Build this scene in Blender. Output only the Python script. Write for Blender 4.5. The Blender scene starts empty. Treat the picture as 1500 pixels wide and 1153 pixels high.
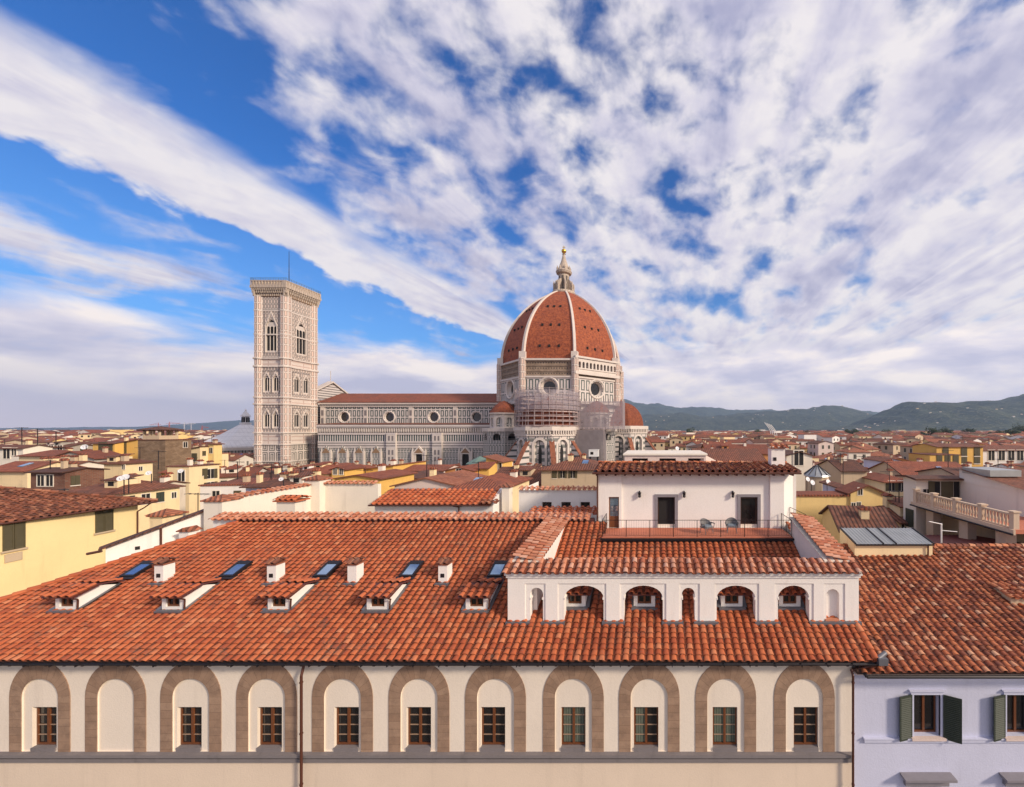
import bpy, math, random
from mathutils import Vector, Matrix, noise as mnoise

random.seed(7)
scene = bpy.context.scene
COL = scene.collection
PI = math.pi

# ------------------------------------------------------------------ camera
F = 560.0            # focal length in photo pixels (photo 1500 x 1153)
XV, YH = 960.0, 630.0
H = 25.2             # eye height above the street, metres
cam_d = bpy.data.cameras.new('camera')
cam = bpy.data.objects.new('camera', cam_d)
COL.objects.link(cam)
cam.location = (0, 0, H)
cam.rotation_euler = (math.radians(90), 0, 0)
cam_d.sensor_width = 36.0
cam_d.lens = F / 1500.0 * 36.0
cam_d.shift_x = (750 - XV) / 1500.0
cam_d.shift_y = (YH - 576.5) / 1500.0
cam_d.clip_start = 0.1
cam_d.clip_end = 60000
scene.camera = cam
scene.view_settings.view_transform = 'Standard'
scene.view_settings.look = 'None'
scene.view_settings.exposure = 0.0
scene.view_settings.gamma = 1.0
scene.render.engine = 'CYCLES'

# ------------------------------------------------------------------ node helper
class NT:
    def __init__(s, tree):
        s.t = tree; s.n = tree.nodes; s.l = tree.links
    def node(s, typ, **kw):
        nd = s.n.new(typ)
        for k, v in kw.items(): setattr(nd, k, v)
        return nd
    def put(s, sock, val):
        if hasattr(val, 'is_linked') or isinstance(val, bpy.types.NodeSocket): s.l.new(val, sock)
        elif val is not None:
            if isinstance(val, (tuple, list)) and len(val) == 3 and sock.type == 'RGBA': val = (*val, 1)
            sock.default_value = val
    def math(s, op, a, b=None, c=None, clamp=False):
        nd = s.node('ShaderNodeMath', operation=op); nd.use_clamp = clamp
        s.put(nd.inputs[0], a)
        if b is not None: s.put(nd.inputs[1], b)
        if c is not None: s.put(nd.inputs[2], c)
        return nd.outputs[0]
    def mix(s, f, a, b, blend='MIX'):
        nd = s.node('ShaderNodeMix', data_type='RGBA', blend_type=blend)
        s.put(nd.inputs[0], f); s.put(nd.inputs[6], a); s.put(nd.inputs[7], b)
        return nd.outputs[2]
    def ss(s, x, lo, hi):     # smoothstep lo..hi -> 0..1 (lo may be above hi)
        nd = s.node('ShaderNodeMapRange', interpolation_type='SMOOTHSTEP')
        if lo > hi:
            r = s.ss(x, hi, lo); return s.math('SUBTRACT', 1.0, r)
        s.put(nd.inputs[0], x); nd.inputs[1].default_value = lo; nd.inputs[2].default_value = hi
        return nd.outputs[0]
    def noise(s, vec, scale, detail=4, rough=0.55, dist=0.0, dim='3D'):
        nd = s.node('ShaderNodeTexNoise', noise_dimensions=dim)
        if vec is not None: s.l.new(vec, nd.inputs['Vector'])
        nd.inputs['Scale'].default_value = scale; nd.inputs['Detail'].default_value = detail
        nd.inputs['Roughness'].default_value = rough; nd.inputs['Distortion'].default_value = dist
        return nd.outputs[0]
    def comb(s, x, y, z=0.0):
        nd = s.node('ShaderNodeCombineXYZ')
        s.put(nd.inputs[0], x); s.put(nd.inputs[1], y); s.put(nd.inputs[2], z)
        return nd.outputs[0]
    def sep(s, v):
        nd = s.node('ShaderNodeSeparateXYZ'); s.l.new(v, nd.inputs[0]); return nd.outputs
    def gauss(s, x, c, w):    # exp(-((x-c)/w)^2)
        a = s.math('DIVIDE', s.math('SUBTRACT', x, c), w)
        return s.math('EXPONENT', s.math('MULTIPLY', s.math('MULTIPLY', a, a), -1.0))
    def ramp(s, f, stops, interp='LINEAR'):
        nd = s.node('ShaderNodeValToRGB'); cr = nd.color_ramp; cr.interpolation = interp
        while len(cr.elements) < len(stops): cr.elements.new(0.5)
        for e, (p, c) in zip(cr.elements, stops): e.position = p; e.color = (*c, 1)
        s.put(nd.inputs[0], f); return nd.outputs[0]

# ------------------------------------------------------------------ sun and sky
SUN_EL, SUN_AZ = math.radians(27), math.radians(117)      # azimuth clockwise from +Y
sun_dir = Vector((math.sin(SUN_AZ) * math.cos(SUN_EL), math.cos(SUN_AZ) * math.cos(SUN_EL), math.sin(SUN_EL)))
sl = bpy.data.lights.new('sun', 'SUN'); sl.energy = 4.3; sl.angle = math.radians(8.0); sl.color = (1.0, 0.85, 0.67)
so = bpy.data.objects.new('sun', sl); COL.objects.link(so)
so.rotation_euler = sun_dir.to_track_quat('Z', 'Y').to_euler()
so.location = (60, -60, 90)

world = bpy.data.worlds.new('World'); scene.world = world; world.use_nodes = True
wt = NT(world.node_tree); wt.n.clear()
w_out = wt.node('ShaderNodeOutputWorld'); w_bg = wt.node('ShaderNodeBackground')
w_bg.inputs[1].default_value = 0.1
wt.l.new(w_bg.outputs[0], w_out.inputs[0])
sky = wt.node('ShaderNodeTexSky'); sky.sky_type = 'NISHITA'; sky.sun_disc = False
sky.sun_elevation = SUN_EL; sky.sun_rotation = SUN_AZ; sky.altitude = 50; sky.air_density = 1.0
sky.dust_density = 0.6; sky.ozone_density = 2.0
hs = wt.node('ShaderNodeHueSaturation'); hs.inputs['Saturation'].default_value = 1.2; hs.inputs['Value'].default_value = 1.0
wt.l.new(sky.outputs[0], hs.inputs['Color'])
blue = wt.mix(1.0, hs.outputs[0], (0.34, 0.92, 1.55), 'MULTIPLY')
tc = wt.node('ShaderNodeTexCoord')
DIR = tc.outputs['Generated']
X_, Y_, Z_ = wt.sep(DIR)
zc = wt.math('MAXIMUM', Z_, 0.015)
u = wt.math('DIVIDE', X_, zc); v = wt.math('DIVIDE', Y_, zc)          # a flat cloud layer overhead
up = wt.math('SUBTRACT', u, wt.math('MULTIPLY', v, 0.12))
hor = wt.math('SQRT', wt.math('ADD', wt.math('MULTIPLY', X_, X_), wt.math('MULTIPLY', Y_, Y_)))
el = wt.math('DIVIDE', Z_, wt.math('MAXIMUM', hor, 0.01))
az = wt.math('ARCTAN2', X_, Y_)
lv = wt.math('LOGARITHM', wt.math('MAXIMUM', v, 0.05), 2.718)
def dirvec(dx, dz, kz=1.35): return wt.comb(wt.math('ADD', X_, dx), Y_, wt.math('MULTIPLY', wt.math('ADD', Z_, dz), kz))
# puffs keep their apparent size; streaks and masses follow the layer
n_warp = wt.noise(dirvec(3, 0), 3.0, 3, 0.5)
pl = wt.comb(up, wt.math('MULTIPLY', v, 0.45), 0.3)
n_big = wt.noise(pl, 1.1, 4, 0.55, 0.4)
n_puff = wt.noise(dirvec(0, 0), 13.0, 9, 0.50, 0.15)
n_puff2 = wt.noise(dirvec(0.012, 0.015), 13.0, 9, 0.50, 0.15)
n_mid = wt.noise(wt.comb(up, wt.math('MULTIPLY', lv, 1.5), 1.7), 3.2, 6, 0.5, 0.5)
n_str = wt.noise(wt.comb(up, wt.math('MULTIPLY', v, 0.12), 2.7), 3.2, 7, 0.55, 0.7)
edge = wt.math('ADD', up, wt.math('MULTIPLY', wt.math('SUBTRACT', n_big, 0.5), 1.2))
mass = wt.math('MULTIPLY', wt.ss(edge, -1.45, -0.75), 0.60)
mass = wt.math('ADD', mass, wt.math('MULTIPLY', wt.ss(up, -0.5, 0.7), 0.27))
mid = wt.math('MULTIPLY', wt.math('MULTIPLY', wt.ss(edge, -1.95, -1.45), wt.ss(v, 1.0, 1.8)), 0.42)
upw = wt.math('ADD', up, wt.math('MULTIPLY', wt.math('SUBTRACT', n_puff, 0.5), 0.55))
upw = wt.math('ADD', upw, wt.math('MULTIPLY', wt.math('SUBTRACT', n_str, 0.5), 0.25))
band = wt.math('MULTIPLY', wt.math('MULTIPLY', wt.ss(upw, -2.44, -2.24), wt.ss(upw, -1.42, -2.0)), 0.84)
wisp = wt.math('MULTIPLY', wt.math('MULTIPLY', wt.gauss(upw, -3.5, 0.42), wt.ss(v, 3.5, 2.2)), 0.74)
cov = wt.math('MAXIMUM', wt.math('MAXIMUM', mass, mid), wt.math('MAXIMUM', band, wisp))
t_a = wt.math('MULTIPLY', wt.math('SUBTRACT', n_puff, 0.5), 2.0)
t_b = wt.math('MULTIPLY', wt.math('SUBTRACT', n_mid, 0.5), 1.25)
t_c = wt.math('MULTIPLY', wt.math('SUBTRACT', n_str, 0.5), 0.3)
tex = wt.math('ADD', wt.math('ADD', t_a, t_b), t_c)
calm = wt.math('SUBTRACT', 1.0, wt.math('MULTIPLY', wt.ss(band, 0.2, 0.8), 0.45))
dens = wt.math('ADD', cov, wt.math('MULTIPLY', tex, calm))
gw = wt.math('MULTIPLY', wt.math('SUBTRACT', n_puff, 0.5), 0.5)
upg = wt.math('ADD', up, wt.math('MULTIPLY', wt.math('SUBTRACT', n_mid, 0.5), 0.35))
vg = wt.math('ADD', v, wt.math('MULTIPLY', wt.math('SUBTRACT', n_warp, 0.5), 0.9))
def at_px(px, py):
    zz = (YH - py) / F; uu = (px - XV) / F / zz; vv = 1 / zz
    return uu - 0.12 * vv, vv
for (px, py, wu, wv, k) in ((1000, 318, .12, .34, .62), (800, 310, .12, .3, .5), (905, 100, .06, .2, .5), (1300, 85, .06, .28, .55),
                            (1430, 15, .06, .15, .5), (1245, 395, .3, .3, .4), (1060, 442, .4, .5, .42), (690, 140, .08, .15, .42), (1130, 300, .08, .3, .3),
                            (840, 215, .06, .3, .42), (520, 300, .2, .5, .3), (1560, 120, .1, .4, -.2)):
    cu, cv = at_px(px, py)
    dens = wt.math('SUBTRACT', dens, wt.math('MULTIPLY', wt.math('MULTIPLY', wt.gauss(upg, cu, wu * 1.25), wt.gauss(vg, cv, wv * 1.25)), k * 0.62))
alpha = wt.ss(dens, 0.04, 0.80)
alpha = wt.math('MULTIPLY', alpha, wt.ss(el, 0.0, 0.02))
# shading: sunlit sides white, thick undersides lavender grey
lit = wt.math('ADD', wt.math('MULTIPLY', wt.math('SUBTRACT', n_puff, n_puff2), 3.0), 0.5)
thick = wt.math('ADD', wt.math('MULTIPLY', n_str, 0.7), wt.math('MULTIPLY', n_mid, 0.55))
shade = wt.math('ADD', wt.math('MULTIPLY', wt.ss(thick, 0.86, 0.50), 0.72), wt.math('MULTIPLY', lit, 0.30), clamp=True)
c_cloud = wt.ramp(shade, [(0.08, (4.4, 4.4, 6.2)), (0.44, (6.9, 6.6, 7.8)), (0.88, (9.0, 8.5, 8.7))])
# low cumulus bank near the horizon
pb = wt.comb(az, wt.math('MULTIPLY', el, 3.0), 0.0)
n_bank = wt.noise(pb, 4.2, 9, 0.52, 0.25)
n_bank2 = wt.noise(wt.comb(wt.math('ADD', az, 0.02), wt.math('ADD', wt.math('MULTIPLY', el, 3.0), 0.08), 0.0), 4.2, 9, 0.52, 0.25)
top = wt.math('ADD', el, wt.math('MULTIPLY', wt.math('SUBTRACT', n_bank, 0.5), -0.24))
top = wt.math('ADD', top, wt.math('MULTIPLY', wt.ss(az, -0.6, 0.2), -0.03))
a_bank = wt.ss(top, 0.205, 0.135)
lit_b = wt.math('ADD', wt.math('MULTIPLY', wt.math('SUBTRACT', n_bank, n_bank2), 3.0), 0.55, clamp=True)
c_bank = wt.ramp(lit_b, [(0.1, (6.4, 6.2, 7.8)), (0.5, (8.6, 8.0, 8.9)), (0.95, (11.5, 10.3, 9.6))])
c_hor = wt.mix(wt.ss(el, 0.11, 0.0), c_bank, (10.0, 8.6, 9.4))
haze_low = wt.ss(el, 0.55, 0.02)
clear = wt.mix(wt.math('MULTIPLY', haze_low, 0.38), blue, (3.0, 5.9, 9.8))
col = wt.mix(alpha, clear, c_cloud)
col = wt.mix(a_bank, col, c_hor)
wt.l.new(col, w_bg.inputs[0])
try:
    world.cycles.sampling_method = 'MANUAL'; world.cycles.sample_map_resolution = 512
except Exception: pass

# ------------------------------------------------------------------ mesh and object helpers
def X(px, d): return (px - XV) * d / F
def Z(py, d): return H + (YH - py) * d / F
def P3(px, py, d): return Vector((X(px, d), d, Z(py, d)))

ROOT = {}     # object -> world offset of the thing it belongs to
class MB:
    def __init__(s):
        s.v = []; s.f = []; s.m = []; s.uv = []; s.sm = []
    def face(s, pts, uv=None, mi=0, smooth=False):
        b = len(s.v); s.v += [tuple(p) for p in pts]
        s.f.append(tuple(range(b, b + len(pts)))); s.m.append(mi); s.sm.append(smooth)
        s.uv += list(uv) if uv else [(p[0] + p[1] * 0.7, p[2]) for p in pts]
    def idx(s, verts, faces, mi=0, smooth=True, uvs=None):
        b = len(s.v); s.v += [tuple(p) for p in verts]
        for fc in faces:
            s.f.append(tuple(b + i for i in fc)); s.m.append(mi); s.sm.append(smooth)
            s.uv += [uvs[i] for i in fc] if uvs else [(verts[i][0] + verts[i][1] * 0.7, verts[i][2]) for i in fc]
    def hexa(s, p, mi=0, smooth=False):      # 8 corners: bottom 0-3 ccw, top 4-7
        for q in ((3, 2, 1, 0), (4, 5, 6, 7), (0, 1, 5, 4), (1, 2, 6, 5), (2, 3, 7, 6), (3, 0, 4, 7)):
            s.face([p[i] for i in q], mi=mi)
    def box(s, x0, x1, y0, y1, z0, z1, mi=0):
        s.hexa([(x0, y0, z0), (x1, y0, z0), (x1, y1, z0), (x0, y1, z0), (x0, y0, z1), (x1, y0, z1), (x1, y1, z1), (x0, y1, z1)], mi)
    def obox(s, c, hx, hy, hz, M, mi=0):
        c = Vector(c)
        q = [c + M @ Vector((a * hx, b * hy, e * hz)) for e in (-1, 1) for a, b in ((-1, -1), (1, -1), (1, 1), (-1, 1))]
        s.hexa(q, mi)
    def tube(s, p, q, r, n=8, r2=None, mi=0, cap=True):
        p = Vector(p); q = Vector(q); d = (q - p)
        if d.length < 1e-6: return
        d.normalize(); a = d.orthogonal().normalized(); b = d.cross(a); r2 = r if r2 is None else r2
        vs = [p + (a * math.cos(2 * PI * i / n) + b * math.sin(2 * PI * i / n)) * r for i in range(n)] + \
             [q + (a * math.cos(2 * PI * i / n) + b * math.sin(2 * PI * i / n)) * r2 for i in range(n)]
        fs = [(i, (i + 1) % n, n + (i + 1) % n, n + i) for i in range(n)]
        s.idx(vs, fs, mi, True)
        if cap: s.idx(vs, [tuple(range(n - 1, -1, -1)), tuple(range(n, 2 * n))], mi, False)
    def path(s, pts, r, n=6, mi=0):
        for a, b in zip(pts, pts[1:]): s.tube(a, b, r, n, mi=mi)
    def lathe(s, prof, c, n=16, phase=0.0, mi=0, smooth=True, arc=(0, 2 * PI)):
        full = abs(arc[1] - arc[0] - 2 * PI) < 1e-6; m = n if full else n + 1
        vs = []; uvs = []
        for k, (r, z) in enumerate(prof):
            for i in range(m):
                a = phase + arc[0] + (arc[1] - arc[0]) * i / n
                vs.append((c[0] + r * math.cos(a), c[1] + r * math.sin(a), c[2] + z)); uvs.append((a * 3, z))
        fs = []
        for k in range(len(prof) - 1):
            for i in range(n):
                j = (i + 1) % m
                fs.append((k * m + i, k * m + j, (k + 1) * m + j, (k + 1) * m + i))
        if smooth: s.idx(vs, fs, mi, True, uvs)
        else:
            for fc in fs:
                w = math.dist(vs[fc[0]], vs[fc[1]]); 
                s.face([vs[i] for i in fc], [(0, vs[fc[0]][2]), (w, vs[fc[1]][2]), (w, vs[fc[2]][2]), (0, vs[fc[3]][2])], mi)
    def prism(s, pts, vec, mi=0):           # polygon extruded by vec
        vec = Vector(vec); a = [Vector(p) for p in pts]; b = [p + vec for p in a]; n = len(a)
        s.face(a, mi=mi); s.face(b[::-1], mi=mi)
        for i in range(n): s.face([a[i], b[i], b[(i + 1) % n], a[(i + 1) % n]], mi=mi)
    def wall(s, P, u0, u1, v0, v1, ops=(), depth=0.3, mi=0, rmi=None):
        """wall in (u,v) with openings; each op = (u0,u1,v0,vspring,rise,kind); reveals go to depth"""
        rmi = mi if rmi is None else rmi
        def q(pts):
            s.face([P(a, b, 0) for a, b in pts], pts, mi)
        def rv(a, b):
            s.face([P(*a, 0), P(*b, 0), P(*b, depth), P(*a, depth)], [a, b, (b[0] + depth, b[1]), (a[0] + depth, a[1])], rmi)
        cur = u0
        for (a, b, c, d, rise, kind) in sorted(ops):
            if a > cur + 1e-6: q([(cur, v0), (a, v0), (a, v1), (cur, v1)])
            if c > v0 + 1e-6: q([(a, v0), (b, v0), (b, c), (a, c)])
            if rise <= 0:
                top = [(a, d), (b, d)]
            else:
                n = 12; r = (b - a) / 2; m = (a + b) / 2; top = []
                for i in range(n + 1):
                    if kind == 'pointed':
                        x = -r + 2 * r * i / n; h = math.sqrt(max(0, 4 * r * r - (abs(x) + r) ** 2)) / (r * math.sqrt(3))
                    else:
                        x = -r * math.cos(PI * i / n); h = math.sin(PI * i / n)
                    top.append((m + x, d + rise * h))
            for p_, r_ in zip(top, top[1:]):
                q([p_, r_, (r_[0], v1), (p_[0], v1)])
                rv(r_, p_)
            rv((a, c), (b, c)); rv((a, d), (a, c)); rv((b, c), (b, d))
            cur = b
        if cur < u1 - 1e-6: q([(cur, v0), (u1, v0), (u1, v1), (cur, v1)])
    def build(s, name, mats, parent=None, loc=None):
        me = bpy.data.meshes.new(name)
        off = Vector(loc) if loc is not None else (ROOT.get(parent.name, Vector((0, 0, 0))) if parent else Vector((0, 0, 0)))
        me.from_pydata([(a - off.x, b - off.y, c - off.z) for a, b, c in s.v], [], s.f)
        if not isinstance(mats, (list, tuple)): mats = [mats]
        for m_ in mats: me.materials.append(m_)
        me.polygons.foreach_set('material_index', s.m)
        me.polygons.foreach_set('use_smooth', s.sm)
        ul = me.uv_layers.new(name='UVMap')
        flat = [c for p in s.uv for c in p]
        ul.data.foreach_set('uv', flat)
        me.update()
        o = bpy.data.objects.new(name, me); COL.objects.link(o)
        if parent: o.parent = parent
        elif loc is not None: o.location = off
        ROOT[o.name] = off
        return o

def tag(o, label=None, cat=None, group=None, kind=None):
    if label: o['label'] = label
    if cat: o['category'] = cat
    if group: o['group'] = group
    if kind: o['kind'] = kind
    return o
def thing(name, loc, label, cat, group=None, rotz=0.0):
    o = bpy.data.objects.new(name, None); COL.objects.link(o)
    o.empty_display_size = 0.5; o.location = loc; o.rotation_euler = (0, 0, rotz)
    ROOT[o.name] = Vector(loc) if rotz == 0 else Vector((0, 0, 0))
    return tag(o, label, cat, group)
# ------------------------------------------------------------------ materials
def new_mat(name):
    m = bpy.data.materials.new(name); m.use_nodes = True
    nt = NT(m.node_tree); nt.n.clear()
    out = nt.node('ShaderNodeOutputMaterial'); b = nt.node('ShaderNodeBsdfPrincipled')
    nt.l.new(b.outputs[0], out.inputs[0])
    return m, nt, b, out
def bump(nt, b, h, strength, dist):
    bp = nt.node('ShaderNodeBump'); bp.inputs['Strength'].default_value = strength; bp.inputs['Distance'].default_value = dist
    nt.l.new(h, bp.inputs['Height']); nt.l.new(bp.outputs[0], b.inputs['Normal'])
def sc(c, k): return tuple(min(1, x * k) for x in c)

def plain(name, c, rough=0.6, metal=0.0, var=0.15, scale=3.0):
    m, nt, b, _ = new_mat(name)
    g = nt.node('ShaderNodeNewGeometry')
    n = nt.noise(g.outputs['Position'], scale, 5)
    nt.l.new(nt.mix(n, sc(c, 1 - var), sc(c, 1 + var)), b.inputs['Base Color'])
    b.inputs['Roughness'].default_value = rough; b.inputs['Metallic'].default_value = metal
    return m

def plaster(name, c, dirt=0.35, dirt_c=(0.16, 0.12, 0.09), scale=0.35, streak=0.3):
    m, nt, b, _ = new_mat(name)
    pos = nt.node('ShaderNodeNewGeometry').outputs['Position']
    x, y, z = nt.sep(pos)
    n1 = nt.noise(pos, scale, 7, 0.62)
    n2 = nt.noise(nt.comb(nt.math('MULTIPLY', x, 1.4), nt.math('MULTIPLY', y, 1.4), nt.math('MULTIPLY', z, 0.12)), 1.6, 6, 0.6)
    n3 = nt.noise(pos, 14.0, 4)
    a = nt.mix(n1, sc(c, 0.86), sc(c, 1.1))
    a = nt.mix(nt.math('MULTIPLY', nt.ss(n2, 0.52, 0.8), streak), a, dirt_c)
    a = nt.mix(nt.math('MULTIPLY', nt.ss(n1, 0.58, 0.8), dirt), a, dirt_c)
    a = nt.mix(nt.math('MULTIPLY', nt.ss(n3, 0.4, 0.7), 0.10), a, sc(c, 0.6))
    nt.l.new(a, b.inputs['Base Color']); b.inputs['Roughness'].default_value = 0.9
    bump(nt, b, n3, 0.25, 0.03)
    return m

def tiles_geo(name, stops, lichen=0.45, lichen_c=(0.10, 0.075, 0.06), pale=0.18):
    """for roofs whose tiles are modelled one by one"""
    m, nt, b, _ = new_mat(name)
    g = nt.node('ShaderNodeNewGeometry'); pos = g.outputs['Position']
    r = g.outputs['Random Per Island']
    a = nt.ramp(r, stops)
    n1 = nt.noise(pos, 1.1, 7, 0.65); n2 = nt.noise(pos, 9.0, 5, 0.6); n3 = nt.noise(pos, 0.25, 4, 0.6)
    a = nt.mix(nt.math('MULTIPLY', nt.ss(nt.math('ADD', n1, nt.math('MULTIPLY', nt.math('SUBTRACT', n2, 0.5), 0.6)), 0.5, 0.78), lichen), a, lichen_c)
    a = nt.mix(nt.math('MULTIPLY', nt.ss(n2, 0.56, 0.8), pale), a, (0.55, 0.36, 0.27))
    a = nt.mix(nt.math('MULTIPLY', nt.ss(n3, 0.5, 0.75), 0.35), a, sc(stops[0][1], 0.6))
    nt.l.new(a, b.inputs['Base Color']); b.inputs['Roughness'].default_value = 0.82
    bump(nt, b, n2, 0.3, 0.02)
    return m

def tiles_uv(name, c1, c2, pitch=0.36, row=0.4, lichen=0.4, fade=1.0):
    """tiled roof surface in metres of UV, for roofs further off"""
    m, nt, b, _ = new_mat(name)
    uvn = nt.node('ShaderNodeUVMap').outputs[0]
    u, v, _z = nt.sep(uvn)
    pos = nt.node('ShaderNodeNewGeometry').outputs['Position']
    col_id = nt.math('FLOOR', nt.math('DIVIDE', u, pitch)); row_id = nt.math('FLOOR', nt.math('DIVIDE', v, row))
    wn = nt.node('ShaderNodeTexWhiteNoise', noise_dimensions='3D'); nt.l.new(nt.comb(col_id, row_id, 0.5), wn.inputs[0])
    n1 = nt.noise(pos, 0.22, 6, 0.62); n2 = nt.noise(pos, 1.7, 6, 0.65)
    a = nt.mix(wn.outputs[0], c1, c2)
    oi = nt.node('ShaderNodeObjectInfo').outputs['Random']
    a = nt.mix(nt.math('MULTIPLY', nt.ss(nt.math('ADD', n1, nt.math('MULTIPLY', nt.math('SUBTRACT', n2, 0.5), 0.5)), 0.42, 0.7), lichen), a, (0.085, 0.05, 0.04))
    a = nt.mix(nt.math('MULTIPLY', nt.ss(oi, 0.5, 1.0), 0.45), a, sc(c1, 0.55))
    ridge = nt.math('PINGPONG', u, pitch / 2)
    chan = nt.ss(ridge, pitch * 0.12, pitch * 0.3)
    rows = nt.math('FRACT', nt.math('DIVIDE', v, row))
    hgt = nt.math('ADD', nt.math('MULTIPLY', chan, 1.0), nt.math('MULTIPLY', rows, -0.5))
    a = nt.mix(nt.math('MULTIPLY', nt.math('SUBTRACT', 1.0, chan), 0.55), a, (0.03, 0.018, 0.014))
    nt.l.new(a, b.inputs['Base Color']); b.inputs['Roughness'].default_value = 0.85
    bump(nt, b, hgt, 0.9 * fade, 0.09)
    return m

def marble(name, w, h, gap, line, base=(0.64, 0.57, 0.535), lc=(0.03, 0.06, 0.055), inner=None, stripe=None, sw=None, slit=None, two=None):
    """white marble with green serpentine frames laid out in metres of UV"""
    m, nt, b, _ = new_mat(name)
    uvn = nt.node('ShaderNodeUVMap').outputs[0]
    u, v, _z = nt.sep(uvn)
    pos = nt.node('ShaderNodeNewGeometry').outputs['Position']
    n1 = nt.noise(pos, 0.35, 6, 0.65); n2 = nt.noise(pos, 2.2, 5, 0.6)
    a = nt.mix(n1, sc(base, 0.72), sc(base, 1.15))
    if w:
        mm = nt.math('MINIMUM', nt.math('PINGPONG', u, w / 2), nt.math('PINGPONG', v, h / 2))
        ring = nt.math('MULTIPLY', nt.math('GREATER_THAN', mm, gap), nt.math('LESS_THAN', mm, gap + line))
        if inner:
            a = nt.mix(nt.math('GREATER_THAN', mm, gap + line), a, inner)
        if two:
            r2 = nt.math('MULTIPLY', nt.math('GREATER_THAN', mm, two), nt.math('LESS_THAN', mm, two + line))
            ring = nt.math('MAXIMUM', ring, r2)
        a = nt.mix(nt.math('MULTIPLY', ring, 0.92), a, lc)
    if slit:      # (pitch, width) dark upright slots
        a = nt.mix(nt.math('LESS_THAN', nt.math('PINGPONG', u, slit[0] / 2), slit[1] / 2), a, lc)
    if stripe:    # (pitch, width, colour) level courses
        a = nt.mix(nt.math('LESS_THAN', nt.math('PINGPONG', v, stripe[0] / 2), stripe[1] / 2), a, stripe[2])
    a = nt.mix(nt.math('MULTIPLY', nt.ss(n1, 0.55, 0.8), 0.25), a, (0.25, 0.18, 0.14))
    a = nt.mix(nt.math('MULTIPLY', nt.ss(n2, 0.55, 0.75), 0.18), a, (0.25, 0.17, 0.13))
    nt.l.new(a, b.inputs['Base Color']); b.inputs['Roughness'].default_value = 0.7
    return m

M = {}
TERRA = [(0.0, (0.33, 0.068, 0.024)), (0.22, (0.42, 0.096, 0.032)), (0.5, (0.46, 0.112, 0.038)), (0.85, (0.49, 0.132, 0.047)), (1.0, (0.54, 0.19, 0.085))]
TERRA_OLD = [(0.0, (0.15, 0.04, 0.02)), (0.25, (0.30, 0.075, 0.03)), (0.5, (0.43, 0.12, 0.045)), (0.8, (0.52, 0.17, 0.065)), (1.0, (0.60, 0.33, 0.2))]
TERRA_PALE = [(0.0, (0.40, 0.12, 0.06)), (0.4, (0.50, 0.19, 0.10)), (0.75, (0.56, 0.25, 0.15)), (1.0, (0.60, 0.34, 0.24))]
TERRA_DARK = [(0.0, (0.10, 0.035, 0.02)), (0.35, (0.19, 0.06, 0.03)), (0.7, (0.28, 0.09, 0.045)), (1.0, (0.36, 0.15, 0.08))]
M['terra_pan'] = tiles_geo('terracotta_pan', [(p, sc(c, .45)) for p, c in TERRA], 0.8)  # pans darker than the barrels: channel shade and lichen put into the colour
M['terra_pan_old'] = tiles_geo('terracotta_pan_old', [(0.0, (0.10, 0.032, 0.02)), (0.5, (0.20, 0.06, 0.03)), (1.0, (0.30, 0.10, 0.05))], 0.8, (0.04, 0.03, 0.028), 0.05)  # old pans likewise: lichen and painted channel shade
M['terra'] = tiles_geo('terracotta', TERRA, 0.58)
M['terra_old'] = tiles_geo('terracotta_old', TERRA_OLD, 0.5, (0.08, 0.055, 0.045), 0.22)
M['terra_pale'] = tiles_geo('terracotta_pale', TERRA_PALE, 0.35)
M['terra_dark'] = tiles_geo('terracotta_dark', TERRA_DARK, 0.5)
M['under'] = plain('roof_boards', (0.06, 0.028, 0.02), 0.9)
M['roof_a'] = tiles_uv('roof_brown', (0.19, 0.062, 0.032), (0.32, 0.11, 0.058))
M['roof_b'] = tiles_uv('roof_red', (0.28, 0.070, 0.032), (0.42, 0.12, 0.055))
M['roof_c'] = tiles_uv('roof_orange', (0.36, 0.11, 0.05), (0.52, 0.19, 0.10))
M['roof_d'] = tiles_uv('roof_dark', (0.11, 0.042, 0.026), (0.22, 0.08, 0.045))
ROOFS = ['roof_a', 'roof_b', 'roof_c', 'roof_d']
M['cream'] = plaster('plaster_cream', (0.80, 0.695, 0.58), 0.10, (0.36, 0.28, 0.22), streak=0.16)
M['cream_low'] = plaster('plaster_lower', (0.75, 0.61, 0.475), 0.12, streak=0.12)
M['white'] = plaster('plaster_white', (0.84, 0.79, 0.74), 0.10, (0.42, 0.35, 0.30), streak=0.2)
M['white2'] = plaster('plaster_offwhite', (0.80, 0.72, 0.61), 0.12, streak=0.2)
M['lilac'] = plaster('plaster_lilac', (0.58, 0.59, 0.73), 0.10, (0.30, 0.28, 0.36), streak=0.2)
M['yellow'] = plaster('plaster_yellow', (0.84, 0.61, 0.26), 0.16, streak=0.2)
M['yellow2'] = plaster('plaster_ochre', (0.76, 0.46, 0.12), 0.12, streak=0.2)
M['yellow3'] = plaster('plaster_pale_yellow', (0.84, 0.66, 0.39), 0.28, streak=0.3)
M['yellow_pale'] = plaster('plaster_lemon', (0.88, 0.69, 0.35), 0.10, (0.35, 0.25, 0.12), streak=0.15)
M['beige2'] = plaster('plaster_stone_beige', (0.62, 0.47, 0.34), 0.2, streak=0.2)
M['beige'] = plaster('plaster_beige', (0.56, 0.43, 0.29), 0.3, streak=0.3)
M['orange'] = plaster('plaster_orange', (0.55, 0.24, 0.08), 0.2, streak=0.2)
M['pink'] = plaster('plaster_pink', (0.70, 0.56, 0.50), 0.2, streak=0.25)
M['grey_wall'] = plaster('plaster_grey', (0.40, 0.36, 0.31), 0.6, (0.10, 0.085, 0.07), streak=0.5)
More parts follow.
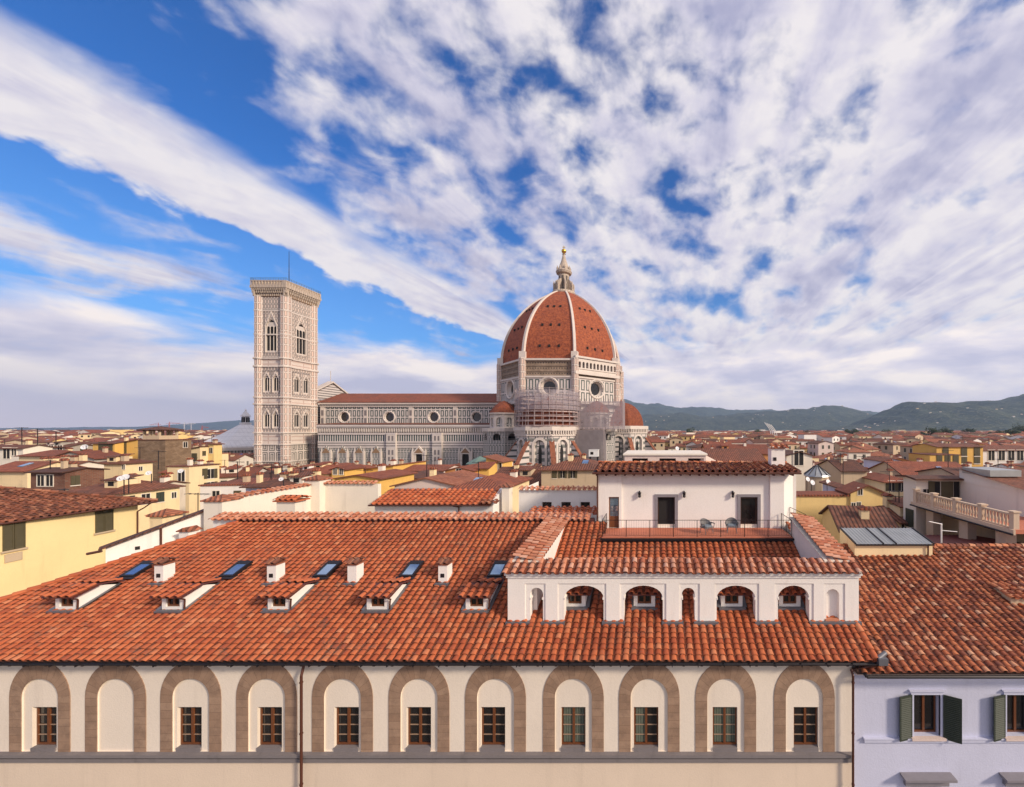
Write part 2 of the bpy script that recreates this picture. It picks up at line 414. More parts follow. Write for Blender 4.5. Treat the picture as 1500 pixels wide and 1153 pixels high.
M['stain'] = plaster('plaster_stained', (0.66, 0.57, 0.46), 0.5, (0.30, 0.20, 0.13), streak=0.5)
M['pietra'] = plaster('pietraforte', (0.27, 0.165, 0.095), 0.3, streak=0.15, scale=1.2)
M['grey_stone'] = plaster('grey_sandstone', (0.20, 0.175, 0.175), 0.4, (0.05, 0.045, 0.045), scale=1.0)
M['frame_stone'] = plain('grey_door_stone', (0.23, 0.21, 0.23), 0.8)
M['wood'] = plain('stained_wood', (0.15, 0.050, 0.018), 0.45, var=0.3, scale=12)
M['bar_wood'] = plain('pale_glazing_bar', (0.33, 0.22, 0.15), 0.45)  # paler than the frame: whitish reflection on the bars put into the colour
M['wood_dark'] = plain('dark_wood', (0.055, 0.022, 0.012), 0.5, var=0.3)
M['glass'] = plain('window_glass', (0.018, 0.016, 0.016), 0.06, var=0.5, scale=1.5)
M['glass_sky'] = plain('skylight_glass', (0.42, 0.56, 0.70), 0.04, 0.85, var=0.1)
M['curtain'] = plain('green_curtain', (0.10, 0.115, 0.085), 0.8, var=0.4, scale=9)
M['metal_dark'] = plain('dark_metal', (0.035, 0.03, 0.034), 0.45, 0.6)
M['pipe'] = plain('brown_pipe', (0.10, 0.035, 0.022), 0.4, 0.2)
M['lead'] = plain('lead_flashing', (0.17, 0.17, 0.19), 0.5, 0.5)
M['maroon'] = plain('maroon_boards', (0.10, 0.03, 0.028), 0.7)
M['cotto'] = plain('terrace_floor', (0.50, 0.16, 0.09), 0.7)
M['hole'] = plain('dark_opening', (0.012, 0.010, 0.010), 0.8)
M['green_shut'] = plain('green_shutter', (0.035, 0.045, 0.032), 0.6)
M['brown_shut'] = plain('olive_shutter', (0.085, 0.07, 0.035), 0.65)
M['wicker'] = plain('grey_wicker', (0.17, 0.16, 0.16), 0.6, var=0.5, scale=40)
M['wicker_cushion'] = plain('chair_cushion', (0.20, 0.24, 0.28), 0.8)
M['iron'] = plain('railing_iron', (0.02, 0.018, 0.02), 0.5, 0.7)
M['zinc'] = plain('zinc_sheet', (0.42, 0.43, 0.42), 0.4, 0.6, var=0.25, scale=1.5)
M['dish'] = plain('dish_white', (0.7, 0.7, 0.72), 0.4)
M['white_paint'] = plain('white_paint', (0.75, 0.74, 0.72), 0.4)
M['copper'] = plain('green_copper', (0.13, 0.20, 0.17), 0.6)
M['brick_dark'] = None
def masonry(name, c1, c2, mortar, bw=0.7, bh=0.3):
    m, nt, b, _ = new_mat(name)
    uvn = nt.node('ShaderNodeUVMap').outputs[0]
    br = nt.node('ShaderNodeTexBrick'); nt.l.new(uvn, br.inputs[0])
    br.inputs['Scale'].default_value = 1.0; br.inputs['Brick Width'].default_value = bw; br.inputs['Row Height'].default_value = bh
    br.inputs['Mortar Size'].default_value = 0.025; br.inputs['Color1'].default_value = (*c1, 1); br.inputs['Color2'].default_value = (*c2, 1)
    br.inputs['Mortar'].default_value = (*mortar, 1)
    pos = nt.node('ShaderNodeNewGeometry').outputs['Position']
    n = nt.noise(pos, 0.5, 8, 0.7)
    a = nt.mix(nt.math('MULTIPLY', nt.ss(n, 0.4, 0.7), 0.6), br.outputs[0], sc(c1, 0.5))
    nt.l.new(a, b.inputs['Base Color']); b.inputs['Roughness'].default_value = 0.9
    bump(nt, b, br.outputs[1], -0.4, 0.03)
    return m
M['stone_tower'] = masonry('rough_stone', (0.21, 0.13, 0.075), (0.30, 0.20, 0.125), (0.13, 0.10, 0.07))
M['brick'] = masonry('brick', (0.17, 0.06, 0.035), (0.23, 0.09, 0.05), (0.18, 0.14, 0.11), 0.5, 0.2)
M['raw_drum'] = masonry('unfaced_masonry', (0.27, 0.195, 0.14), (0.36, 0.27, 0.20), (0.18, 0.12, 0.08), 1.6, 0.8)
# arch stones: courses by UV, v runs along the arch
def voussoir():
    m, nt, b, _ = new_mat('arch_sandstone')
    u, v, _z = nt.sep(nt.node('ShaderNodeUVMap').outputs[0])
    pos = nt.node('ShaderNodeNewGeometry').outputs['Position']
    cid = nt.math('FLOOR', nt.math('DIVIDE', v, 0.34))
    wn = nt.node('ShaderNodeTexWhiteNoise', noise_dimensions='1D'); nt.l.new(cid, wn.inputs[1])
    n = nt.noise(pos, 2.2, 7, 0.65); n2 = nt.noise(pos, 18, 4)
    a = nt.mix(wn.outputs[0], (0.28, 0.165, 0.108), (0.37, 0.235, 0.16))
    a = nt.mix(nt.math('MULTIPLY', nt.ss(n, 0.38, 0.66), 0.65), a, (0.17, 0.10, 0.07))
    a = nt.mix(nt.math('MULTIPLY', n2, 0.4), a, (0.36, 0.26, 0.17))
    joint = nt.math('LESS_THAN', nt.math('PINGPONG', v, 0.17), 0.012)
    a = nt.mix(nt.math('MULTIPLY', joint, 0.5), a, (0.14, 0.085, 0.05))
    nt.l.new(a, b.inputs['Base Color']); b.inputs['Roughness'].default_value = 0.9
    bump(nt, b, n2, 0.4, 0.02)
    return m
M['arch'] = voussoir()
# marbles
GREEN = (0.045, 0.06, 0.055)
M['mb_plain'] = marble('marble_plain', None, 1, 0, 0, base=(0.66, 0.58, 0.52))
M['mb_worn_shaded'] = marble('marble_weathered_shaded', 1.3, 2.6, 0.18, 0.14, base=(0.55, 0.45, 0.36), lc=(0.2, 0.15, 0.12))  # weathering, and shade of the tower corbels, put into one darker colour
M['mb_cler'] = marble('marble_clerestory', 2.0, 3.45, 0.24, 0.48)
M['mb_aisle'] = marble('marble_tall_panels', 1.25, 3.2, 0.14, 0.31)
M['mb_slit'] = marble('marble_slit_arcade', None, 1, 0, 0, slit=(1.02, 0.55))
M['mb_course'] = marble('marble_courses', None, 1, 0, 0, stripe=(1.15, 0.36, (0.10, 0.085, 0.08)))
M['mb_course2'] = marble('marble_wide_courses', None, 1, 0, 0, stripe=(2.2, 0.75, (0.07, 0.075, 0.075)))
M['mb_drum'] = marble('marble_drum', 2.55, 5.2, 0.36, 0.5)
M['mb_camp'] = marble('marble_tower', 1.25, 2.0, 0.12, 0.24, base=(0.71, 0.61, 0.54), lc=(0.07, 0.055, 0.05), inner=(0.70, 0.57, 0.49))
M['mb_camp2'] = marble('marble_tower_large', 3.0, 5.4, 0.3, 0.34, base=(0.74, 0.64, 0.57), lc=(0.06, 0.06, 0.055), two=0.95)
M['mb_camp_p'] = marble('marble_tower_plain', 6.0, 1.6, 0.05, 0.14, base=(0.71, 0.61, 0.54), lc=(0.42, 0.26, 0.21))
M['mb_butt'] = marble('marble_corner', 1.3, 2.9, 0.2, 0.18, base=(0.72, 0.62, 0.55), lc=(0.13, 0.09, 0.08), inner=(0.66, 0.48, 0.40))
M['mb_trib'] = marble('marble_tribune', 3.4, 2.4, 0.3, 0.3, stripe=(2.4, 0.4, GREEN))
M['mb_grey'] = marble('marble_baptistery', 2.2, 5.5, 0.35, 0.35, base=(0.55, 0.52, 0.5))
M['lead_white'] = marble('white_roof_marble', 1.6, 2.0, 0.0, 0.06, base=(0.82, 0.79, 0.78), lc=(0.55, 0.52, 0.52))
M['gold'] = plain('gilded_copper', (0.75, 0.45, 0.08), 0.3, 0.9)
def dome_tiles(nm='dome_tiles', k=1.0):
    m, nt, b, _ = new_mat(nm)
    pos = nt.node('ShaderNodeNewGeometry').outputs['Position']
    x, y, z = nt.sep(pos)
    n1 = nt.noise(pos, 0.28, 7, 0.65); n2 = nt.noise(pos, 2.4, 5, 0.65)
    n3 = nt.noise(nt.comb(x, y, nt.math('MULTIPLY', z, 0.1)), 0.8, 5, 0.6)
    n4 = nt.noise(pos, 1.1, 8, 0.75)
    a = nt.mix(nt.ss(n4, 0.35, 0.65), sc((0.20, 0.042, 0.018), k), sc((0.46, 0.12, 0.042), k))
    a = nt.mix(nt.math('MULTIPLY', nt.ss(n1, 0.45, 0.72), 0.5), a, (0.18, 0.042, 0.025))
    a = nt.mix(nt.math('MULTIPLY', nt.ss(n3, 0.55, 0.8), 0.4), a, (0.13, 0.05, 0.035))
    nt.l.new(a, b.inputs['Base Color']); b.inputs['Roughness'].default_value = 0.85
    bump(nt, b, n2, 0.5, 0.25)
    return m
M['dome'] = dome_tiles('dome_tiles', 0.88); M['dome_small'] = dome_tiles('apse_dome_tiles', 0.58)
def netting(name, c, op):
    m, nt, b, out = new_mat(name)
    u, v, _z = nt.sep(nt.node('ShaderNodeUVMap').outputs[0])
    pos = nt.node('ShaderNodeNewGeometry').outputs['Position']
    n = nt.noise(pos, 0.45, 5, 0.6)
    b.inputs['Base Color'].default_value = (*c, 1); b.inputs['Roughness'].default_value = 0.9
    tr = nt.node('ShaderNodeBsdfTransparent'); mx = nt.node('ShaderNodeMixShader')
    nt.l.new(nt.math('ADD', nt.math('MULTIPLY', nt.math('SUBTRACT', n, 0.5), 0.6), op, clamp=True), mx.inputs[0])
    nt.l.new(tr.outputs[0], mx.inputs[1]); nt.l.new(b.outputs[0], mx.inputs[2]); nt.l.new(mx.outputs[0], out.inputs[0])
    return m
M['net'] = netting('scaffold_net', (0.36, 0.31, 0.34), 0.55)
M['net_dark'] = netting('scaffold_net_dark', (0.22, 0.19, 0.20), 0.75)
M['scaf'] = plain('scaffold_tube', (0.42, 0.34, 0.33), 0.5, 0.3)
M['scaf_board'] = plain('scaffold_board', (0.52, 0.39, 0.37), 0.8)
def ground_mat():
    m, nt, b, _ = new_mat('city_ground')
    pos = nt.node('ShaderNodeNewGeometry').outputs['Position']
    n = nt.noise(pos, 0.01, 8, 0.65); n2 = nt.noise(pos, 0.06, 6, 0.6)
    a = nt.mix(nt.ss(n, 0.4, 0.62), (0.10, 0.085, 0.075), (0.06, 0.075, 0.04))
    a = nt.mix(nt.math('MULTIPLY', n2, 0.5), a, (0.18, 0.13, 0.10))
    nt.l.new(a, b.inputs['Base Color']); b.inputs['Roughness'].default_value = 0.95
    return m
M['ground'] = ground_mat()
def hill_mat():
    m, nt, b, _ = new_mat('wooded_hill')
    pos = nt.node('ShaderNodeNewGeometry').outputs['Position']
    n = nt.noise(pos, 0.006, 8, 0.65); n2 = nt.noise(pos, 0.03, 8, 0.7)
    a = nt.mix(nt.ss(n, 0.42, 0.6), (0.014, 0.028, 0.024), (0.05, 0.066, 0.04))
    a = nt.mix(nt.math('MULTIPLY', nt.ss(n2, 0.52, 0.62), 0.7), a, (0.16, 0.15, 0.085))
    n3 = nt.noise(pos, 0.05, 6, 0.7)
    a = nt.mix(nt.math('MULTIPLY', nt.ss(n3, 0.5, 0.6), 0.75), a, (0.010, 0.022, 0.018))
    nt.l.new(a, b.inputs['Base Color']); b.inputs['Roughness'].default_value = 1.0
    bump(nt, b, n2, 1.0, 18.0)
    return m
M['hill'] = hill_mat()
M['leaf'] = plain('foliage', (0.045, 0.062, 0.022), 0.8, var=0.5, scale=1.2)
M['bark'] = plain('bark', (0.09, 0.06, 0.04), 0.9)
# ------------------------------------------------------------------ roof tiles, modelled one by one
def tile_roof(mb, O, U, S, ncol, nrow, pitch, row, keep=None, rad=0.33, seg=5, rough=1.0, rng=None, hf=0.68):
    """rows of flat pans with barrel tiles over the joints; U along the eave, S up the slope (unit vectors)"""
    rng = rng or random.Random(3)
    O = Vector(O); U = Vector(U); S = Vector(S); N = U.cross(S).normalized()
    if N.z < 0: N = -N
    for i in range(ncol):
        wob = [rng.uniform(-.014, .014) * rough for _ in range(nrow + 1)]
        for j in range(nrow):
            base = O + U * ((i + 0.5) * pitch) + S * (j * row)
            if keep and not keep(base): continue
            sag = mnoise.noise(base * 0.35) * 0.045 * rough
            # pan between this column and the next
            lift0, lift1 = 0.035 + rng.uniform(-.008, .012), 0.0
            pu = [0.17, 0.30, 0.70, 0.83]; ph = [0.05, 0.0, 0.0, 0.05]
            a = [base + U * ((t) * pitch) + N * (h + lift0 + sag) for t, h in zip(pu, ph)]
            c = [base + U * ((t) * pitch) + S * (row * 1.02) + N * (h + lift1 + sag) for t, h in zip(pu, ph)]
            lo = [p - N * 0.035 for p in a]
            mb.idx(a + c + lo, [(0, 1, 5, 4), (1, 2, 6, 5), (2, 3, 7, 6), (8, 9, 1, 0), (9, 10, 2, 1), (10, 11, 3, 2)], 1, False)
            # barrel tile
            r0 = rad * pitch * (1 + rng.uniform(-.05, .05)); r1 = r0 * 0.80
            off = wob[j] + rng.uniform(-.006, .006) * rough
            tw = rng.uniform(-.012, .012) * rough
            b0 = base + U * off + S * (rng.uniform(-.02, .02) * rough) + N * (0.055 + sag + rng.uniform(0, .012))
            b1 = base + U * (off + tw) + S * (row * 1.13) + N * (0.022 + sag)
            vs = []
            for b_, r_ in ((b0, r0), (b1, r1)):
                for k in range(seg + 1):
                    t = PI * k / seg
                    vs.append(b_ + U * (-math.cos(t) * r_) + N * (math.sin(t) * r_ * hf))
            n = seg + 1
            mb.idx(vs, [(k, k + 1, n + k + 1, n + k) for k in range(seg)], 0, True)

def ridge_tiles(mb, p, q, r, step=0.42, rng=None):
    rng = rng or random.Random(5)
    p = Vector(p); q = Vector(q); mb.tube(p, q, r * .72, 8); d = q - p; L = d.length; d.normalize()
    side = d.cross(Vector((0, 0, 1))).normalized(); upv = side.cross(d)
    for i in range(max(1, int(L / step))):
        a = p + d * (i * step); b = a + d * (step * 1.1)
        vs = []
        for c, rr, lf in ((a, r, .03), (b, r * .82, 0)):
            for k in range(6):
                t = PI * k / 5; vs.append(c + side * (-math.cos(t) * rr) + upv * (math.sin(t) * rr * .8 + lf + rng.uniform(0, .01)))
        mb.idx(vs, [(k, k + 1, 7 + k, 6 + k) for k in range(5)], 0, True)

def slope(ang_tan):
    a = math.atan(ang_tan); return Vector((0, math.cos(a), math.sin(a)))

# ------------------------------------------------------------------ the long arcaded building in front
RT = 0.473
def RZ(d): return 7.62 + RT * d            # height of its roof plane at depth d
FW = 16.75                                 # facade plane
XL = -36.0; XR = 8.62
def fx(px): return X(px, FW)
def fz(py): return Z(py, FW)
front = thing('arcaded_building', (0, FW, 0), 'long cream building with brown stone arches and a big orange tiled roof', 'building')
WP = lambda u, v, w: Vector((u, FW + w, v))
ARCH = [59, 170, 280, 391, 502, 614, 726, 840, 951, 1063, 1178]
WIN = {59: 63, 280: 276, 391: 394, 502: 507, 614: 613, 726: 722, 840: 840, 951: 947, 1063: 1063, 1178: 1182}
ARCH = [59 - 111 * k for k in (2, 1)] + ARCH
for k in (1, 2): WIN[59 - 111 * k] = 63 - 111 * k
zb = fz(1101); zs = fz(1021); ri = 0.81
mb = MB()
mb.wall(WP, XL, XR, zb, 15.45, [(fx(a) - ri, fx(a) + ri, zb, zs, ri * 1.0, 'round') for a in ARCH], 0.05)
zw0, zw1 = fz(1097), fz(1037)
for a in ARCH:
    c = fx(a)
    Q = lambda u, v, w: Vector((u, FW + 0.05 + w, v))
    ops = []
    if a in WIN:
        ops = [(fx(WIN[a]) - .56, fx(WIN[a]) + .52, zw0, zw1, 0, 'flat')]
    mb.wall(Q, c - ri - .02, c + ri + .02, zb - .02, zs + ri + .02, ops, 0.20)
mb.box(XL, XR, FW + .6, FW + .7, 9, 15.4)
mb.build('wall', M['cream'], front)
# side and back walls, lower storeys
mb = MB()
mb.wall(lambda u, v, w: Vector((u, FW - .04 + w, v)), XL, XR, 0, fz(1112), [], .3)
mb.build('lower_wall', M['cream_low'], front)
mb = MB()
mb.face([(8.6, FW + .02, 0), (8.6, 26, 0), (8.6, 26, RZ(26) - .4), (8.6, FW + .02, RZ(FW) - .3)])
mb.face([(-36, FW, 0), (-26.9, 24.7, 0), (-26.9, 24.7, RZ(24.6) - .2), (-36, FW, RZ(FW) - .2)])
mb.face([(-26.9, 25.2, 0), (9, 25.2, 0), (9, 25.2, 19.0), (-26.9, 25.2, 19.0)])
mb.build('side_wall', M['white2'], front)
for a in ARCH:                                   # arch stones, a hair proud of the plaster
    mb = MB(); c = fx(a); n = 18
    inner = [(c - ri, zb)] + [(c - ri * math.cos(PI * i / n), zs + ri * math.sin(PI * i / n)) for i in range(n + 1)] + [(c + ri, zb)]
    ro = 1.33; zo = fz(1014)
    outer = [(c - ro, zb)] + [(c - ro * math.cos(PI * i / n), zs + (ro + zo - zs + .03) * math.sin(PI * i / n)) for i in range(n + 1)] + [(c + ro, zb)]
    s = [0.0]
    for p, q in zip(outer, outer[1:]): s.append(s[-1] + math.dist(p, q))
    rngu = random.Random(int(a) + 900).random() * 50
    for i in range(len(inner) - 1):
        p = [inner[i], outer[i], outer[i + 1], inner[i + 1]]
        mb.face([(x, FW - .025, z) for x, z in p], [(0 + rngu, s[i] + rngu), (.5 + rngu, s[i] + rngu), (.5 + rngu, s[i + 1] + rngu), (rngu, s[i + 1] + rngu)])
        for e, dp in ((outer, .1), (inner, -.001)):
            mb.face([(e[i][0], FW - .025, e[i][1]), (e[i + 1][0], FW - .025, e[i + 1][1]), (e[i + 1][0], FW + dp, e[i + 1][1]), (e[i][0], FW + dp, e[i][1])],
                    [(rngu, s[i]), (rngu, s[i + 1]), (.1 + rngu, s[i + 1]), (.1 + rngu, s[i])])
    mb.build('arch_surround', M['arch'], front)
def casement(x0, x1, z0, z1, y, parent, rows=4, glassm='glass', woodm='wood'):
    """two-leaf wooden window with glazing bars: frame mesh, a pane and a leaf-bar child"""
    f = MB(); t = .06
    f.box(x0, x0 + t, y, y + .07, z0, z1); f.box(x1 - t, x1, y, y + .07, z0, z1)
    f.box(x0 + t, x1 - t, y, y + .07, z1 - t, z1); f.box(x0 + t, x1 - t, y, y + .07, z0, z0 + t * 1.3)
    xm = (x0 + x1) / 2
    f.box(xm - .05, xm + .05, y - .012, y + .068, z0 + t * 1.3, z1 - t)
    w = f.build('window', M[woodm], parent)
    b = MB()
    for k in range(1, rows):
        zz = z0 + (z1 - z0) * k / rows
        b.box(x0 + t, xm - .05, y + .012, y + .06, zz - .016, zz + .016); b.box(xm + .05, x1 - t, y + .012, y + .06, zz - .016, zz + .016)
    b.build('glazing_bars', M['bar_wood'], w)
    g = MB(); g.face([(x0 + t, y + .045, z0 + t), (x1 - t, y + .045, z0 + t), (x1 - t, y + .045, z1 - t), (x0 + t, y + .045, z1 - t)])
    g.build('pane', M[glassm], w)
    return w
for a in ARCH:
    if a not in WIN: continue
    c = fx(WIN[a])
    w = casement(c - .555, c + .515, zw0 + .05, zw1 - .005, FW + .17, front, 4)
    if a in (840, 951, 1063):
        cm = MB()
        for k in range(9):
            xx = c - .47 + k * .11
            if a == 951 and k > 3: break
            cm.box(xx, xx + .095, FW + .205 + .004 * (k % 2), FW + .21 + .004 * (k % 2), zw0 + .15, zw1 - .08)
        cm.build('curtain', M['curtain'], w)
    sl_ = MB(); sl_.box(c - .555, c + .515, FW - .0, FW + .26, zb - .02, zw0 + .03); sl_.build('window_sill', M['grey_stone'], w)
# string course under the arches
mb = MB()
mb.box(XL, XR, FW - .20, FW + .1, fz(1105.2), zb - .001)
mb.box(XL, XR, FW - .06, FW + .1, fz(1108), fz(1105.2) - .001)
mb.box(XL, XR, FW - .15, FW + .1, fz(1113), fz(1108) - .001)
mb.build('string_course', M['grey_stone'], front)
# roof boards and tiles
DORM = [(X(px, 18.6), 18.6, 19.9) for px in (97, 253, 408, 553, 698)] + [(X(px, 18.75), 18.75, 20) for px in (842, 944, 1072, 1157)]
EA = 16.35
Sv = slope(RT)
def xe(d): return -26.8 - (24.6 - d) * 1.0727
mb = MB()
mb.prism([(xe(EA), EA, RZ(EA) - .03), (-3.2, EA, RZ(EA) - .03), (-3.2, 24.75, RZ(24.75) - .03), (xe(24.75), 24.75, RZ(24.75) - .03)], (0, .03, -.14))
mb.prism([(-3.2, EA, RZ(EA) - .03), (9.45, EA, RZ(EA) - .03), (9.45, 22.85, RZ(22.85) - .03), (-3.2, 22.85, RZ(22.85) - .03)], (0, .03, -.14))
rf = mb.build('roof_deck', M['under'], front)
mb = MB()
rows = int(8.35 / Sv.y / 0.262)
px_ = 0.348
ncol = int((9.45 + 36.2) / px_)
tile_roof(mb, (9.45 - ncol * px_ - px_ * .32, EA - .06, RZ(EA - .06)), (1, 0, 0), Sv, ncol, rows, px_, 0.262, rad=.385, hf=.50,
          keep=lambda p: p.x > xe(p.y) + .15 and p.x < 9.4 and not (-3.3 < p.x < 8.3 and p.y > 22.75) and not any(abs(p.x - c_) < .62 and a_ - .15 < p.y < b_ for c_, a_, b_ in DORM), rng=random.Random(11))
ridge_tiles(mb, (xe(EA), EA, RZ(EA) + .05), (xe(24.6), 24.6, RZ(24.6) + .05), .17)
ridge_tiles(mb, (9.42, EA - .05, RZ(EA) + .03), (9.42, 18.0, RZ(18.0) + .03), .16)
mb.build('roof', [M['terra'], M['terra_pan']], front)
# gutter, rafter ends, downpipes
mb = MB()
gy, gz = EA - .07, RZ(EA) - .10
prof = [(math.cos(t) * .085, math.sin(t) * .085) for t in [PI + PI * i / 7 for i in range(8)]]
for (a1, b1), (a2, b2) in zip(prof, prof[1:]):
    mb.face([(-36, gy + a1, gz + b1), (9.6, gy + a1, gz + b1), (9.6, gy + a2, gz + b2), (-36, gy + a2, gz + b2)], smooth=True)
mb.tube((-36, gy - .085, gz), (9.6, gy - .085, gz), .014, 6)
for k in range(41): mb.box(-35.6 + k * 1.1, -35.57 + k * 1.1, gy - .1, gy + .1, gz - .1, gz - .02)
mb.build('gutter', M['metal_dark'], front)
g = MB(); g.box(9.45, 9.85, EA - .2, EA + .15, RZ(EA) - .12, RZ(EA) + .16); g.tube((9.5, EA - .05, RZ(EA) + .1), (9.9, EA + .1, RZ(EA) + .26), .1); g.build('gutter_end', M['lead'], front)
mb = MB()
for k in range(58):
    x = -35.5 + k * .78; mb.box(x, x + .10, EA + .0, FW + .02, RZ(EA) - .27, RZ(EA) - .17)
mb.box(XL, XR + .8, EA + .1, FW + .05, RZ(EA) - .17, RZ(EA) - .14)
mb.build('rafter_end', M['wood_dark'], front)
for px in (446, 1247):
    mb = MB(); x = X(px, 16.62)
    if px == 446: mb.path([(x - 1.25, 16.42, 15.12), (x - .5, 16.5, 15.14), (x, 16.6, 15.1)], .05, 8)
    else: mb.path([(x + 1.0, 16.3, 15.2), (x + .5, 16.5, 14.95), (x, 16.62, 14.75)], .06, 8)
    mb.path([(x, 16.62, 15.1 if px == 446 else 14.8), (x, 16.47, 14.6), (x, 16.47, .2)], .052, 8)
    for k in range(6): mb.tube((x, 16.47, 14.3 - 2.2 * k), (x, 16.47, 14.36 - 2.2 * k), .068, 8)
    mb.build('downpipe', M['pipe'], front)

# dormers --------------------------------------------------------------
def dormer(cx, d0, w=1.05, h=.62, court=False):
    z0 = RZ(d0) + .08; z1 = z0 + h
    rd = d0 + .62; zr = z1 + .30                  # little ridge; the roof falls gently behind it
    back = rd + (zr - RZ(rd)) / (RT + .25)
    D = MB(); xl, xr = cx - w / 2, cx + w / 2; t = .19
    D.wall(lambda u, v, ww: Vector((u, d0 + ww, v)), xl, xr, z0 - .15, z1, [(xl + t, xr - t, z0 + .10, z1 - .03, 0, 'flat')], .12)
    for x in (xl, xr):
        D.face([(x, d0, z0 - .15), (x, back, RZ(back) - .1), (x, rd, zr - .01), (x, d0, z1)])
    o = D.build('dormer', M['white'], front)
    r = MB(); ov = .26; ft = .33; zf = zr - ft * .90
    r.prism([(xl - ov, d0 - .28, zf), (xr + ov, d0 - .28, zf), (xr + ov, rd, zr), (xl - ov, rd, zr)], (0, 0, .06))
    r.prism([(xl - ov * .6, rd, zr + .002), (xr + ov * .6, rd, zr + .002), (xr + ov * .6, back + .1, RZ(back) + .06), (xl - ov * .6, back + .1, RZ(back) + .06)], (0, 0, .055))
    r.build('dormer_eave', M['maroon'], o)
    tr = MB(); Sd = slope(ft)
    tile_roof(tr, (xl - ov - .02, d0 - .33, zf + .05), (1, 0, 0), Sd, int((w + 2 * ov + .06) / .37), 3, .385, .31, rng=random.Random(int(cx * 10)), seg=4)
    bt_ = (RZ(back) - zr) / (back - rd)
    tile_roof(tr, (xr + ov * .7, back, RZ(back) + .1), (-1, 0, 0), Vector((0, -1, -bt_)).normalized(), int((w + 1.4 * ov) / .37), int((back - rd) / .3), .385, .3, rng=random.Random(int(cx * 10) + 3), seg=4)
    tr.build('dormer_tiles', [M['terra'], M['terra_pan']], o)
    casement(xl + t + .01, xr - t - .01, z0 + .11, z1 - .04, d0 + .06, o, 1)
    ld = MB(); ld.box(xl - .12, xr + .12, d0 - .22, d0 - .01, z0 - .11, z0 - .02)
    for s, x in ((-1, xl), (1, xr)):
        ld.face([(x + s * .02, d0 - .1, RZ(d0 - .1) + .1), (x + s * .2, d0 - .1, RZ(d0 - .1) + .12), (x + s * .2, back, RZ(back) + .12), (x + s * .02, back, RZ(back) + .1)])
    ld.build('flashing', M['lead'], o)
    if not court:
        pp = MB(); pp.path([(xr + .2, d0 - .3, z1), (xr + .2, d0 - .12, z1 - .1), (xr + .12, d0 - .05, z1 - .2), (xr + .1, d0 - .05, z0 + .02)], .035, 6); pp.build('dormer_pipe', M['pipe'], o)
    return o
for px in (97, 253, 408, 553, 698): dormer(X(px, 18.6), 18.6)
for px in (842, 944, 1072, 1157): dormer(X(px, 18.75), 18.75, court=True)
def roof_window(cx, d0, L=1.1, w=.74):
    S = Sv; N = Vector((0, -S.z, S.y)); c0 = Vector((cx, d0, RZ(d0))) + N * .17
    def pt(a, b, n): return c0 + Vector((a, 0, 0)) + S * b + N * n
    f = MB()
    for (a0, a1, b0, b1) in ((-w / 2, -w / 2 + .09, 0, L), (w / 2 - .09, w / 2, 0, L), (-w / 2 + .09, w / 2 - .09, 0, .10), (-w / 2 + .09, w / 2 - .09, L - .22, L)):
        f.hexa([pt(a0, b0, -.12), pt(a1, b0, -.12), pt(a1, b1, -.12), pt(a0, b1, -.12), pt(a0, b0, .09), pt(a1, b0, .09), pt(a1, b1, .09), pt(a0, b1, .09)])
    f.face([pt(-w / 2 - .14, -.16, .045), pt(w / 2 + .14, -.16, .045), pt(w / 2 + .14, .0, .045), pt(-w / 2 - .14, .0, .045)])
    o = f.build('roof_window', M['metal_dark'], front)
    g = MB(); g.face([pt(-w / 2 + .08, .09, .06), pt(w / 2 - .08, .09, .06), pt(w / 2 - .08, L - .2, .06), pt(-w / 2 + .08, L - .2, .06)])
    g.build('pane', M['glass_sky'], o)
for px in (205, 347, 481, 604, 730): roof_window(X(px, 20.8), 20.35)
def roof_chimney(px, hole=True):
    d = 20.1; x0 = X(px, d); w = .47
    z0 = RZ(d) - .3; z1 = Z(824, d)
    c = MB(); c.box(x0, x0 + w, d, d + .5, z0, z1 - .14)
    o = c.build('chimney', M['white'], front)
    cp = MB(); cp.box(x0 - .06, x0 + w + .06, d - .06, d + .56, z1 - .14, z1 - .07)
    for s in (-1, 1):
        for k in range(3):
            yy = d - .02 + k * .27
    tile_roof(cp, (x0 - .1, d - .1, z1 - .07), (1, 0, 0), slope(.5), 2, 1, .33, .36, seg=4)
    tile_roof(cp, (x0 + w + .1, d + .6, z1 - .07), (-1, 0, 0), Vector((0, -.894, .447)), 2, 1, .33, .36, seg=4)
    cp.build('chimney_cap', M['terra_dark'], o)
    if hole:
        h = MB(); h.box(x0 + .12, x0 + .32, d - .015, d + .05, RZ(d) + .32, RZ(d) + .52); h.build('soot_door', M['metal_dark'], o)
    fl = MB(); fl.box(x0 - .1, x0 + w + .12, d - .22, d - .01, RZ(d) - .05, RZ(d) + .07); fl.build('flashing', M['lead'], o)
for px, h in ((226, 1), (391, 1), (509, 0), (642, 1)): roof_chimney(px, h)
# low parapet with a tile capping along the top of the roof
mb = MB(); mb.box(X(350, 24.75), -4.0, 24.75, 25.3, 18.9, 19.40); mb.build('ridge_board', M['maroon'], front)
mb = MB(); x0 = X(306, 24.6)
tile_roof(mb, (x0, 24.5, 19.40), (1, 0, 0), slope(.36), int((-4.0 - x0) / .40), 3, .40, .3, rng=random.Random(21))
mb.build('capping', M['terra_pale'], front)
mb = MB(); mb.box(x0 + .1, X(352, 24.75), 24.75, 25.3, 17.5, 19.40); mb.build('parapet', M['white'], front)
mb = MB()
tile_roof(mb, (X(770, 25.5), 25.4, 19.55), (1, 0, 0), slope(.2), 12, 4, .42, .33, rng=random.Random(22))
mb.build('upper_tiles', M['terra'], front)

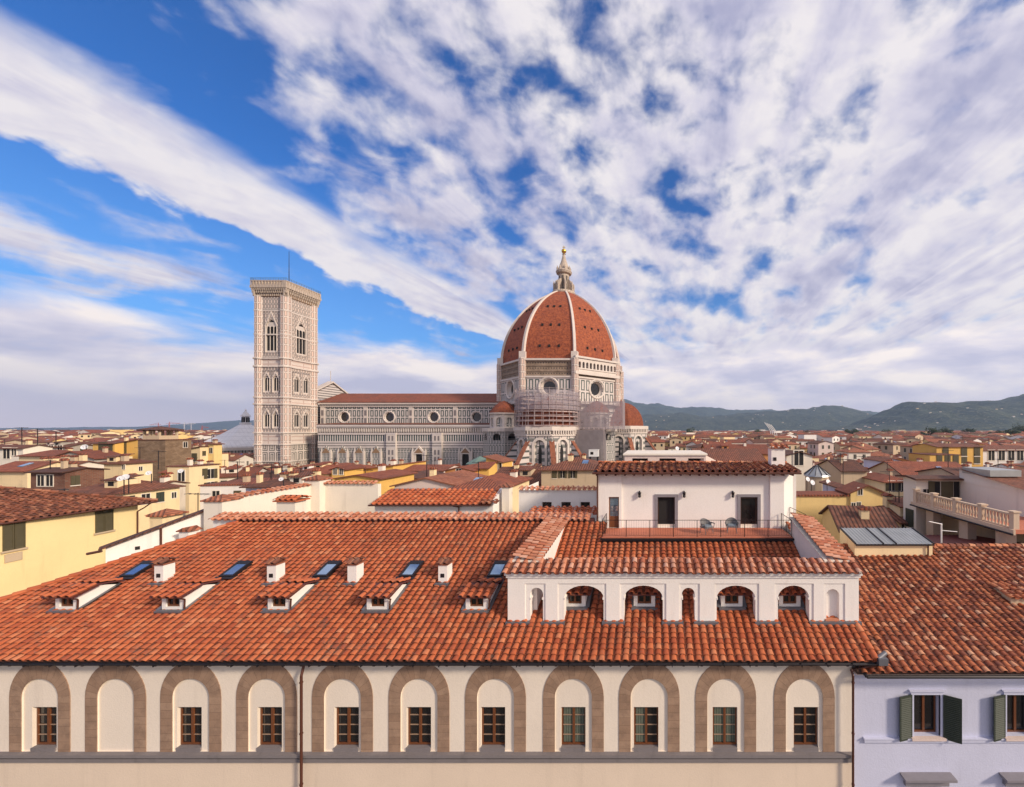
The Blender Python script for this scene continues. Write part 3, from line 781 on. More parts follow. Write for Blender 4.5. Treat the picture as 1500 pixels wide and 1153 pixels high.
# ------------------------------------------------------------------ arcaded screen standing on that roof
LD = 18.0; lx0, lx1 = -6.95, 9.58
def lx(px): return X(px, LD)
def lz(py): return Z(py, LD)
log = thing('roof_arcade', (1.3, LD, 16.0), 'cream arcaded screen wall with tiled capping standing on the front roof', 'arcade')
ztop = lz(839)
panels = [(769, 799), (817, 888), (908, 976), (995, 1025), (1047, 1112), (1135, 1192), (1207, 1238)]
ops1 = [(lx(a), lx(b), lz(935), lz(855), 0, 'flat') for a, b in panels]
L1 = lambda u, v, w: Vector((u, LD + w, v)); L2 = lambda u, v, w: Vector((u, LD + .045 + w, v))
mb = MB()
mb.wall(L1, lx0, lx1, lz(940), ztop, ops1, .05)
big = [(826, 884), (914, 971), (1050, 1107), (1140, 1186)]; small = [(776, 795), (999, 1018)]
ops2 = [(lx(a), lx(b), lz(938), lz(877), .60, 'round') for a, b in big] + [(lx(a), lx(b), lz(938), lz(871), .30, 'round') for a, b in small]
ops2 += [(lx(1211), lx(1230), lz(938), lz(873), .30, 'round')]
mb.wall(L2, lx0, lx1, lz(940), ztop, ops2, .44)
mb.face([L2(lx(1209), lz(938), .2), L2(lx(1232), lz(938), .2), L2(lx(1232), lz(858), .2), L2(lx(1209), lz(858), .2)])
mb.wall(lambda u, v, w: Vector((u, LD + .49 + w, v)), lx0, lx1, lz(940), ztop, [o for o in ops2 if abs(o[0] - lx(1211)) > .01], .0)
for x in (lx0, lx1): mb.face([(x, LD, 15.6), (x, LD + .49, 15.6), (x, LD + .49, ztop), (x, LD, ztop)])
mb.build('wall', M['white'], log)
for a, b in big + small:                         # imposts at the springing
    zz = lz(876)
    for x, s in ((lx(a), 1), (lx(b), -1)):
        q = sorted((x - s * .01, x + s * .05)); mb = MB(); mb.box(q[0], q[1], LD + .03, LD + .46, zz - .10, zz); mb.build('impost', M['white'], log)
mb = MB(); mb.box(lx0 - .06, lx1 + .06, LD - .06, LD + .55, lz(846), lz(842) - .002); mb.box(lx0 - .12, lx1 + .12, LD - .12, LD + .6, lz(842), ztop + .02)
mb.build('cornice', M['white'], log)
mb = MB()
for x0_, x1_ in ((lx0, lx(776)), (lx(795), lx(826)), (lx(884), lx(914)), (lx(971), lx(999)), (lx(1018), lx(1050)), (lx(1107), lx(1140)), (lx(1186), lx1)):
    mb.box(x0_ - .06, x1_ + .06, LD - .16, LD + .01, RZ(LD) - .05, RZ(LD - .1) + .13)
mb.build('flashing', M['lead'], log)
mb = MB()
tile_roof(mb, (-7.2, LD - .26, ztop + .02), (1, 0, 0), slope(.42), 45, 3, .3755, .33, rng=random.Random(31), rough=1.4)
tile_roof(mb, (9.7, LD + 1.35, ztop + .1), (-1, 0, 0), Vector((0, -.92, .38)), 40, 2, .4225, .33, rng=random.Random(32))
mb.build('capping', [M['terra_pale'], M['terra_pan']], log)
mb = MB(); mb.box(lx(1209), lx(1229), LD - .03, LD + .2, RZ(LD) + .0, RZ(LD) + .16); mb.build('broken_tile', [M['terra_pale'], M['terra_pan']], log)
# the two raking parapets that tie it back
def rake(x0, x1, za, zb_, d1, label, name='raking_parapet'):
    o = thing(name, ((x0 + x1) / 2, LD + .5, 16), label, 'parapet')
    w = MB()
    w.hexa([(x0 + .12, LD + .5, 15.5), (x1 - .12, LD + .5, 15.5), (x1 - .12, d1, 17.5), (x0 + .12, d1, 17.5), (x0 + .12, LD + .5, za - .1), (x1 - .12, LD + .5, za - .1), (x1 - .12, d1, zb_ - .1), (x0 + .12, d1, zb_ - .1)])
    w.build('wall', M['white'], o)
    t = MB(); L = d1 - LD - .4; sl_ = (zb_ - za) / L; Ud = Vector((0, 1, sl_)).normalized()
    n = int(L / Ud.y / .36); wd = (x1 - x0)
    tile_roof(t, (x1 + .06, LD + .4, za - .12), Ud, Vector((-.98, 0, .2)), n, int(wd / .33 + .5), .36, .34, rng=random.Random(41))
    t.build('capping', [M['terra_pale'], M['terra_pan']], o)
    ed = MB(); ed.hexa([(x0 + .02, LD + .45, za - .14), (x1, LD + .45, za - .14), (x1, d1, zb_ - .14), (x0 + .02, d1, zb_ - .14), (x0 + .02, LD + .45, za - .06), (x1, LD + .45, za - .06), (x1, d1, zb_ - .06), (x0 + .02, d1, zb_ - .06)])
    ed.build('capping_bed', M['white2'], o)
rake(-6.95, -5.6, 18.95, 19.5, 24.6, 'tile capped sloping parapet on the left of the roof court, its sunny side cream')
rake(8.15, 9.55, 18.95, 19.95, 23.4, 'tile capped sloping parapet on the right of the roof court, below the terrace railing')

# ------------------------------------------------------------------ the terrace house behind
PD = 25.1; zf = 18.8
pent = thing('terrace_house', (2.8, PD, 18.8), 'white rooftop house with two stone framed doors opening on a railed terrace', 'house')
def hx(px): return X(px, PD)
def hz(py): return Z(py, PD)
HP = lambda u, v, w: Vector((u, PD + w, v))
ez = 22.45
mb = MB()
mb.wall(HP, hx(911), hx(1127), zf - .3, ez, [(hx(963), hx(991), zf, hz(727), 0, 'flat'), (hx(1083), hx(1111), zf, hz(727), 0, 'flat')], .3)
mb.wall(lambda u, v, w: Vector((u, PD - .15 + w, v)), hx(877), hx(911), zf - 1.2, ez, [(hx(892), hx(907), zf, hz(727.5), 0, 'flat')], .3)
mb.face([(hx(911), PD - .15, zf - .3), (hx(911), PD, zf - .3), (hx(911), PD, ez), (hx(911), PD - .15, ez)])
mb.wall(lambda u, v, w: Vector((u, PD - .2 + w, v)), hx(1127), hx(1147), zf - 1, ez, [], .3)
mb.face([(hx(1127), PD - .2, zf - .3), (hx(1127), PD, zf - .3), (hx(1127), PD, ez), (hx(1127), PD - .2, ez)])
xr_ = X(1166, 26.0)
mb.face([(hx(1147), PD - .2, 16), (xr_, 26.0, 16), (xr_, 26.0, ez + .3), (hx(1147), PD - .2, ez)])
mb.face([(xr_, 26.0, 16), (xr_, 31, 16), (xr_, 31, ez), (xr_, 26, ez)])
mb.face([(hx(877), PD - .15, 16), (hx(877), 31, 16), (hx(877), 31, ez), (hx(877), PD - .15, ez)])
mb.face([(hx(877), 31, 16), (xr_, 31, 16), (xr_, 31, ez), (hx(877), 31, ez)])
mb.box(hx(877) + .1, xr_ - .1, PD + .6, PD + .7, 18, ez)
mb.build('wall', M['white'], pent)
for a, b in ((959, 993), (1080, 1114)):
    f = MB(); x0, x1 = hx(a), hx(b); t = .2
    f.box(x0, x0 + t, PD - .07, PD + .1, zf, hz(724)); f.box(x1 - t, x1, PD - .07, PD + .1, zf, hz(724)); f.box(x0 + t, x1 - t, PD - .068, PD + .1, hz(728), hz(724) - .001)
    o = f.build('door_frame', M['frame_stone'], pent)
    dr = MB(); x0 += t; x1 -= t; y = PD + .16
    if a > 1000:
        dr.box(x0, x0 + .1, y, y + .05, zf, hz(728)); dr.box(x1 - .1, x1, y, y + .05, zf, hz(728)); dr.box(x0 + .1, x1 - .1, y, y + .05, zf, zf + .25); dr.box(x0 + .1, x1 - .1, y, y + .05, hz(731), hz(728))
        dr.build('door', M['wood_dark'], o)
        g = MB(); g.face([(x0 + .1, y + .03, zf + .2), (x1 - .1, y + .03, zf + .2), (x1 - .1, y + .03, hz(729)), (x0 + .1, y + .03, hz(729))]); g.build('pane', M['glass'], o)
    else:
        dr.box(x0, x0 + .06, y, y + .05, zf, hz(728)); dr.box(x1 - .06, x1, y, y + .05, zf, hz(728)); dr.box(x0 + .06, x1 - .06, y, y + .05, hz(730), hz(728))
        dr.build('door', M['wood_dark'], o)
        g = MB(); g.face([(x0 + .05, y + .04, zf), (x1 - .05, y + .04, zf), (x1 - .05, y + .04, hz(729)), (x0 + .05, y + .04, hz(729))]); g.build('door_opening', M['hole'], o)
dn = MB(); x0, x1 = hx(892), hx(907); y = PD + .0
dn.box(x0, x0 + .07, y, y + .05, zf, hz(727.5)); dn.box(x1 - .07, x1, y, y + .05, zf, hz(727.5)); dn.box(x0 + .07, x1 - .07, y, y + .05, hz(730), hz(727.5)); dn.box(x0 + .07, x1 - .07, y, y + .05, zf, zf + .75)
o = dn.build('side_door', M['wood'], pent)
g = MB(); g.face([(x0 + .06, y + .03, zf + .7), (x1 - .06, y + .03, zf + .7), (x1 - .06, y + .03, hz(729)), (x0 + .06, y + .03, hz(729))]); g.build('pane', M['glass_sky'], o)
for px in (937, 1002, 1073):
    l = MB(); x = hx(px); z = hz(723)
    l.box(x - .04, x + .04, PD - .16, PD - .0, z + .12, z + .18); l.lathe([(0, .16), (.12, .08), (.12, .05), (.09, .05), (.09, -.17), (.11, -.18), (.05, -.24), (0, -.25)], (x, PD - .16, z), 8)
    l.build('wall_lamp', M['metal_dark'], pent)
# roof
mb = MB(); x0, x1 = X(868, 24.45), X(1173, 24.45)
tile_roof(mb, (x0, 24.4, 22.50), (1, 0, 0), slope(.14), int((x1 - x0) / .44), 8, .44, .33, rng=random.Random(51), rough=1.3)
tile_roof(mb, (x1, 29.7, 22.46), (-1, 0, 0), Vector((0, -.99, .14)), int((x1 - x0) / .44), 8, .44, .33, rng=random.Random(52))
ridge_tiles(mb, (x0, 27.1, 22.88), (x1, 27.1, 22.88), .16)
mb.build('roof', [M['terra_old'], M['terra_pan_old']], pent)
mb = MB(); mb.prism([(x0, 24.45, 22.46), (x1, 24.45, 22.46), (x1, 27.1, 22.84), (x0, 27.1, 22.84)], (0, 0, -.1)); mb.prism([(x0, 27.1, 22.84), (x1, 27.1, 22.84), (x1, 31.4, 22.0), (x0, 31.4, 22.0)], (0, 0, -.1))
for k in range(int((x1 - x0) / .6)): mb.box(x0 + .2 + k * .6, x0 + .3 + k * .6, 24.5, PD, 22.26, 22.36)
mb.build('roof_deck', M['maroon'], pent)
mb = MB(); mb.tube((x0, 24.36, 22.44), (x1, 24.36, 22.44), .07, 8); mb.tube((hx(876), 24.85, 22.4), (hx(876), 24.85, 17.8), .05, 8); mb.build('gutter', M['pipe'], pent)
c = MB(); cx0, cx1 = X(1130, 26.2), X(1150, 26.2); c.box(cx0, cx1, 26.2, 27.0, 22.6, Z(657, 26.2)); o = c.build('chimney', M['white'], pent)
c = MB(); tile_roof(c, (cx0 - .1, 26.05, Z(657, 26.2)), (1, 0, 0), slope(.4), 3, 2, .38, .32, seg=4); c.box(cx0 - .08, cx1 + .08, 26.12, 27.08, Z(657, 26.2), Z(657, 26.2) + .05); c.build('chimney_cap', M['terra_old'], o)
c = MB(); c.box(cx0 + .12, cx0 + .34, 26.17, 26.25, Z(675, 26.2), Z(670, 26.2)); c.build('soot_door', M['metal_dark'], o)
# terrace
tx0, tx1, td = -3.2, 8.22, 22.85
mb = MB(); mb.box(tx0, tx1, td, PD - .05, zf - .06, zf); mb.build('terrace_floor', M['cotto'], pent)
mb = MB(); mb.box(tx0, tx1, td + .02, td + .25, 17.9, zf - .062); mb.box(tx0 - .08, tx1 + .05, td - .12, td + .02, zf - .17, zf - .065)
mb.box(tx0, tx0 + .2, td + .25, PD, 17.9, zf - .062); mb.box(tx1 - .2, tx1, td + .25, PD, 17.9, zf - .062); mb.build('terrace_edge', M['metal_dark'], pent)
def railing(pts, parent, h=1.0, post=1.38, bar=.145):
    r = MB()
    for p, q in zip(pts, pts[1:]):
        p = Vector(p); q = Vector(q); L = (q - p).length; d = (q - p) / L; upz = Vector((0, 0, 1))
        r.tube(p + upz * h, q + upz * h, .018, 6); r.tube(p + upz * .1, q + upz * .1, .012, 6)
        for k in range(int(round(L / post)) + 1):
            c = p + d * (L * k / max(1, round(L / post))); r.tube(c, c + upz * h, .020, 6)
        for k in range(int(L / bar)):
            c = p + d * (k * bar); r.tube(c + upz * .1, c + upz * h,   .0045, 4, cap=False)
    return r.build('railing', M['iron'], parent)
railing([(tx0 + .03, PD - .3, zf), (tx0 + .03, td + .05, zf), (tx1 - .05, td + .05, zf), (tx1 - .05, PD - .3, zf)], pent)
railing([(8.9, 25.3, zf + .4), (9.6, 24.5, zf + .1), (10.0, 22.6, zf - .6)], pent, h=.9)
def chair(px, d, rot, label):
    t = thing('wicker_chair', (X(px, d), d, zf), label, 'chair', 'wicker armchairs on the terrace', rot)
    R = lambda: MB()
    s = R(); s.box(-.30, .30, -.28, .28, .36, .44); s.build('seat', M['wicker'], t, )
    c = R(); c.box(-.26, .26, -.26, .22, .442, .50); c.build('cushion', M['wicker_cushion'], t)
    b = R(); n = 12                                # rounded tub back and arms
    for i in range(n):
        a0 = PI * i / n; a1 = PI * (i + 1) / n
        def pt(a, r, z): return (r * math.cos(a), -.0 + r * .92 * math.sin(a), z)
        h0 = .62 + .24 * math.sin(a0) ** 1.5; h1 = .62 + .24 * math.sin(a1) ** 1.5
        b.hexa([pt(a0, .33, .36), pt(a0, .37, .36), pt(a1, .37, .36), pt(a1, .33, .36), pt(a0, .37, h0), pt(a0, .42, h0), pt(a1, .42, h1), pt(a1, .37, h1)])
    b.build('backrest', M['wicker'], t)
    for sx in (-1, 1):
        a = R(); a.tube((sx * .40, -.30, .62), (sx * .40, .02, .62), .035, 6); a.tube((sx * .38, -.30, .62), (sx * .33, -.27, .36), .02, 6); a.build('armrest', M['wicker'], t)
        for sy in (-1, 1):
            l = R(); l.tube((sx * .26, sy * .24, .37), (sx * .30, sy * .27, 0), .022, 6); l.build('leg', M['wicker'], t)
chair(1035, 23.7, .55, 'grey wicker armchair on the terrace nearer the middle of the railing')
chair(1072, 23.9, -.15, 'grey wicker armchair on the terrace in front of the right hand stone door frame')

# low white service block behind the terrace house
t = thing('service_block', (1.5, 36, 0), 'flat topped white rooftop block with three dark slots, behind the terrace house roof', 'building')
mb = MB(); d = 36; zt = Z(667, d)
mb.wall(lambda u, v, w: Vector((u, d + w, v)), X(915, d), X(1034, d), 12, zt, [(X(a, d), X(b, d), Z(679, d), Z(671.5, d), 0, 'flat') for a, b in ((926, 949), (966, 990), (1008, 1031))], .5)
mb.hexa([(X(1034, d), d, 12), (X(1052, d), d + 1.5, 12), (X(1052, d), d + 6, 12), (X(915, d), d + 6, 12), (X(1034, d), d, zt), (X(1052, d), d + 1.5, zt - .6), (X(1052, d), d + 6, zt - .6), (X(915, d), d + 6, zt)])
mb.build('wall', M['pink'], t)
mb = MB(); mb.box(X(913, d), X(1036, d), d - .15, d + 6, zt + .002, zt + .16); mb.build('parapet', M['white2'], t)
for a, b in ((926, 949), (966, 990), (1008, 1031)):
    g = MB(); g.face([(X(a, d), d + .35, Z(680, d)), (X(b, d), d + .35, Z(680, d)), (X(b, d), d + .35, Z(671, d)), (X(a, d), d + .35, Z(671, d))]); g.build('window', M['glass'], t)

# ------------------------------------------------------------------ lilac building on the right
RW = 16.95
lil = thing('lilac_house', (14, RW, 0), 'lilac plastered house with open green shutters and a weathered tile roof', 'house')
def rx(px): return X(px, RW)
def rz(py): return Z(py, RW)
def rplane(d): return 14.86 + .35 * (d - 16.35)
mb = MB()
LWIN = [(1338, 1377), (1474, 1513)]
mb.wall(lambda u, v, w: Vector((u, RW + w, v)), 8.64, 24, 9.4, 14.75, [(rx(a), rx(b), rz(1078), rz(1017), 0, 'flat') for a, b in LWIN], .35)
mb.wall(lambda u, v, w: Vector((u, RW + w, v)), 8.64, 24, 0, 9.4, [(rx(1334), rx(1380), 7.2, rz(1153), 0, 'flat'), (rx(1476), rx(1522), 7.2, rz(1153), 0, 'flat')], .3)
mb.box(8.7, 24, RW + .6, RW + .7, 4, 14.7)
mb.face([(24, RW, 0), (24, 24.5, 0), (24, 24.5, 17.3), (24, RW, 14.8)])
mb.build('wall', M['lilac'], lil)
mb = MB(); mb.box(rx(1265), 24, RW - .1, RW + .05, rz(1085.5), rz(1081)); mb.box(rx(1264), 24, RW - .14, RW + .05, rz(1081) + .001, rz(1079)); mb.build('string_course', M['lilac'], lil)
for a, b in LWIN:
    x0, x1 = rx(a), rx(b); z0, z1 = rz(1078), rz(1017)
    w = casement(x0 + .04, x1 - .04, z0, z1 - .02, RW + .22, lil, 1, woodm='wood')
    f = MB(); f.box(x0 - .14, x1 + .14, RW - .05, RW + .08, z1, z1 + .16); f.box(x0 - .14, x0 - .0, RW - .04, RW + .08, z0, z1); f.box(x1, x1 + .14, RW - .04, RW + .08, z0, z1)
    f.box(x0 - .22, x1 + .22, RW - .12, RW + .04, z1 + .161, z1 + .22)
    f.build('window_surround', M['frame_stone'] if False else M['lilac'], w)
    s_ = MB(); s_.box(x0 - .16, x1 + .16, RW - .18, RW + .2, z0 - .1, z0 - .002); s_.build('window_sill', M['pink'], w)
    for side, hinge, ang in ((-1, x0 - .10, 14), (1, x1 + .10, 26)):
        sh = MB(); Wd = .66; an = math.radians(ang)
        dx = Vector((side * math.cos(an), -math.sin(an), 0)); nn = Vector((dx.y, -dx.x, 0))
        h0 = Vector((hinge, RW - .06, 0))
        Mx = Matrix((dx, nn, Vector((0, 0, 1)))).transposed()
        zc_, hh = (z0 + z1) / 2 - .03, (z1 - z0) / 2 + .05
        def bxs(c0, c1, e0, e1, th=.02): sh.obox(h0 + dx * ((c0 + c1) / 2) + Vector((0, 0, (e0 + e1) / 2)), (c1 - c0) / 2, th, (e1 - e0) / 2, Mx)
        bxs(0, .06, zc_ - hh, zc_ + hh); bxs(Wd - .06, Wd, zc_ - hh, zc_ + hh)
        bxs(.06, Wd - .06, zc_ - hh, zc_ - hh + .08); bxs(.06, Wd - .06, zc_ + hh - .07, zc_ + hh); 
        bxs(.06, Wd - .06, zc_ - hh + .08, zc_ + hh - .07, .004)
        n = 22
        for k in range(n):
            zz = zc_ - hh + .08 + (2 * hh - .15) * (k + .5) / n
            T = Mx @ Matrix.Rotation(math.radians(38), 3, 'X')
            sh.obox(h0 + dx * (Wd / 2) + Vector((0, 0, zz)), Wd / 2 - .06, .046, .006, T)
        sh.build('shutter', M['green_shut'], w)
for a, b in ((1318, 1392), (1463, 1537)):
    f = MB(); x0, x1 = rx(a), rx(b); z = rz(1131)
    f.box(x0, x1, RW - .42, RW + .02, z - .10, z); f.box(x0 + .08, x1 - .08, RW - .3, RW + .02, z - .2, z - .102); f.box(x0 + .16, x1 - .16, RW - .16, RW + .02, z - .5, z - .202)
    o = f.build('window_hood', M['frame_stone'], lil)
    casement(x0 + .5, x1 - .5, 7.2, rz(1153), RW + .2, lil, 2)
mb = MB(); Sr = slope(.35)
mb.prism([(8.66, 16.4, rplane(16.4) - .04), (24, 16.4, rplane(16.4) - .04), (24, 24.6, rplane(24.6) - .04), (8.66, 24.6, rplane(24.6) - .04)], (0, .02, -.13))
mb.build('roof_deck', M['under'], lil)
mb = MB()
# the tile courses of this old roof run slightly askew
skew = math.radians(6)
Ur = Vector((math.cos(skew), math.sin(skew) * .0, 0)).normalized()
tile_roof(mb, (8.75, 16.28, rplane(16.28)), (1, 0, 0), Sr, 42, 33, .372, .262, keep=lambda p: p.x > 8.9 and (p.x > 9.55 or p.y < 18) and not (12.3 < p.x < 17.2 and p.y > 23.5), rng=random.Random(61), rough=1.6, seg=5, rad=.34, hf=.6)
ridge_tiles(mb, (9.6, 24.55, rplane(24.5) + .05), (24, 24.55, rplane(24.5) + .05), .17)
mb.build('roof', [M['terra_old'], M['terra_pan_old']], lil)
mb = MB(); gy, gz = 16.26, 14.72
for (a1, b1), (a2, b2) in zip(prof, prof[1:]):
    mb.face([(9.0, gy + a1, gz + b1), (24, gy + a1, gz + b1), (24, gy + a2, gz + b2), (9.0, gy + a2, gz + b2)], smooth=True)
mb.tube((9.0, gy - .085, gz), (24, gy - .085, gz), .014, 6); mb.tube((9.0, gy, gz - .02), (8.75, 16.9, gz + .35), .07, 8)
mb.build('gutter', M['metal_dark'], lil)
mb = MB(); mb.box(8.66, 24, 16.5, RW + .02, 14.62, 14.73); mb.build('eave_board', M['pink'], lil)
# small dormer at the right edge of that roof
dd = 19.9; t = MB(); x0 = X(1481, dd); zz = rplane(dd)
t.hexa([(x0, dd, zz - .1), (x0 + 1.6, dd, zz - .1), (x0 + 1.6, dd + 1.2, zz + .3), (x0, dd + 1.2, zz + .3), (x0, dd, zz + .32), (x0 + 1.6, dd, zz + .32), (x0 + 1.6, dd + 1.2, zz + .5), (x0, dd + 1.2, zz + .5)])
o = t.build('dormer', M['beige'], lil)
t = MB(); tile_roof(t, (x0 - .25, dd - .2, zz + .36), (1, 0, 0), slope(.2), 5, 4, .4, .33, rng=random.Random(63), rough=2); t.build('dormer_tiles', M['terra_old'], o)
# ------------------------------------------------------------------ ground, hills
def gr(): 
    mb = MB(); R = 30000
    mb.face([(-R, -2000, 0), (R, -2000, 0), (R, R, 0), (-R, R, 0)]); return tag(mb.build('ground', M['ground']), kind='structure')
gr()
def interp(pts, x):
    if x <= pts[0][0]: return pts[0][1]
    for (a, b), (c, d) in zip(pts, pts[1:]):
        if x <= c: 
            t = (x - a) / (c - a); t = t * t * (3 - 2 * t) * .5 + t * .5
            return b + (d - b) * t
    return pts[-1][1]
HILLS = []
def hill(name, crest, d, depth, seed, amp=.06):
    """crest given as (bearing in photo px, height in photo px above the horizon); real distance d"""
    x0, x1 = crest[0][0], crest[-1][0]; n = int((x1 - x0) / 3.2); m = 22
    vs = []
    def height(px, t):
        hh = interp(crest, px) * d / F
        w = px * .02 + seed
        k = math.sin(min(1, t / .62) * PI / 2) ** 1.25 if t < .62 else math.cos((t - .62) / .38 * PI / 2)
        nz = mnoise.fractal(Vector((px * .016 + seed, t * 3.2, seed)), .9, 2.1, 6)
        nz2 = mnoise.fractal(Vector((px * .12 + seed, t * 9, seed)), .8, 2.1, 4)
        return max(-4, hh * (k * (1 + .16 * nz * min(1, 2 * (1 - abs(t - .5)))) ) + hh * amp * nz * k + nz2 * d * .0016 * min(1, hh / 40) - 3 * (1 - k))
    for j in range(m + 1):
        t = j / m; dd = d + (t - .62) * depth
        for i in range(n + 1):
            px = x0 + (x1 - x0) * i / n
            vs.append(((px - XV) * d / F, dd, height(px, t) + (H if t > .3 else H * t / .3) * (1 if t <= .62 else max(0, 1 - (t - .62) / .3))))
    fs = [(j * (n + 1) + i, j * (n + 1) + i + 1, (j + 1) * (n + 1) + i + 1, (j + 1) * (n + 1) + i) for j in range(m) for i in range(n)]
    mb = MB(); mb.idx(vs, fs, 0, True)
    o = tag(mb.build(name, M['hill']), kind='structure')
    HILLS.append((vs, n, m))
    return o
hill('hill', [(1180, 0), (1255, 7), (1285, 20), (1310, 32), (1335, 43), (1356, 46), (1378, 42), (1405, 40), (1430, 44), (1455, 47), (1500, 53), (1560, 58), (1650, 60), (1800, 40)], 3600, 2000, 3.3, .05)
hill('hill', [(820, 0), (900, 14), (950, 22), (1000, 24), (1040, 20), (1090, 24), (1130, 27), (1160, 30), (1200, 32), (1230, 29), (1262, 22), (1300, 20), (1400, 22), (1500, 14)], 5600, 2600, 9.1, .08)
hill('hill', [(760, 20), (860, 36), (915, 43), (960, 40), (1000, 33), (1060, 31), (1110, 29), (1160, 30), (1230, 27), (1280, 26), (1350, 24), (1500, 20)], 8600, 3200, 5.7, .03)
hill('hill', [(-60, 0), (100, 3), (260, 5), (340, 11), (368, 14), (420, 12), (520, 12), (640, 8), (760, 6)], 9200, 3000, 15.2, .03)

# ------------------------------------------------------------------ bell tower
bt = thing('bell_tower', (-160.7, 167, 0), 'tall square marble bell tower with tiers of pointed windows, beside the cathedral nave', 'bell tower')
D0, D1 = 160.0, 173.9
bx0, bx1 = -166.9, -154.6
def tz(py): return H + (YH - py) * D0 / F
S_ = lambda u, v, w: Vector((u, D0 + w, v))
E_ = lambda u, v, w: Vector((bx1 - w, u, v))
N_ = lambda u, v, w: Vector((u, D1 - w, v))
W_ = lambda u, v, w: Vector((bx0 + w, u, v))
faces = [(S_, bx0, bx1), (E_, D0, D1), (N_, bx0, bx1), (W_, D0, D1)]
top = tz(434)
tiers = [(0, tz(676), 'mb_camp'), (tz(676), tz(650), 'mb_camp2'), (tz(650), tz(634), 'mb_camp_p'), (tz(634), tz(592), 'mb_camp'),
         (tz(592), tz(582), 'mb_camp_p'), (tz(582), tz(537), 'mb_camp'), (tz(537), tz(525), 'mb_camp_p'), (tz(525), top, 'mb_camp')]
tmats = ['mb_camp', 'mb_camp2', 'mb_camp_p', 'mb_plain']
mb = MB(); holes = MB()
WINS = []
for P, a, b in faces:
    c = (a + b) / 2; L = b - a
    for z0, z1, mm in tiers:
        ops = []
        if mm == 'mb_camp' and z0 > 5 and z1 < top - 1:
            for s in (-1, 1):
                uc = c + s * L * .155; ops.append((uc - 1.2, uc + 1.2, z0 + (z1 - z0) * .16, z0 + (z1 - z0) * .56, 1.9, 'pointed'))
        elif z1 == top:
            ops.append((c - 2.25, c + 2.25, z0 + 2.6, z0 + 12.4, 3.9, 'pointed'))
        mb.wall(P, a, b, z0, z1, ops, .6, mi=tmats.index(mm), rmi=3)
        for o in ops: WINS.append((P, o))
mb.build('wall', [M[x] for x in tmats], bt)
for P, (a, b, c, d, rise, k) in WINS:
    w = MB()
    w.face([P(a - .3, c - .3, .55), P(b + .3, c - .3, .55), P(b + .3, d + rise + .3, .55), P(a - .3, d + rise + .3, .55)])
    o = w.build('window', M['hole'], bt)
    cm = MB(); n = 2 if b - a < 3 else 3
    for i in range(1, n):
        uu = a + (b - a) * i / n; cm.tube(P(uu, c, .3), P(uu, d + rise * .25, .3), .13, 8)
    for i in range(n):       # little tracery arches: a pierced plate at the head
        pass
    plate = [(a + (b - a) * i / n + .02, a + (b - a) * (i + 1) / n - .02, d - .1, d + .3, .8, 'pointed') for i in range(n)]
    cm.wall(lambda u, v, w_: P(u, v, .3 + w_), a - .05, b + .05, d - .1, d + rise * .72, plate, .01)
    cm.wall(lambda u, v, w_: P(u, v, .25 + w_), a, b, c, c + .7, [], .2)
    cm.build('mullion', M['mb_plain'], o)
    fr = MB()                                   # gable over the window
    ga = .55; bz = d + rise * .25; top_ = d + rise * 1.9; m_ = (a + b) / 2; hw = (b - a) / 2 + ga
    for s in (-1, 1):
        p = [P(m_ + s * hw, bz, -.18), P(m_ + s * (hw - .42), bz, -.18), P(m_, top_ - .9, -.18), P(m_, top_, -.18)]
        q = [v + (P(0, 0, .3) - P(0, 0, 0)) for v in p]
        fr.hexa(p + q)
        fr.tube(P(m_ + s * ((b - a) / 2 + .15), c, -.08), P(m_ + s * ((b - a) / 2 + .15), bz + .6, -.08), .16, 6)
    fr.build('window_gable', M['mb_plain'], o)
    dk = MB()                                   # dark spandrel frame round the pair
    hh = hw + .15
    for (u0, u1, v0, v1) in ((m_ - hh, m_ + hh, top_ + .1, top_ + .3), (m_ - hh, m_ - hh + .16, c - .6, top_ + .1), (m_ + hh - .16, m_ + hh, c - .6, top_ + .1), (m_ - hh, m_ + hh, c - .8, c - .6)):
        dk.hexa([P(u0, v0, -.05), P(u1, v0, -.05), P(u1, v0, .05), P(u0, v0, .05), P(u0, v1, -.05), P(u1, v1, -.05), P(u1, v1, .05), P(u0, v1, .05)])
    dk.build('window_frame', M['grey_stone'], o)
for cx, cy in ((bx0 + .7, D0 + .7), (bx1 - .7, D0 + .7), (bx1 - .7, D1 - .7), (bx0 + .7, D1 - .7)):        # octagonal corner piers
    mb = MB(); mb.lathe([(1.85, 0), (1.85, top)], (cx, cy, 0), 8, PI / 8, smooth=False); mb.build('corner_pier', M['mb_butt'], bt)
def ring_box(mb, x0, x1, y0, y1, z0, z1, g):
    mb.hexa([(x0 - g, y0 - g, z0), (x1 + g, y0 - g, z0), (x1 + g, y1 + g, z0), (x0 - g, y1 + g, z0), (x0 - g, y0 - g, z1), (x1 + g, y0 - g, z1), (x1 + g, y1 + g, z1), (x0 - g, y1 + g, z1)])
for py, g in ((676, .35), (651, .4), (634, .45), (592, .4), (582, .35), (537, .4), (525, .45), (455, .12), (490, .12)):
    mb = MB(); z = tz(py); ring_box(mb, bx0, bx1, D0, D1, z - .28, z + .28, g)
    for cx, cy in ((bx0 + .7, D0 + .7), (bx1 - .7, D0 + .7), (bx1 - .7, D1 - .7), (bx0 + .7, D1 - .7)): mb.lathe([(1.85 + g, z - .3), (1.85 + g, z + .3), (1.0, z + .32)], (cx, cy, 0), 8, PI / 8, smooth=False)
    mb.build('string_course', M['mb_plain'], bt)
z0 = tz(434); z1 = tz(423)
mb = MB()
n = 9
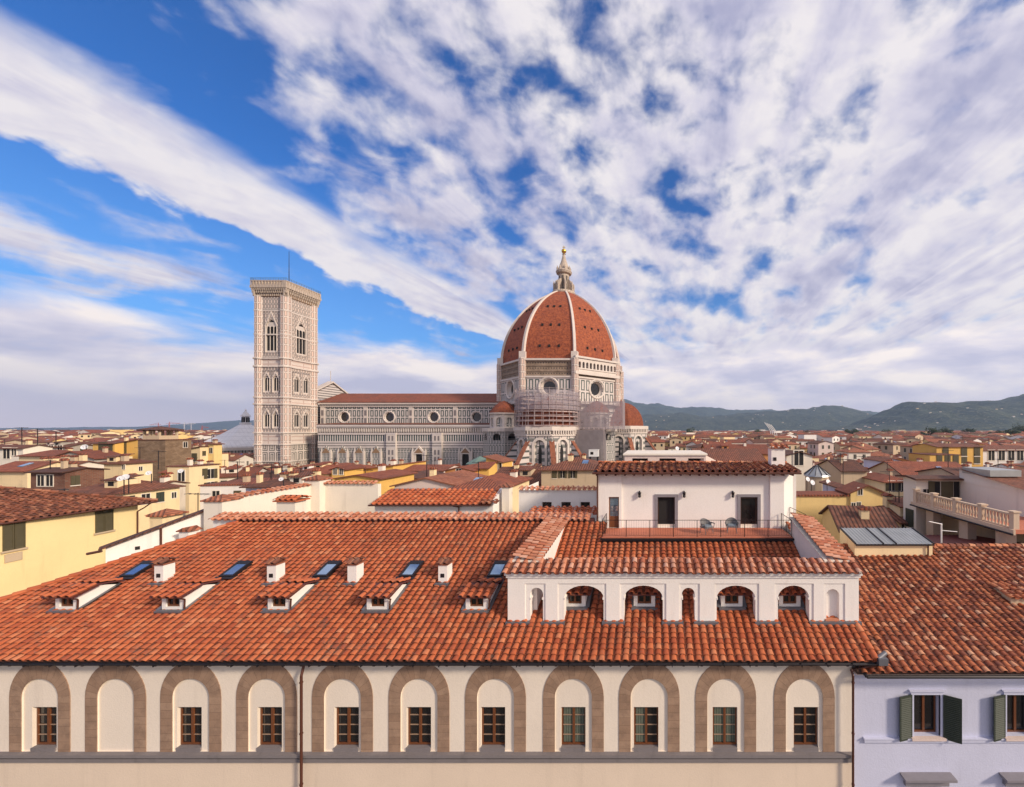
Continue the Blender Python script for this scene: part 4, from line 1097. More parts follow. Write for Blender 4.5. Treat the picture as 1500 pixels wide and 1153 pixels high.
for P, a, b in faces:                         # corbels under the crowning gallery
    for i in range(17):
        uc = a - .9 + (b - a + 1.8) * i / 16
        for (o0, o1, v0, v1) in ((-.5, .1, z0, z0 + 1.2), (-.95, .1, z0 + 1.2, z0 + 2.3), (-1.25, .1, z0 + 2.3, z1)):
            mb.hexa([P(uc - .22, v0, o0), P(uc + .22, v0, o0), P(uc + .22, v0, o1), P(uc - .22, v0, o1), P(uc - .22, v1, o0), P(uc + .22, v1, o0), P(uc + .22, v1, o1), P(uc - .22, v1, o1)])
ring_box(mb, bx0, bx1, D0, D1, z1 - .0, z1 + 1.0, 1.45)
mb.build('corbel_gallery', M['mb_worn_shaded'], bt)  # shade among the corbels is painted in by the darker marble
mb = MB(); zt = tz(412)
ring_box(mb, bx0, bx1, D0, D1, z0 - .2, z1, .25); mb.build('gallery_wall', M['pietra'], bt)
mb = MB()
for P, a, b in faces:
    mb.wall(lambda u, v, w: P(u, v, -1.35 + w), a - 1.35, b + 1.35, z1 + 1.0, zt, [(a - 1.2 + i * 1.23, a - .3 + i * 1.23, z1 + 1.3, zt - .35, 0, 'f') for i in range(int((b - a + 2.3) / 1.23))], .25)
    mb.wall(lambda u, v, w: P(u, v, -1.1 + w), a - 1.1, b + 1.1, z1 + 1.0, zt, [], .2)
mb.build('parapet', M['mb_worn_shaded'], bt)  # parapet darkened with the same painted corbel shade
mb = MB(); x0, x1, y0, y1 = bx0 - 1.25, bx1 + 1.25, D0 - 1.25, D1 + 1.25
cs = [(x0, y0), (x1, y0), (x1, y1), (x0, y1)]
for (a, b), (c, d) in zip(cs, cs[1:] + cs[:1]):
    for k in range(4): mb.tube((a, b, zt + .35 * k), (c, d, zt + .35 * k), .045, 4)
    for k in range(14): mb.tube((a + (c - a) * k / 14, b + (d - b) * k / 14, zt), (a + (c - a) * k / 14, b + (d - b) * k / 14, zt + 1.1), .05, 4)
mb.build('safety_rail', plain('blue_grey_rail', (.10, .16, .24), .5), bt)
mb = MB(); mb.lathe([(8.5, zt - 1), (1.0, zt + 1.4), (0, zt + 1.5)], ((bx0 + bx1) / 2, (D0 + D1) / 2, 0), 4, PI / 4, smooth=False); mb.build('roof', M['roof_a'], bt)
mb = MB(); xm = (bx0 + bx1) / 2 - .4; mb.tube((xm + 4, D0 + 4, zt - .5), (xm + 4, D0 + 4, tz(362)), .16, 8, .07); mb.build('mast', M['metal_dark'], bt)

# ------------------------------------------------------------------ cathedral
cth = thing('cathedral', (-90, 186, 0), 'marble cathedral with a long nave, round windows and a huge red octagonal dome', 'cathedral')
CX, CY = -44.5, 186.0
AD, CD = 165.0, 174.0
def az_(py): return H + (YH - py) * AD / F
def cz(py): return H + (YH - py) * CD / F
NX0, NX1 = -152.4, -66.0; AX0 = -145.5
A_ = lambda u, v, w: Vector((u, AD + w, v))
C_ = lambda u, v, w: Vector((u, CD + w, v))
bands = [(0, az_(677), 'mb_aisle', 0), (az_(677), az_(656), 'mb_aisle', 0), (az_(656), az_(646.5), 'mb_course', -.25), (az_(646.5), az_(637), 'mb_slit', 0), (az_(637), az_(634), 'mb_course', -.3),
         (az_(634), az_(627), 'mb_plain', .2), (az_(627), az_(622), 'mb_course', -.9)]
bm = ['mb_aisle', 'mb_course', 'mb_slit', 'mb_plain']
mb = MB(); doors = [(X(615, AD) - 1.5, X(615, AD) + 1.5, 9.0, 18.0, 2.6, 'pointed'), (X(683, AD) - 1.5, X(683, AD) + 1.5, 9.0, 18.0, 2.6, 'pointed')]
for z0, z1, mm, off in bands:
    ops = [(a, b, max(z0, 9.0) if z0 < 9 else z0, 0, 0, '')for a, b, *_ in []]
    mb.wall(lambda u, v, w: A_(u, v, off + w), AX0, NX1, z0, z1, [], .2, mi=bm.index(mm))
    mb.face([(AX0, AD + off, z0), (NX1, AD + off, z0), (NX1, AD + .6, z0), (AX0, AD + .6, z0)], mi=3); mb.face([(AX0, AD + off, z1), (NX1, AD + off, z1), (NX1, AD + .6, z1), (AX0, AD + .6, z1)], mi=3)
mb.build('aisle_wall', [M[x] for x in bm], cth)
mb = MB()
for i in range(int((NX1 - AX0) / 1.0)):
    u = AX0 + i * 1.0; zt_ = az_(627); mb.box(u, u + .48, AD - .75, AD + .3, az_(632.5), zt_)
    mb.box(u, u + .48, AD - .4, AD + .3, az_(634), az_(632.5))
mb.build('corbel_table', M['mb_plain'], cth)
mb = MB(); mb.prism([(AX0, AD - .9, az_(622) + .02), (NX1, AD - .9, az_(622) + .02), (NX1, CD + .2, az_(622) + .7), (AX0, CD + .2, az_(622) + .7)], (0, 0, .2)); mb.build('aisle_roof', M['roof_a'], cth)
for px in (575, 642, 716):                    # wall buttresses
    mb = MB(); x = X(px, AD); w = 2.0
    B_ = lambda u, v, ww: Vector((u, AD - 1.1 + ww, v))
    for z0, z1, mm, off in bands[:5]: mb.wall(B_, x - w, x + w, z0, z1, [], .2, mi=1 if mm == 'mb_course' else 0)
    for s in (-1, 1): mb.face([(x + s * w, AD - 1.1, 0), (x + s * w, AD, 0), (x + s * w, AD, az_(634)), (x + s * w, AD - 1.1, az_(634))])
    o = mb.build('buttress', [M['mb_plain'], M['mb_course']], cth)
    for z0, z1 in ((az_(675), az_(669)), (az_(666), az_(659)), (az_(645.5), az_(638.5))):
        for s in (-1, 1):
            g = MB(); g.box(x + s * .75 - .38, x + s * .75 + .38, AD - 1.16, AD - 1.0, z0, z1); g.build('blind_window', M['grey_stone'], o)
def gabled_portal(px, big):
    x = X(px, AD); z0 = az_(680); w = 1.5; e_ = 2.5 if big else 1.7
    mb = MB(); Q = lambda u, v, ww: Vector((u, AD - .8 + ww, v))
    mb.wall(Q, x - e_, x + e_, 0, az_(664), [(x - w, x + w, 9.0, az_(668), 2.3, 'pointed')] if big else [], .7)
    for s in (-1, 1): mb.face([(x + s * e_, AD - .8, 0), (x + s * e_, AD, 0), (x + s * e_, AD, az_(664)), (x + s * e_, AD - .8, az_(664))])
    mb.prism([(x - e_ - .5, AD - .95, az_(665)), (x + e_ + .5, AD - .95, az_(665)), (x, AD - .95, az_(653))], (0, .9, 0))
    o = mb.build('portal', M['mb_plain' if big else 'mb_aisle'], cth)
    mb = MB(); mb.prism([(x - 1.9, AD - 1.0, az_(663.5)), (x + 1.9, AD - 1.0, az_(663.5)), (x, AD - 1.0, az_(656))], (0, .06, 0)); mb.build('gable_panel', M['pietra'], o)
    for s in (-1, 1):
        mb = MB(); mb.box(x + s * (e_ + .25) - .3, x + s * (e_ + .25) + .3, AD - 1.1, AD - .2, 0, az_(662)); mb.lathe([(.42, 0), (0, 2.0)], (x + s * (e_ + .25), AD - .65, az_(662)), 4, PI / 4, smooth=False); mb.build('pinnacle', M['mb_plain'], o)
    if big:
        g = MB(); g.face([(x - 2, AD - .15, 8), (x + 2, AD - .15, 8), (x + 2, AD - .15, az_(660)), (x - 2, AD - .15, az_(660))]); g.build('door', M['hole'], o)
for px, b in ((615, 1), (683, 1), (528, 0), (553, 0), (504, 0), (480, 0)): gabled_portal(px, b)
# clerestory
mb = MB()
oc = [X(p, CD) for p in (504, 570, 635, 698)]; zoc = cz(611); rr = 2.05
zc0, zc1 = cz(626), cz(596)
# wall with round openings: a square cell round each window, filled as a ring fan
cur = NX0
def quad(mb, P, a, b, c, d, mi=0): mb.face([P(a, c, 0), P(b, c, 0), P(b, d, 0), P(a, d, 0)], [(a, c), (b, c), (b, d), (a, d)], mi)
def round_cell(mb, P, uc, vc, r, half, depth, n=24, mi=0, rmi=0):
    for i in range(n):
        a0, a1 = 2 * PI * i / n, 2 * PI * (i + 1) / n
        def sqp(a):
            c, s = math.cos(a), math.sin(a); k = half / max(abs(c), abs(s)); return (uc + c * k, vc + s * k)
        i0, i1 = (uc + r * math.cos(a0), vc + r * math.sin(a0)), (uc + r * math.cos(a1), vc + r * math.sin(a1))
        o0, o1 = sqp(a0), sqp(a1)
        mb.face([P(*i0, 0), P(*o0, 0), P(*o1, 0), P(*i1, 0)], [i0, o0, o1, i1], mi)
        mb.face([P(*i0, 0), P(*i1, 0), P(*i1, depth), P(*i0, depth)], None, rmi)
for x in oc:
    hf = 3.4
    quad(mb, C_, cur, x - hf, zc0, zc1); quad(mb, C_, x - hf, x + hf, zc0, zoc - hf); quad(mb, C_, x - hf, x + hf, zoc + hf, zc1)
    round_cell(mb, C_, x, zoc, rr, hf, 1.2, rmi=1); cur = x + hf
quad(mb, C_, cur, NX1, zc0, zc1)
quad(mb, C_, NX0, NX1, az_(640), zc0, 1)
mb.build('nave_wall', [M['mb_cler'], M['mb_plain']], cth)
for x in oc:
    mb = MB()
    vs = []; n = 28
    prof_ = [(rr - .1, .5), (rr + .25, -.15), (rr + .55, -.3), (rr + .8, -.15), (rr + .85, .1)]
    for r, w in prof_:
        for i in range(n): vs.append(C_(x + r * math.cos(2 * PI * i / n), zoc + r * math.sin(2 * PI * i / n), w))
    mb.idx(vs, [(k * n + i, k * n + (i + 1) % n, (k + 1) * n + (i + 1) % n, (k + 1) * n + i) for k in range(len(prof_) - 1) for i in range(n)])
    o = mb.build('round_window', M['mb_plain'], cth)
    g = MB(); g.face([C_(x + (rr + .2) * math.cos(2 * PI * i / n), zoc + (rr + .2) * math.sin(2 * PI * i / n), .9) for i in range(n)]); g.build('pane', M['glass'], o)
for px in (536, 602, 667, 473):
    mb = MB(); x = X(px, CD); mb.box(x - .95, x + .95, CD - .3, CD + .1, zc0, zc1); o = mb.build('pilaster', M['mb_plain'], cth)
    for (a, b) in ((601, 609), (612.5, 620.5)):
        g = MB(); g.box(x - .55, x + .55, CD - .34, CD - .2, cz(b), cz(a)); g.build('blind_window', M['grey_stone'], o)
mb = MB()
mb.box(NX0, NX1, CD - .9, CD + .2, cz(592.5), cz(589.5)); mb.box(NX0, NX1, CD - .5, CD + .2, cz(596), cz(594.2)); mb.build('eave_cornice', M['mb_plain'], cth)
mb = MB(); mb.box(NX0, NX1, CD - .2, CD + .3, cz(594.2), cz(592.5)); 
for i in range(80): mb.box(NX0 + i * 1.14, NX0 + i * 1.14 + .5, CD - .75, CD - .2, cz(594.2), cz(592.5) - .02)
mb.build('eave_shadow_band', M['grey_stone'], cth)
rz_ = H + (YH - 576.5) * CY / F; ze = cz(589)
mb = MB()
L = math.hypot(CY - CD + 1.1, rz_ - ze)
for s in (-1, 1):
    e = CY + s * (CY - CD + 1.1)
    mb.face([(NX0 - .5, e, ze), (NX1 + 12, e, ze), (NX1 + 12, CY, rz_), (NX0 - .5, CY, rz_)], [(0, 0), (NX1 - NX0, 0), (NX1 - NX0, L), (0, L)])
    mb.face([(NX0 - .5, e, ze - .3), (NX1 + 12, e, ze - .3), (NX1 + 12, e, ze), (NX0 - .5, e, ze)])
mb.build('nave_roof', M['roof_b'], cth)
mb = MB(); mb.box(NX0, NX1, CY + 12, CY + 12.3, 0, ze); mb.box(NX0, NX1, CY + 21, CY + 21.3, 0, az_(622)); mb.build('north_wall', M['mb_cler'], cth)
# west front seen from behind
mb = MB(); x = -157.0
mb.box(x - 2, x, CD + 3, CY + 21, 0, az_(615)); mb.box(x - 2, x, CD + 2.2, CY + 14, az_(615), cz(584))
mb.prism([(x - 2, CD - 2.5, cz(583)), (x - 2, CY + 14.5, cz(583)), (x - 2, CY, rz_ + 4.5)], (2, 0, 0))
mb.build('west_front', M['mb_course'], cth)
mb = MB()
for s in (-1, 1):
    a = Vector((x - 2.4, CY + s * 15, cz(583) + .3)); b = Vector((x - 2.4, CY, rz_ + 5.2))
    mb.hexa([a, a + Vector((2.8, 0, 0)), b + Vector((2.8, 0, 0)), b, a + Vector((0, 0, .7)), a + Vector((2.8, 0, .7)), b + Vector((2.8, 0, .7)), b + Vector((0, 0, .7))])
mb.tube((x - 1, CY, rz_ + 5.5), (x - 1, CY, rz_ + 11), .12, 6); mb.build('gable_coping', M['mb_plain'], cth)

# drum and dome
R0 = 29.0
def octv(R, k, c=(CX, CY)): a = -PI / 2 - PI / 8 + k * PI / 4; return Vector((c[0] + R * math.cos(a), c[1] + R * math.sin(a), 0))
def octface(R, k, c=(CX, CY)):
    a, b = octv(R, k, c), octv(R, k + 1, c); L = (b - a).length; t = (b - a) / L; n = Vector((t.y, -t.x, 0))
    return (lambda u, v, w: a + t * u - n * w + Vector((0, 0, v))), L
dz = lambda py: H + (YH - py) * 159.2 / F
zd0, zd1, zd2 = dz(588), dz(552), dz(526)     # marble drum, raw masonry, dome springing
mb = MB(); raw = MB()
for k in range(8):
    P, L = octface(R0, k)
    vc = dz(567); uc = L / 2; hf = min(5.3, zd1 - vc)
    for (a, b, c, d) in ((0, uc - hf, zd0, zd1), (uc + hf, L, zd0, zd1), (uc - hf, uc + hf, zd0, vc - hf), (uc - hf, uc + hf, vc + hf, zd1)):
        if d > c: quad(mb, P, a, b, c, d)
    round_cell(mb, P, uc, vc, 3.3, hf, 2.2, rmi=1)
    P2, L2 = octface(R0 - .5, k); quad(raw, P2, 0, L2, zd1, zd2)
    P3_, L3 = octface(R0 - 1.0, k); quad(mb, P3_, 0, L3, 0, zd0, 2)
mb.build('drum', [M['mb_drum'], M['mb_plain'], M['mb_course2']], cth)
ro_ = raw.build('drum_upper_band', M['raw_drum'], cth)
for k in (7, 0, 2):
    P, L = octface(R0 - .5, k); mb = MB()
    for f in (.3, .62):
        z = zd1 + (zd2 - zd1) * f; p = [P(1.2, z, -.3), P(L - 1.2, z, -.3), P(L - 1.2, z, .2), P(1.2, z, .2)]; mb.hexa(p + [q + Vector((0, 0, .28)) for q in p])
    mb.build('ledge', M['raw_drum'], ro_)
    mb = MB()
    for i in range(17):
        for f in (.2, .5, .8):
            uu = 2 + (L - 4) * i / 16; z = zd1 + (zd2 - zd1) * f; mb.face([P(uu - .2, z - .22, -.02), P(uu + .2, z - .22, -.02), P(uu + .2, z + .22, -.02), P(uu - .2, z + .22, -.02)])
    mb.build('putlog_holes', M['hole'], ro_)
for k in (7, 0, 1, 2):
    P, L = octface(R0, k); vc = dz(567); uc = L / 2; n = 30
    mb = MB(); vs = []
    prof_ = [(2.55, 1.8), (3.35, .5), (3.7, -.3), (4.2, -.45), (4.5, -.1), (4.55, .2)]
    for r, w in prof_:
        for i in range(n): vs.append(P(uc + r * math.cos(2 * PI * i / n), vc + r * math.sin(2 * PI * i / n), w))
    mb.idx(vs, [(q * n + i, q * n + (i + 1) % n, (q + 1) * n + (i + 1) % n, (q + 1) * n + i) for q in range(len(prof_) - 1) for i in range(n)])
    o = mb.build('drum_window', M['mb_plain'], cth)
    g = MB(); g.face([P(uc + 2.8 * math.cos(2 * PI * i / n), vc + 2.8 * math.sin(2 * PI * i / n), 1.7) for i in range(n)]); g.build('pane', M['glass'], o)
for k in range(8):                            # corner strips
    v = octv(R0 - .2, k); mb = MB(); mb.lathe([(1.55, zd0 - 1), (1.55, zd2 + .5)], (v.x, v.y, 0), 8, smooth=False); mb.build('corner_pier', M['mb_butt'], cth)
def octring(mb, R1, z0, z1, c=(CX, CY), ks=range(8), Rin=None):
    for k in ks:
        a, b = octv(R1, k, c), octv(R1, k + 1, c); ai, bi = octv((Rin or R1 - 1.5), k, c), octv((Rin or R1 - 1.5), k + 1, c)
        U0, U1 = Vector((0, 0, z0)), Vector((0, 0, z1))
        mb.face([a + U0, b + U0, b + U1, a + U1]); mb.face([a + U1, b + U1, bi + U1, ai + U1]); mb.face([a + U0, b + U0, bi + U0, ai + U0])
mb = MB(); octring(mb, R0 + .9, zd0 - .8, zd0 + .3, Rin=27); octring(mb, R0 + .5, zd1 - .3, zd1 + .4, Rin=27); octring(mb, R0 + .4, zd2 - .5, zd2 + .3, Rin=25); mb.build('drum_cornice', M['mb_plain'], cth)
# the one finished stretch of gallery, on the south-east face
P, L = octface(R0 + .9, 1)
mb = MB(); g0, g1 = dz(545), dz(521.5); n = 11
mb.wall(P, -.2, L + .2, g0, g1, [(1.2 + i * (L - 2.4) / n + .35, 1.2 + (i + 1) * (L - 2.4) / n - .35, g0 + 2.0, g0 + 3.9, .7, 'round') for i in range(n)], .9)
for (a, b, o_) in ((g0 - .8, g0 + .5, -.6), (g0 + 1.4, g0 + 1.8, -.3), (g1 - .7, g1 + .1, -.6)):
    p = [P(-.4, a, o_), P(L + .4, a, o_), P(L + .4, a, .6), P(-.4, a, .6)]; mb.hexa(p + [q + Vector((0, 0, b - a)) for q in p])
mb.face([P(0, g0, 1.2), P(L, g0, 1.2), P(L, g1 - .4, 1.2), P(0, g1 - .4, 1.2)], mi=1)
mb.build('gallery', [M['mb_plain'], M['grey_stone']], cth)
# dome
zs0 = zd2; zt0 = H + (YH - 431) * CY / F; rb, rt_ = 28.0, 4.6
def drad(t):          # pointed-fifth profile, t = 0..1
    Rc = 44.8; cc = Rc - rb; zmax = math.sqrt(Rc ** 2 - (rt_ + cc) ** 2)
    return math.sqrt(Rc ** 2 - (t * zmax) ** 2) - cc
NT_ = 26
mb = MB()
for k in range(8):
    vs = []; m = 6
    for j in range(NT_ + 1):
        t = j / NT_; r = drad(t); a, b = octv(r, k), octv(r, k + 1)
        for i in range(m + 1):
            p = a.lerp(b, i / m); p.z = zs0 + t * (zt0 - zs0); vs.append(p)
    mb.idx(vs, [(j * (m + 1) + i, j * (m + 1) + i + 1, (j + 1) * (m + 1) + i + 1, (j + 1) * (m + 1) + i) for j in range(NT_) for i in range(m)])
dome = mb.build('dome', M['dome'], cth)
for k in range(8):                            # white ribs
    mb = MB(); prev = None
    a = -PI / 2 - PI / 8 + k * PI / 4; rd = Vector((math.cos(a), math.sin(a), 0)); tn = Vector((-rd.y, rd.x, 0))
    for j in range(NT_ + 1):
        t = j / NT_; c = octv(drad(t), k); c.z = zs0 + t * (zt0 - zs0); w = .72 - .27 * t
        cur_ = [c - rd * .5 - tn * w, c + rd * .75 - tn * w * .8, c + rd * .75 + tn * w * .8, c - rd * .5 + tn * w]
        if prev:
            for q in range(3): mb.face([prev[q], prev[q + 1], cur_[q + 1], cur_[q]])
        prev = cur_
    c = octv(rb + .3, k); mb.box(c.x - 1.3, c.x + 1.3, c.y - 1.3, c.y + 1.3, zs0 - .3, zs0 + 3.2)
    mb.build('rib', M['mb_plain'], dome)
hol = 0
for k in (7, 0, 1, 2):                        # small round vents
    for t, n in ((.16, 3), (.42, 3), (.68, 3)):
        for i in range(n):
            r = drad(t); a, b = octv(r, k), octv(r, k + 1); f = .5 + (i - 1) * .19
            c = a.lerp(b, f); c.z = zs0 + t * (zt0 - zs0)
            mid_ = (a + b) / 2 - Vector((CX, CY, 0)); mid_.z = 0; mid_.normalize()
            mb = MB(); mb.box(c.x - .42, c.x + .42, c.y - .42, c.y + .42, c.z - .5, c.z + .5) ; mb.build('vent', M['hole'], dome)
# lantern
lan = MB(); zl = zt0
Ls = lambda py: H + (YH - py) * CY / F
lan.lathe([(5.2, zl - 1.2), (5.6, zl - .2), (5.6, zl + .6), (4.9, zl + .6)], (CX, CY, 0), 16)
lan.lathe([(2.55, zl), (2.55, Ls(403)), (3.5, Ls(402)), (3.9, Ls(399)), (3.6, Ls(397.5)), (2.7, Ls(396)), (2.3, Ls(392)), (1.2, Ls(382)), (.55, Ls(373.5)), (.9, Ls(372.6)), (.4, Ls(371.5))], (CX, CY, 0), 16, smooth=False)
lo = lan.build('lantern', M['mb_worn_shaded'], dome)
for k in range(8):
    a = -PI / 2 - PI / 8 + k * PI / 4; rd = Vector((math.cos(a), math.sin(a), 0)); tn = Vector((-rd.y, rd.x, 0)); c = Vector((CX, CY, 0))
    mb = MB(); h0, h1, h2 = zl + .3, Ls(419), Ls(411)
    p = [c + rd * 2.4, c + rd * 5.1, c + rd * 5.1, c + rd * 4.2, c + rd * 4.0, c + rd * 2.4]; zz = [h0, h0, h1 - .6, h1 + .2, h2 - .8, h2 + .4]
    mb.prism([q - tn * .35 + Vector((0, 0, z)) for q, z in zip(p, zz)], tn * .7); mb.lathe([(.5, h1 - .6), (.5, h1 + .4), (0, h1 + 1.9)], (c.x + rd.x * 4.7, c.y + rd.y * 4.7, 0), 6, smooth=False); mb.build('lantern_buttress', M['mb_worn_shaded'], lo)
    mb = MB(); mb.lathe([(.42, Ls(397)), (.42, Ls(393.5)), (0, Ls(390))], (c.x + rd.x * 3.1, c.y + rd.y * 3.1, 0), 6, smooth=False); mb.build('pinnacle', M['mb_worn_shaded'], lo)
    a += PI / 8; rd = Vector((math.cos(a), math.sin(a), 0)); tn = Vector((-rd.y, rd.x, 0))
    mb = MB(); q = c + rd * 2.42; pts = [q - tn * .42, q + tn * .42]
    mb.hexa([pts[0] + Vector((0, 0, zl + 1)), pts[1] + Vector((0, 0, zl + 1)), pts[1] + rd * .12 + Vector((0, 0, zl + 1)), pts[0] + rd * .12 + Vector((0, 0, zl + 1)),
             pts[0] + Vector((0, 0, Ls(406))), pts[1] + Vector((0, 0, Ls(406))), pts[1] + rd * .12 + Vector((0, 0, Ls(406))), pts[0] + rd * .12 + Vector((0, 0, Ls(406)))]); mb.build('lantern_window', M['hole'], lo)
mb = MB(); mb.lathe([(0, -1.15)] + [(1.15 * math.cos(t), 1.15 * math.sin(t)) for t in [-PI / 2 + PI * i / 10 for i in range(1, 10)]] + [(0, 1.15)], (CX, CY, Ls(368)), 16)
mb.box(CX - .12, CX + .12, CY - .12, CY + .12, Ls(365), Ls(360)); mb.box(CX - .7, CX + .7, CY - .1, CY + .1, Ls(362.6), Ls(361.8)); mb.build('gilded_ball', M['gold'], lo)

# tribunes (apses) round the drum
def tribune(cx, cy, R, z_c, dome_r, dome_h, ks, name='tribune', lower=True):
    c = (cx, cy); mb = MB()
    for k in range(8):
        P, L = octface(R, k, c)
        n = 1; w = L * .40
        ops = [(L / 2 - w / 2 - .1, L / 2 + w / 2 + .1, z_c - 14.5, z_c - 6.2, w * .62, 'round')]
        mb.wall(P, 0, L, 0, z_c, ops, .9, rmi=1)
    for k in range(8):
        P, L = octface(R - .85, k, c); quad(mb, P, 0, L, 0, z_c)
    o = mb.build(name, [M['mb_trib'], M['mb_plain']], cth)
    for k in ks:
        P, L = octface(R, k, c)
        g = MB(); u0, u1 = L / 2 - .6, L / 2 + .6; z0, z1 = z_c - 12.5, z_c - 7.6
        g.face([P(u0, z0, .6), P(u1, z0, .6), P(u1, z1, .6), P(L / 2, z1 + 2, .6), P(u0, z1, .6)]); g.build('window', M['hole'], o)
        rg = MB(); n = 16; wv = L * .40 / 2                              # ring arch over it
        for i in range(n):
            a0, a1 = PI * i / n, PI * (i + 1) / n
            pt = lambda a, r, w_: P(L / 2 + r * math.cos(a), z_c - 6.2 + r * 1.15 * math.sin(a), w_)
            rg.face([pt(a0, wv + .15, -.2), pt(a0, wv + .95, -.2), pt(a1, wv + .95, -.2), pt(a1, wv + .15, -.2)])
            rg.face([pt(a0, wv + .95, -.2), pt(a0, wv + .95, .1), pt(a1, wv + .95, .1), pt(a1, wv + .95, -.2)])
        for s in (-1, 1): 
            p = [P(L / 2 + s * (wv + .55) - .4, z_c - 15, -.2), P(L / 2 + s * (wv + .55) + .4, z_c - 15, -.2), P(L / 2 + s * (wv + .55) + .4, z_c - 15, .1), P(L / 2 + s * (wv + .55) - .4, z_c - 15, .1)]
            rg.hexa(p + [q + Vector((0, 0, 8.8)) for q in p])
        rg.build('window_arch', M['mb_plain'], o)
    cr = MB(); octring(cr, R + .9, z_c - .6, z_c + .9, c, Rin=R - 3); octring(cr, R + .5, z_c - 2.6, z_c - 1.9, c, Rin=R - 1)
    for k in range(8):
        P, L = octface(R + .05, k, c); nn = int(L / .95)
        for i in range(nn):
            u0 = i * L / nn + .2; p = [P(u0, z_c - 1.9, -.75), P(u0 + .42, z_c - 1.9, -.75), P(u0 + .42, z_c - 1.9, .1), P(u0, z_c - 1.9, .1)]; cr.hexa(p + [q + Vector((0, 0, 1.3)) for q in p])
    cr.build('cornice', M['mb_plain'], o)
    dm = MB(); m = 10
    for k in range(8):
        vs = []
        for j in range(m + 1):
            t = j / m * PI / 2; r = dome_r * math.cos(t) ** .9 + .15; a, b = octv(r, k, c), octv(r, k + 1, c)
            for i in range(4): q = a.lerp(b, i / 3); q.z = z_c + .8 + dome_h * math.sin(t); vs.append(q)
        dm.idx(vs, [(j * 4 + i, j * 4 + i + 1, (j + 1) * 4 + i + 1, (j + 1) * 4 + i) for j in range(m) for i in range(3)])
    dm.lathe([(.7, 0), (.35, 1.2), (0, 2.0)], (cx, cy, z_c + dome_h + .6), 8)
    dm.build('half_dome', M['dome_small'], o)
    return o
def flyer(c, R, k, z_top, z_bot, out, parent, half=False):
    a = -PI / 2 - PI / 8 + k * PI / 4; rd = Vector((math.cos(a), math.sin(a), 0)); tn = Vector((-rd.y, rd.x, 0)); o = Vector((c[0], c[1], 0))
    mb = MB(); p = [(R - .5, 0), (R + out, 0), (R + out, z_bot), (R - .5, z_top)]
    mb.prism([o + rd * r - tn * .7 + Vector((0, 0, z)) for r, z in p], tn * 1.4); f = mb.build('flying_buttress', M['mb_course2'], parent)
    mb = MB(); q0 = o + rd * (R - .5) + Vector((0, 0, z_top + .05)); q1 = o + rd * (R + out + .3) + Vector((0, 0, z_bot + .05)); U = Vector((0, 0, .35))
    mb.hexa([q0 - tn * .9, q1 - tn * .9, q1 + tn * .9, q0 + tn * .9, q0 - tn * .9 + U, q1 - tn * .9 + U, q1 + tn * .9 + U, q0 + tn * .9 + U]); mb.build('buttress_tiles', M['roof_c'], f)
TC = (-41.6, 148.0)
t1 = tribune(TC[0], TC[1], 11.6, 25.6, 10.6, 10.5, (7, 0, 1, 2))
for k in (0, 1, 2, 7): flyer(TC, 11.4, k, 21.5, 12.0, 6.0, t1)
t2 = tribune(-16.5, 184.0, 13.2, 26.2, 11.4, 11.4, (0, 1, 2))
for k in (1, 2, 3): flyer((-16.5, 184.0), 13, k, 22, 11, 8, t2)
mb = MB(); mb.box(TC[0] - 10, TC[0] + 10, 152, 172, 0, 26); mb.box(-40, -16.5, 172, 196, 0, 26); mb.build('crossing_body', M['mb_course2'], cth)
def exedra(cx, cy, R=5.6):
    mb = MB(); z0, z1 = 25.4, 31.9; n = 8
    for k in range(8):
        P, L = octface(R, k, (cx, cy)); mb.wall(P, 0, L, z0, z1, [(L * .22, L * .78, z0 + 1.2, z0 + 3.9, L * .27, 'round')], .9)
    o = mb.build('exedra', M['mb_plain'], cth)
    g = MB(); g.lathe([(R - .9, z0), (R - .9, z1)], (cx, cy, 0), 8, -PI / 2 - PI / 8, smooth=False); g.build('niche', M['mb_grey'], o)
    g = MB(); g.lathe([(R + .5, z1), (R + .5, z1 + .5), (R - .5, z1 + .5)], (cx, cy, 0), 24, smooth=False); g.build('cornice', M['mb_plain'], o)
    g = MB(); g.lathe([(R + .4, z1 + .4), (R * .9, z1 + 1.9), (R * .62, z1 + 3.9), (R * .3, z1 + 5.2), (0, z1 + 5.8)], (cx, cy, 0), 16); g.build('roof', M['dome_small'], o)
    b = MB(); 
    for z0_, z1_, mm in ((0, 11, 0), (11, 20, 0), (20, 25.4, 0)):
        for k in range(8):
            P, L = octface(R + 2.6, k, (cx, cy)); b.wall(P, 0, L, z0_, z1_, [(L * .25, L * .75, z0_ + 1, z1_ - 3.2, L * .25, 'round')] if z1_ == 25.4 else [], .5)
    b.build('exedra_base', M['mb_aisle'], o)
    b = MB(); octring(b, R + 3.2, 24.6, 26.0, (cx, cy), Rin=R - 1); b.build('base_cornice', M['mb_plain'], o)
exedra(-64.5, 163); exedra(-25, 163)

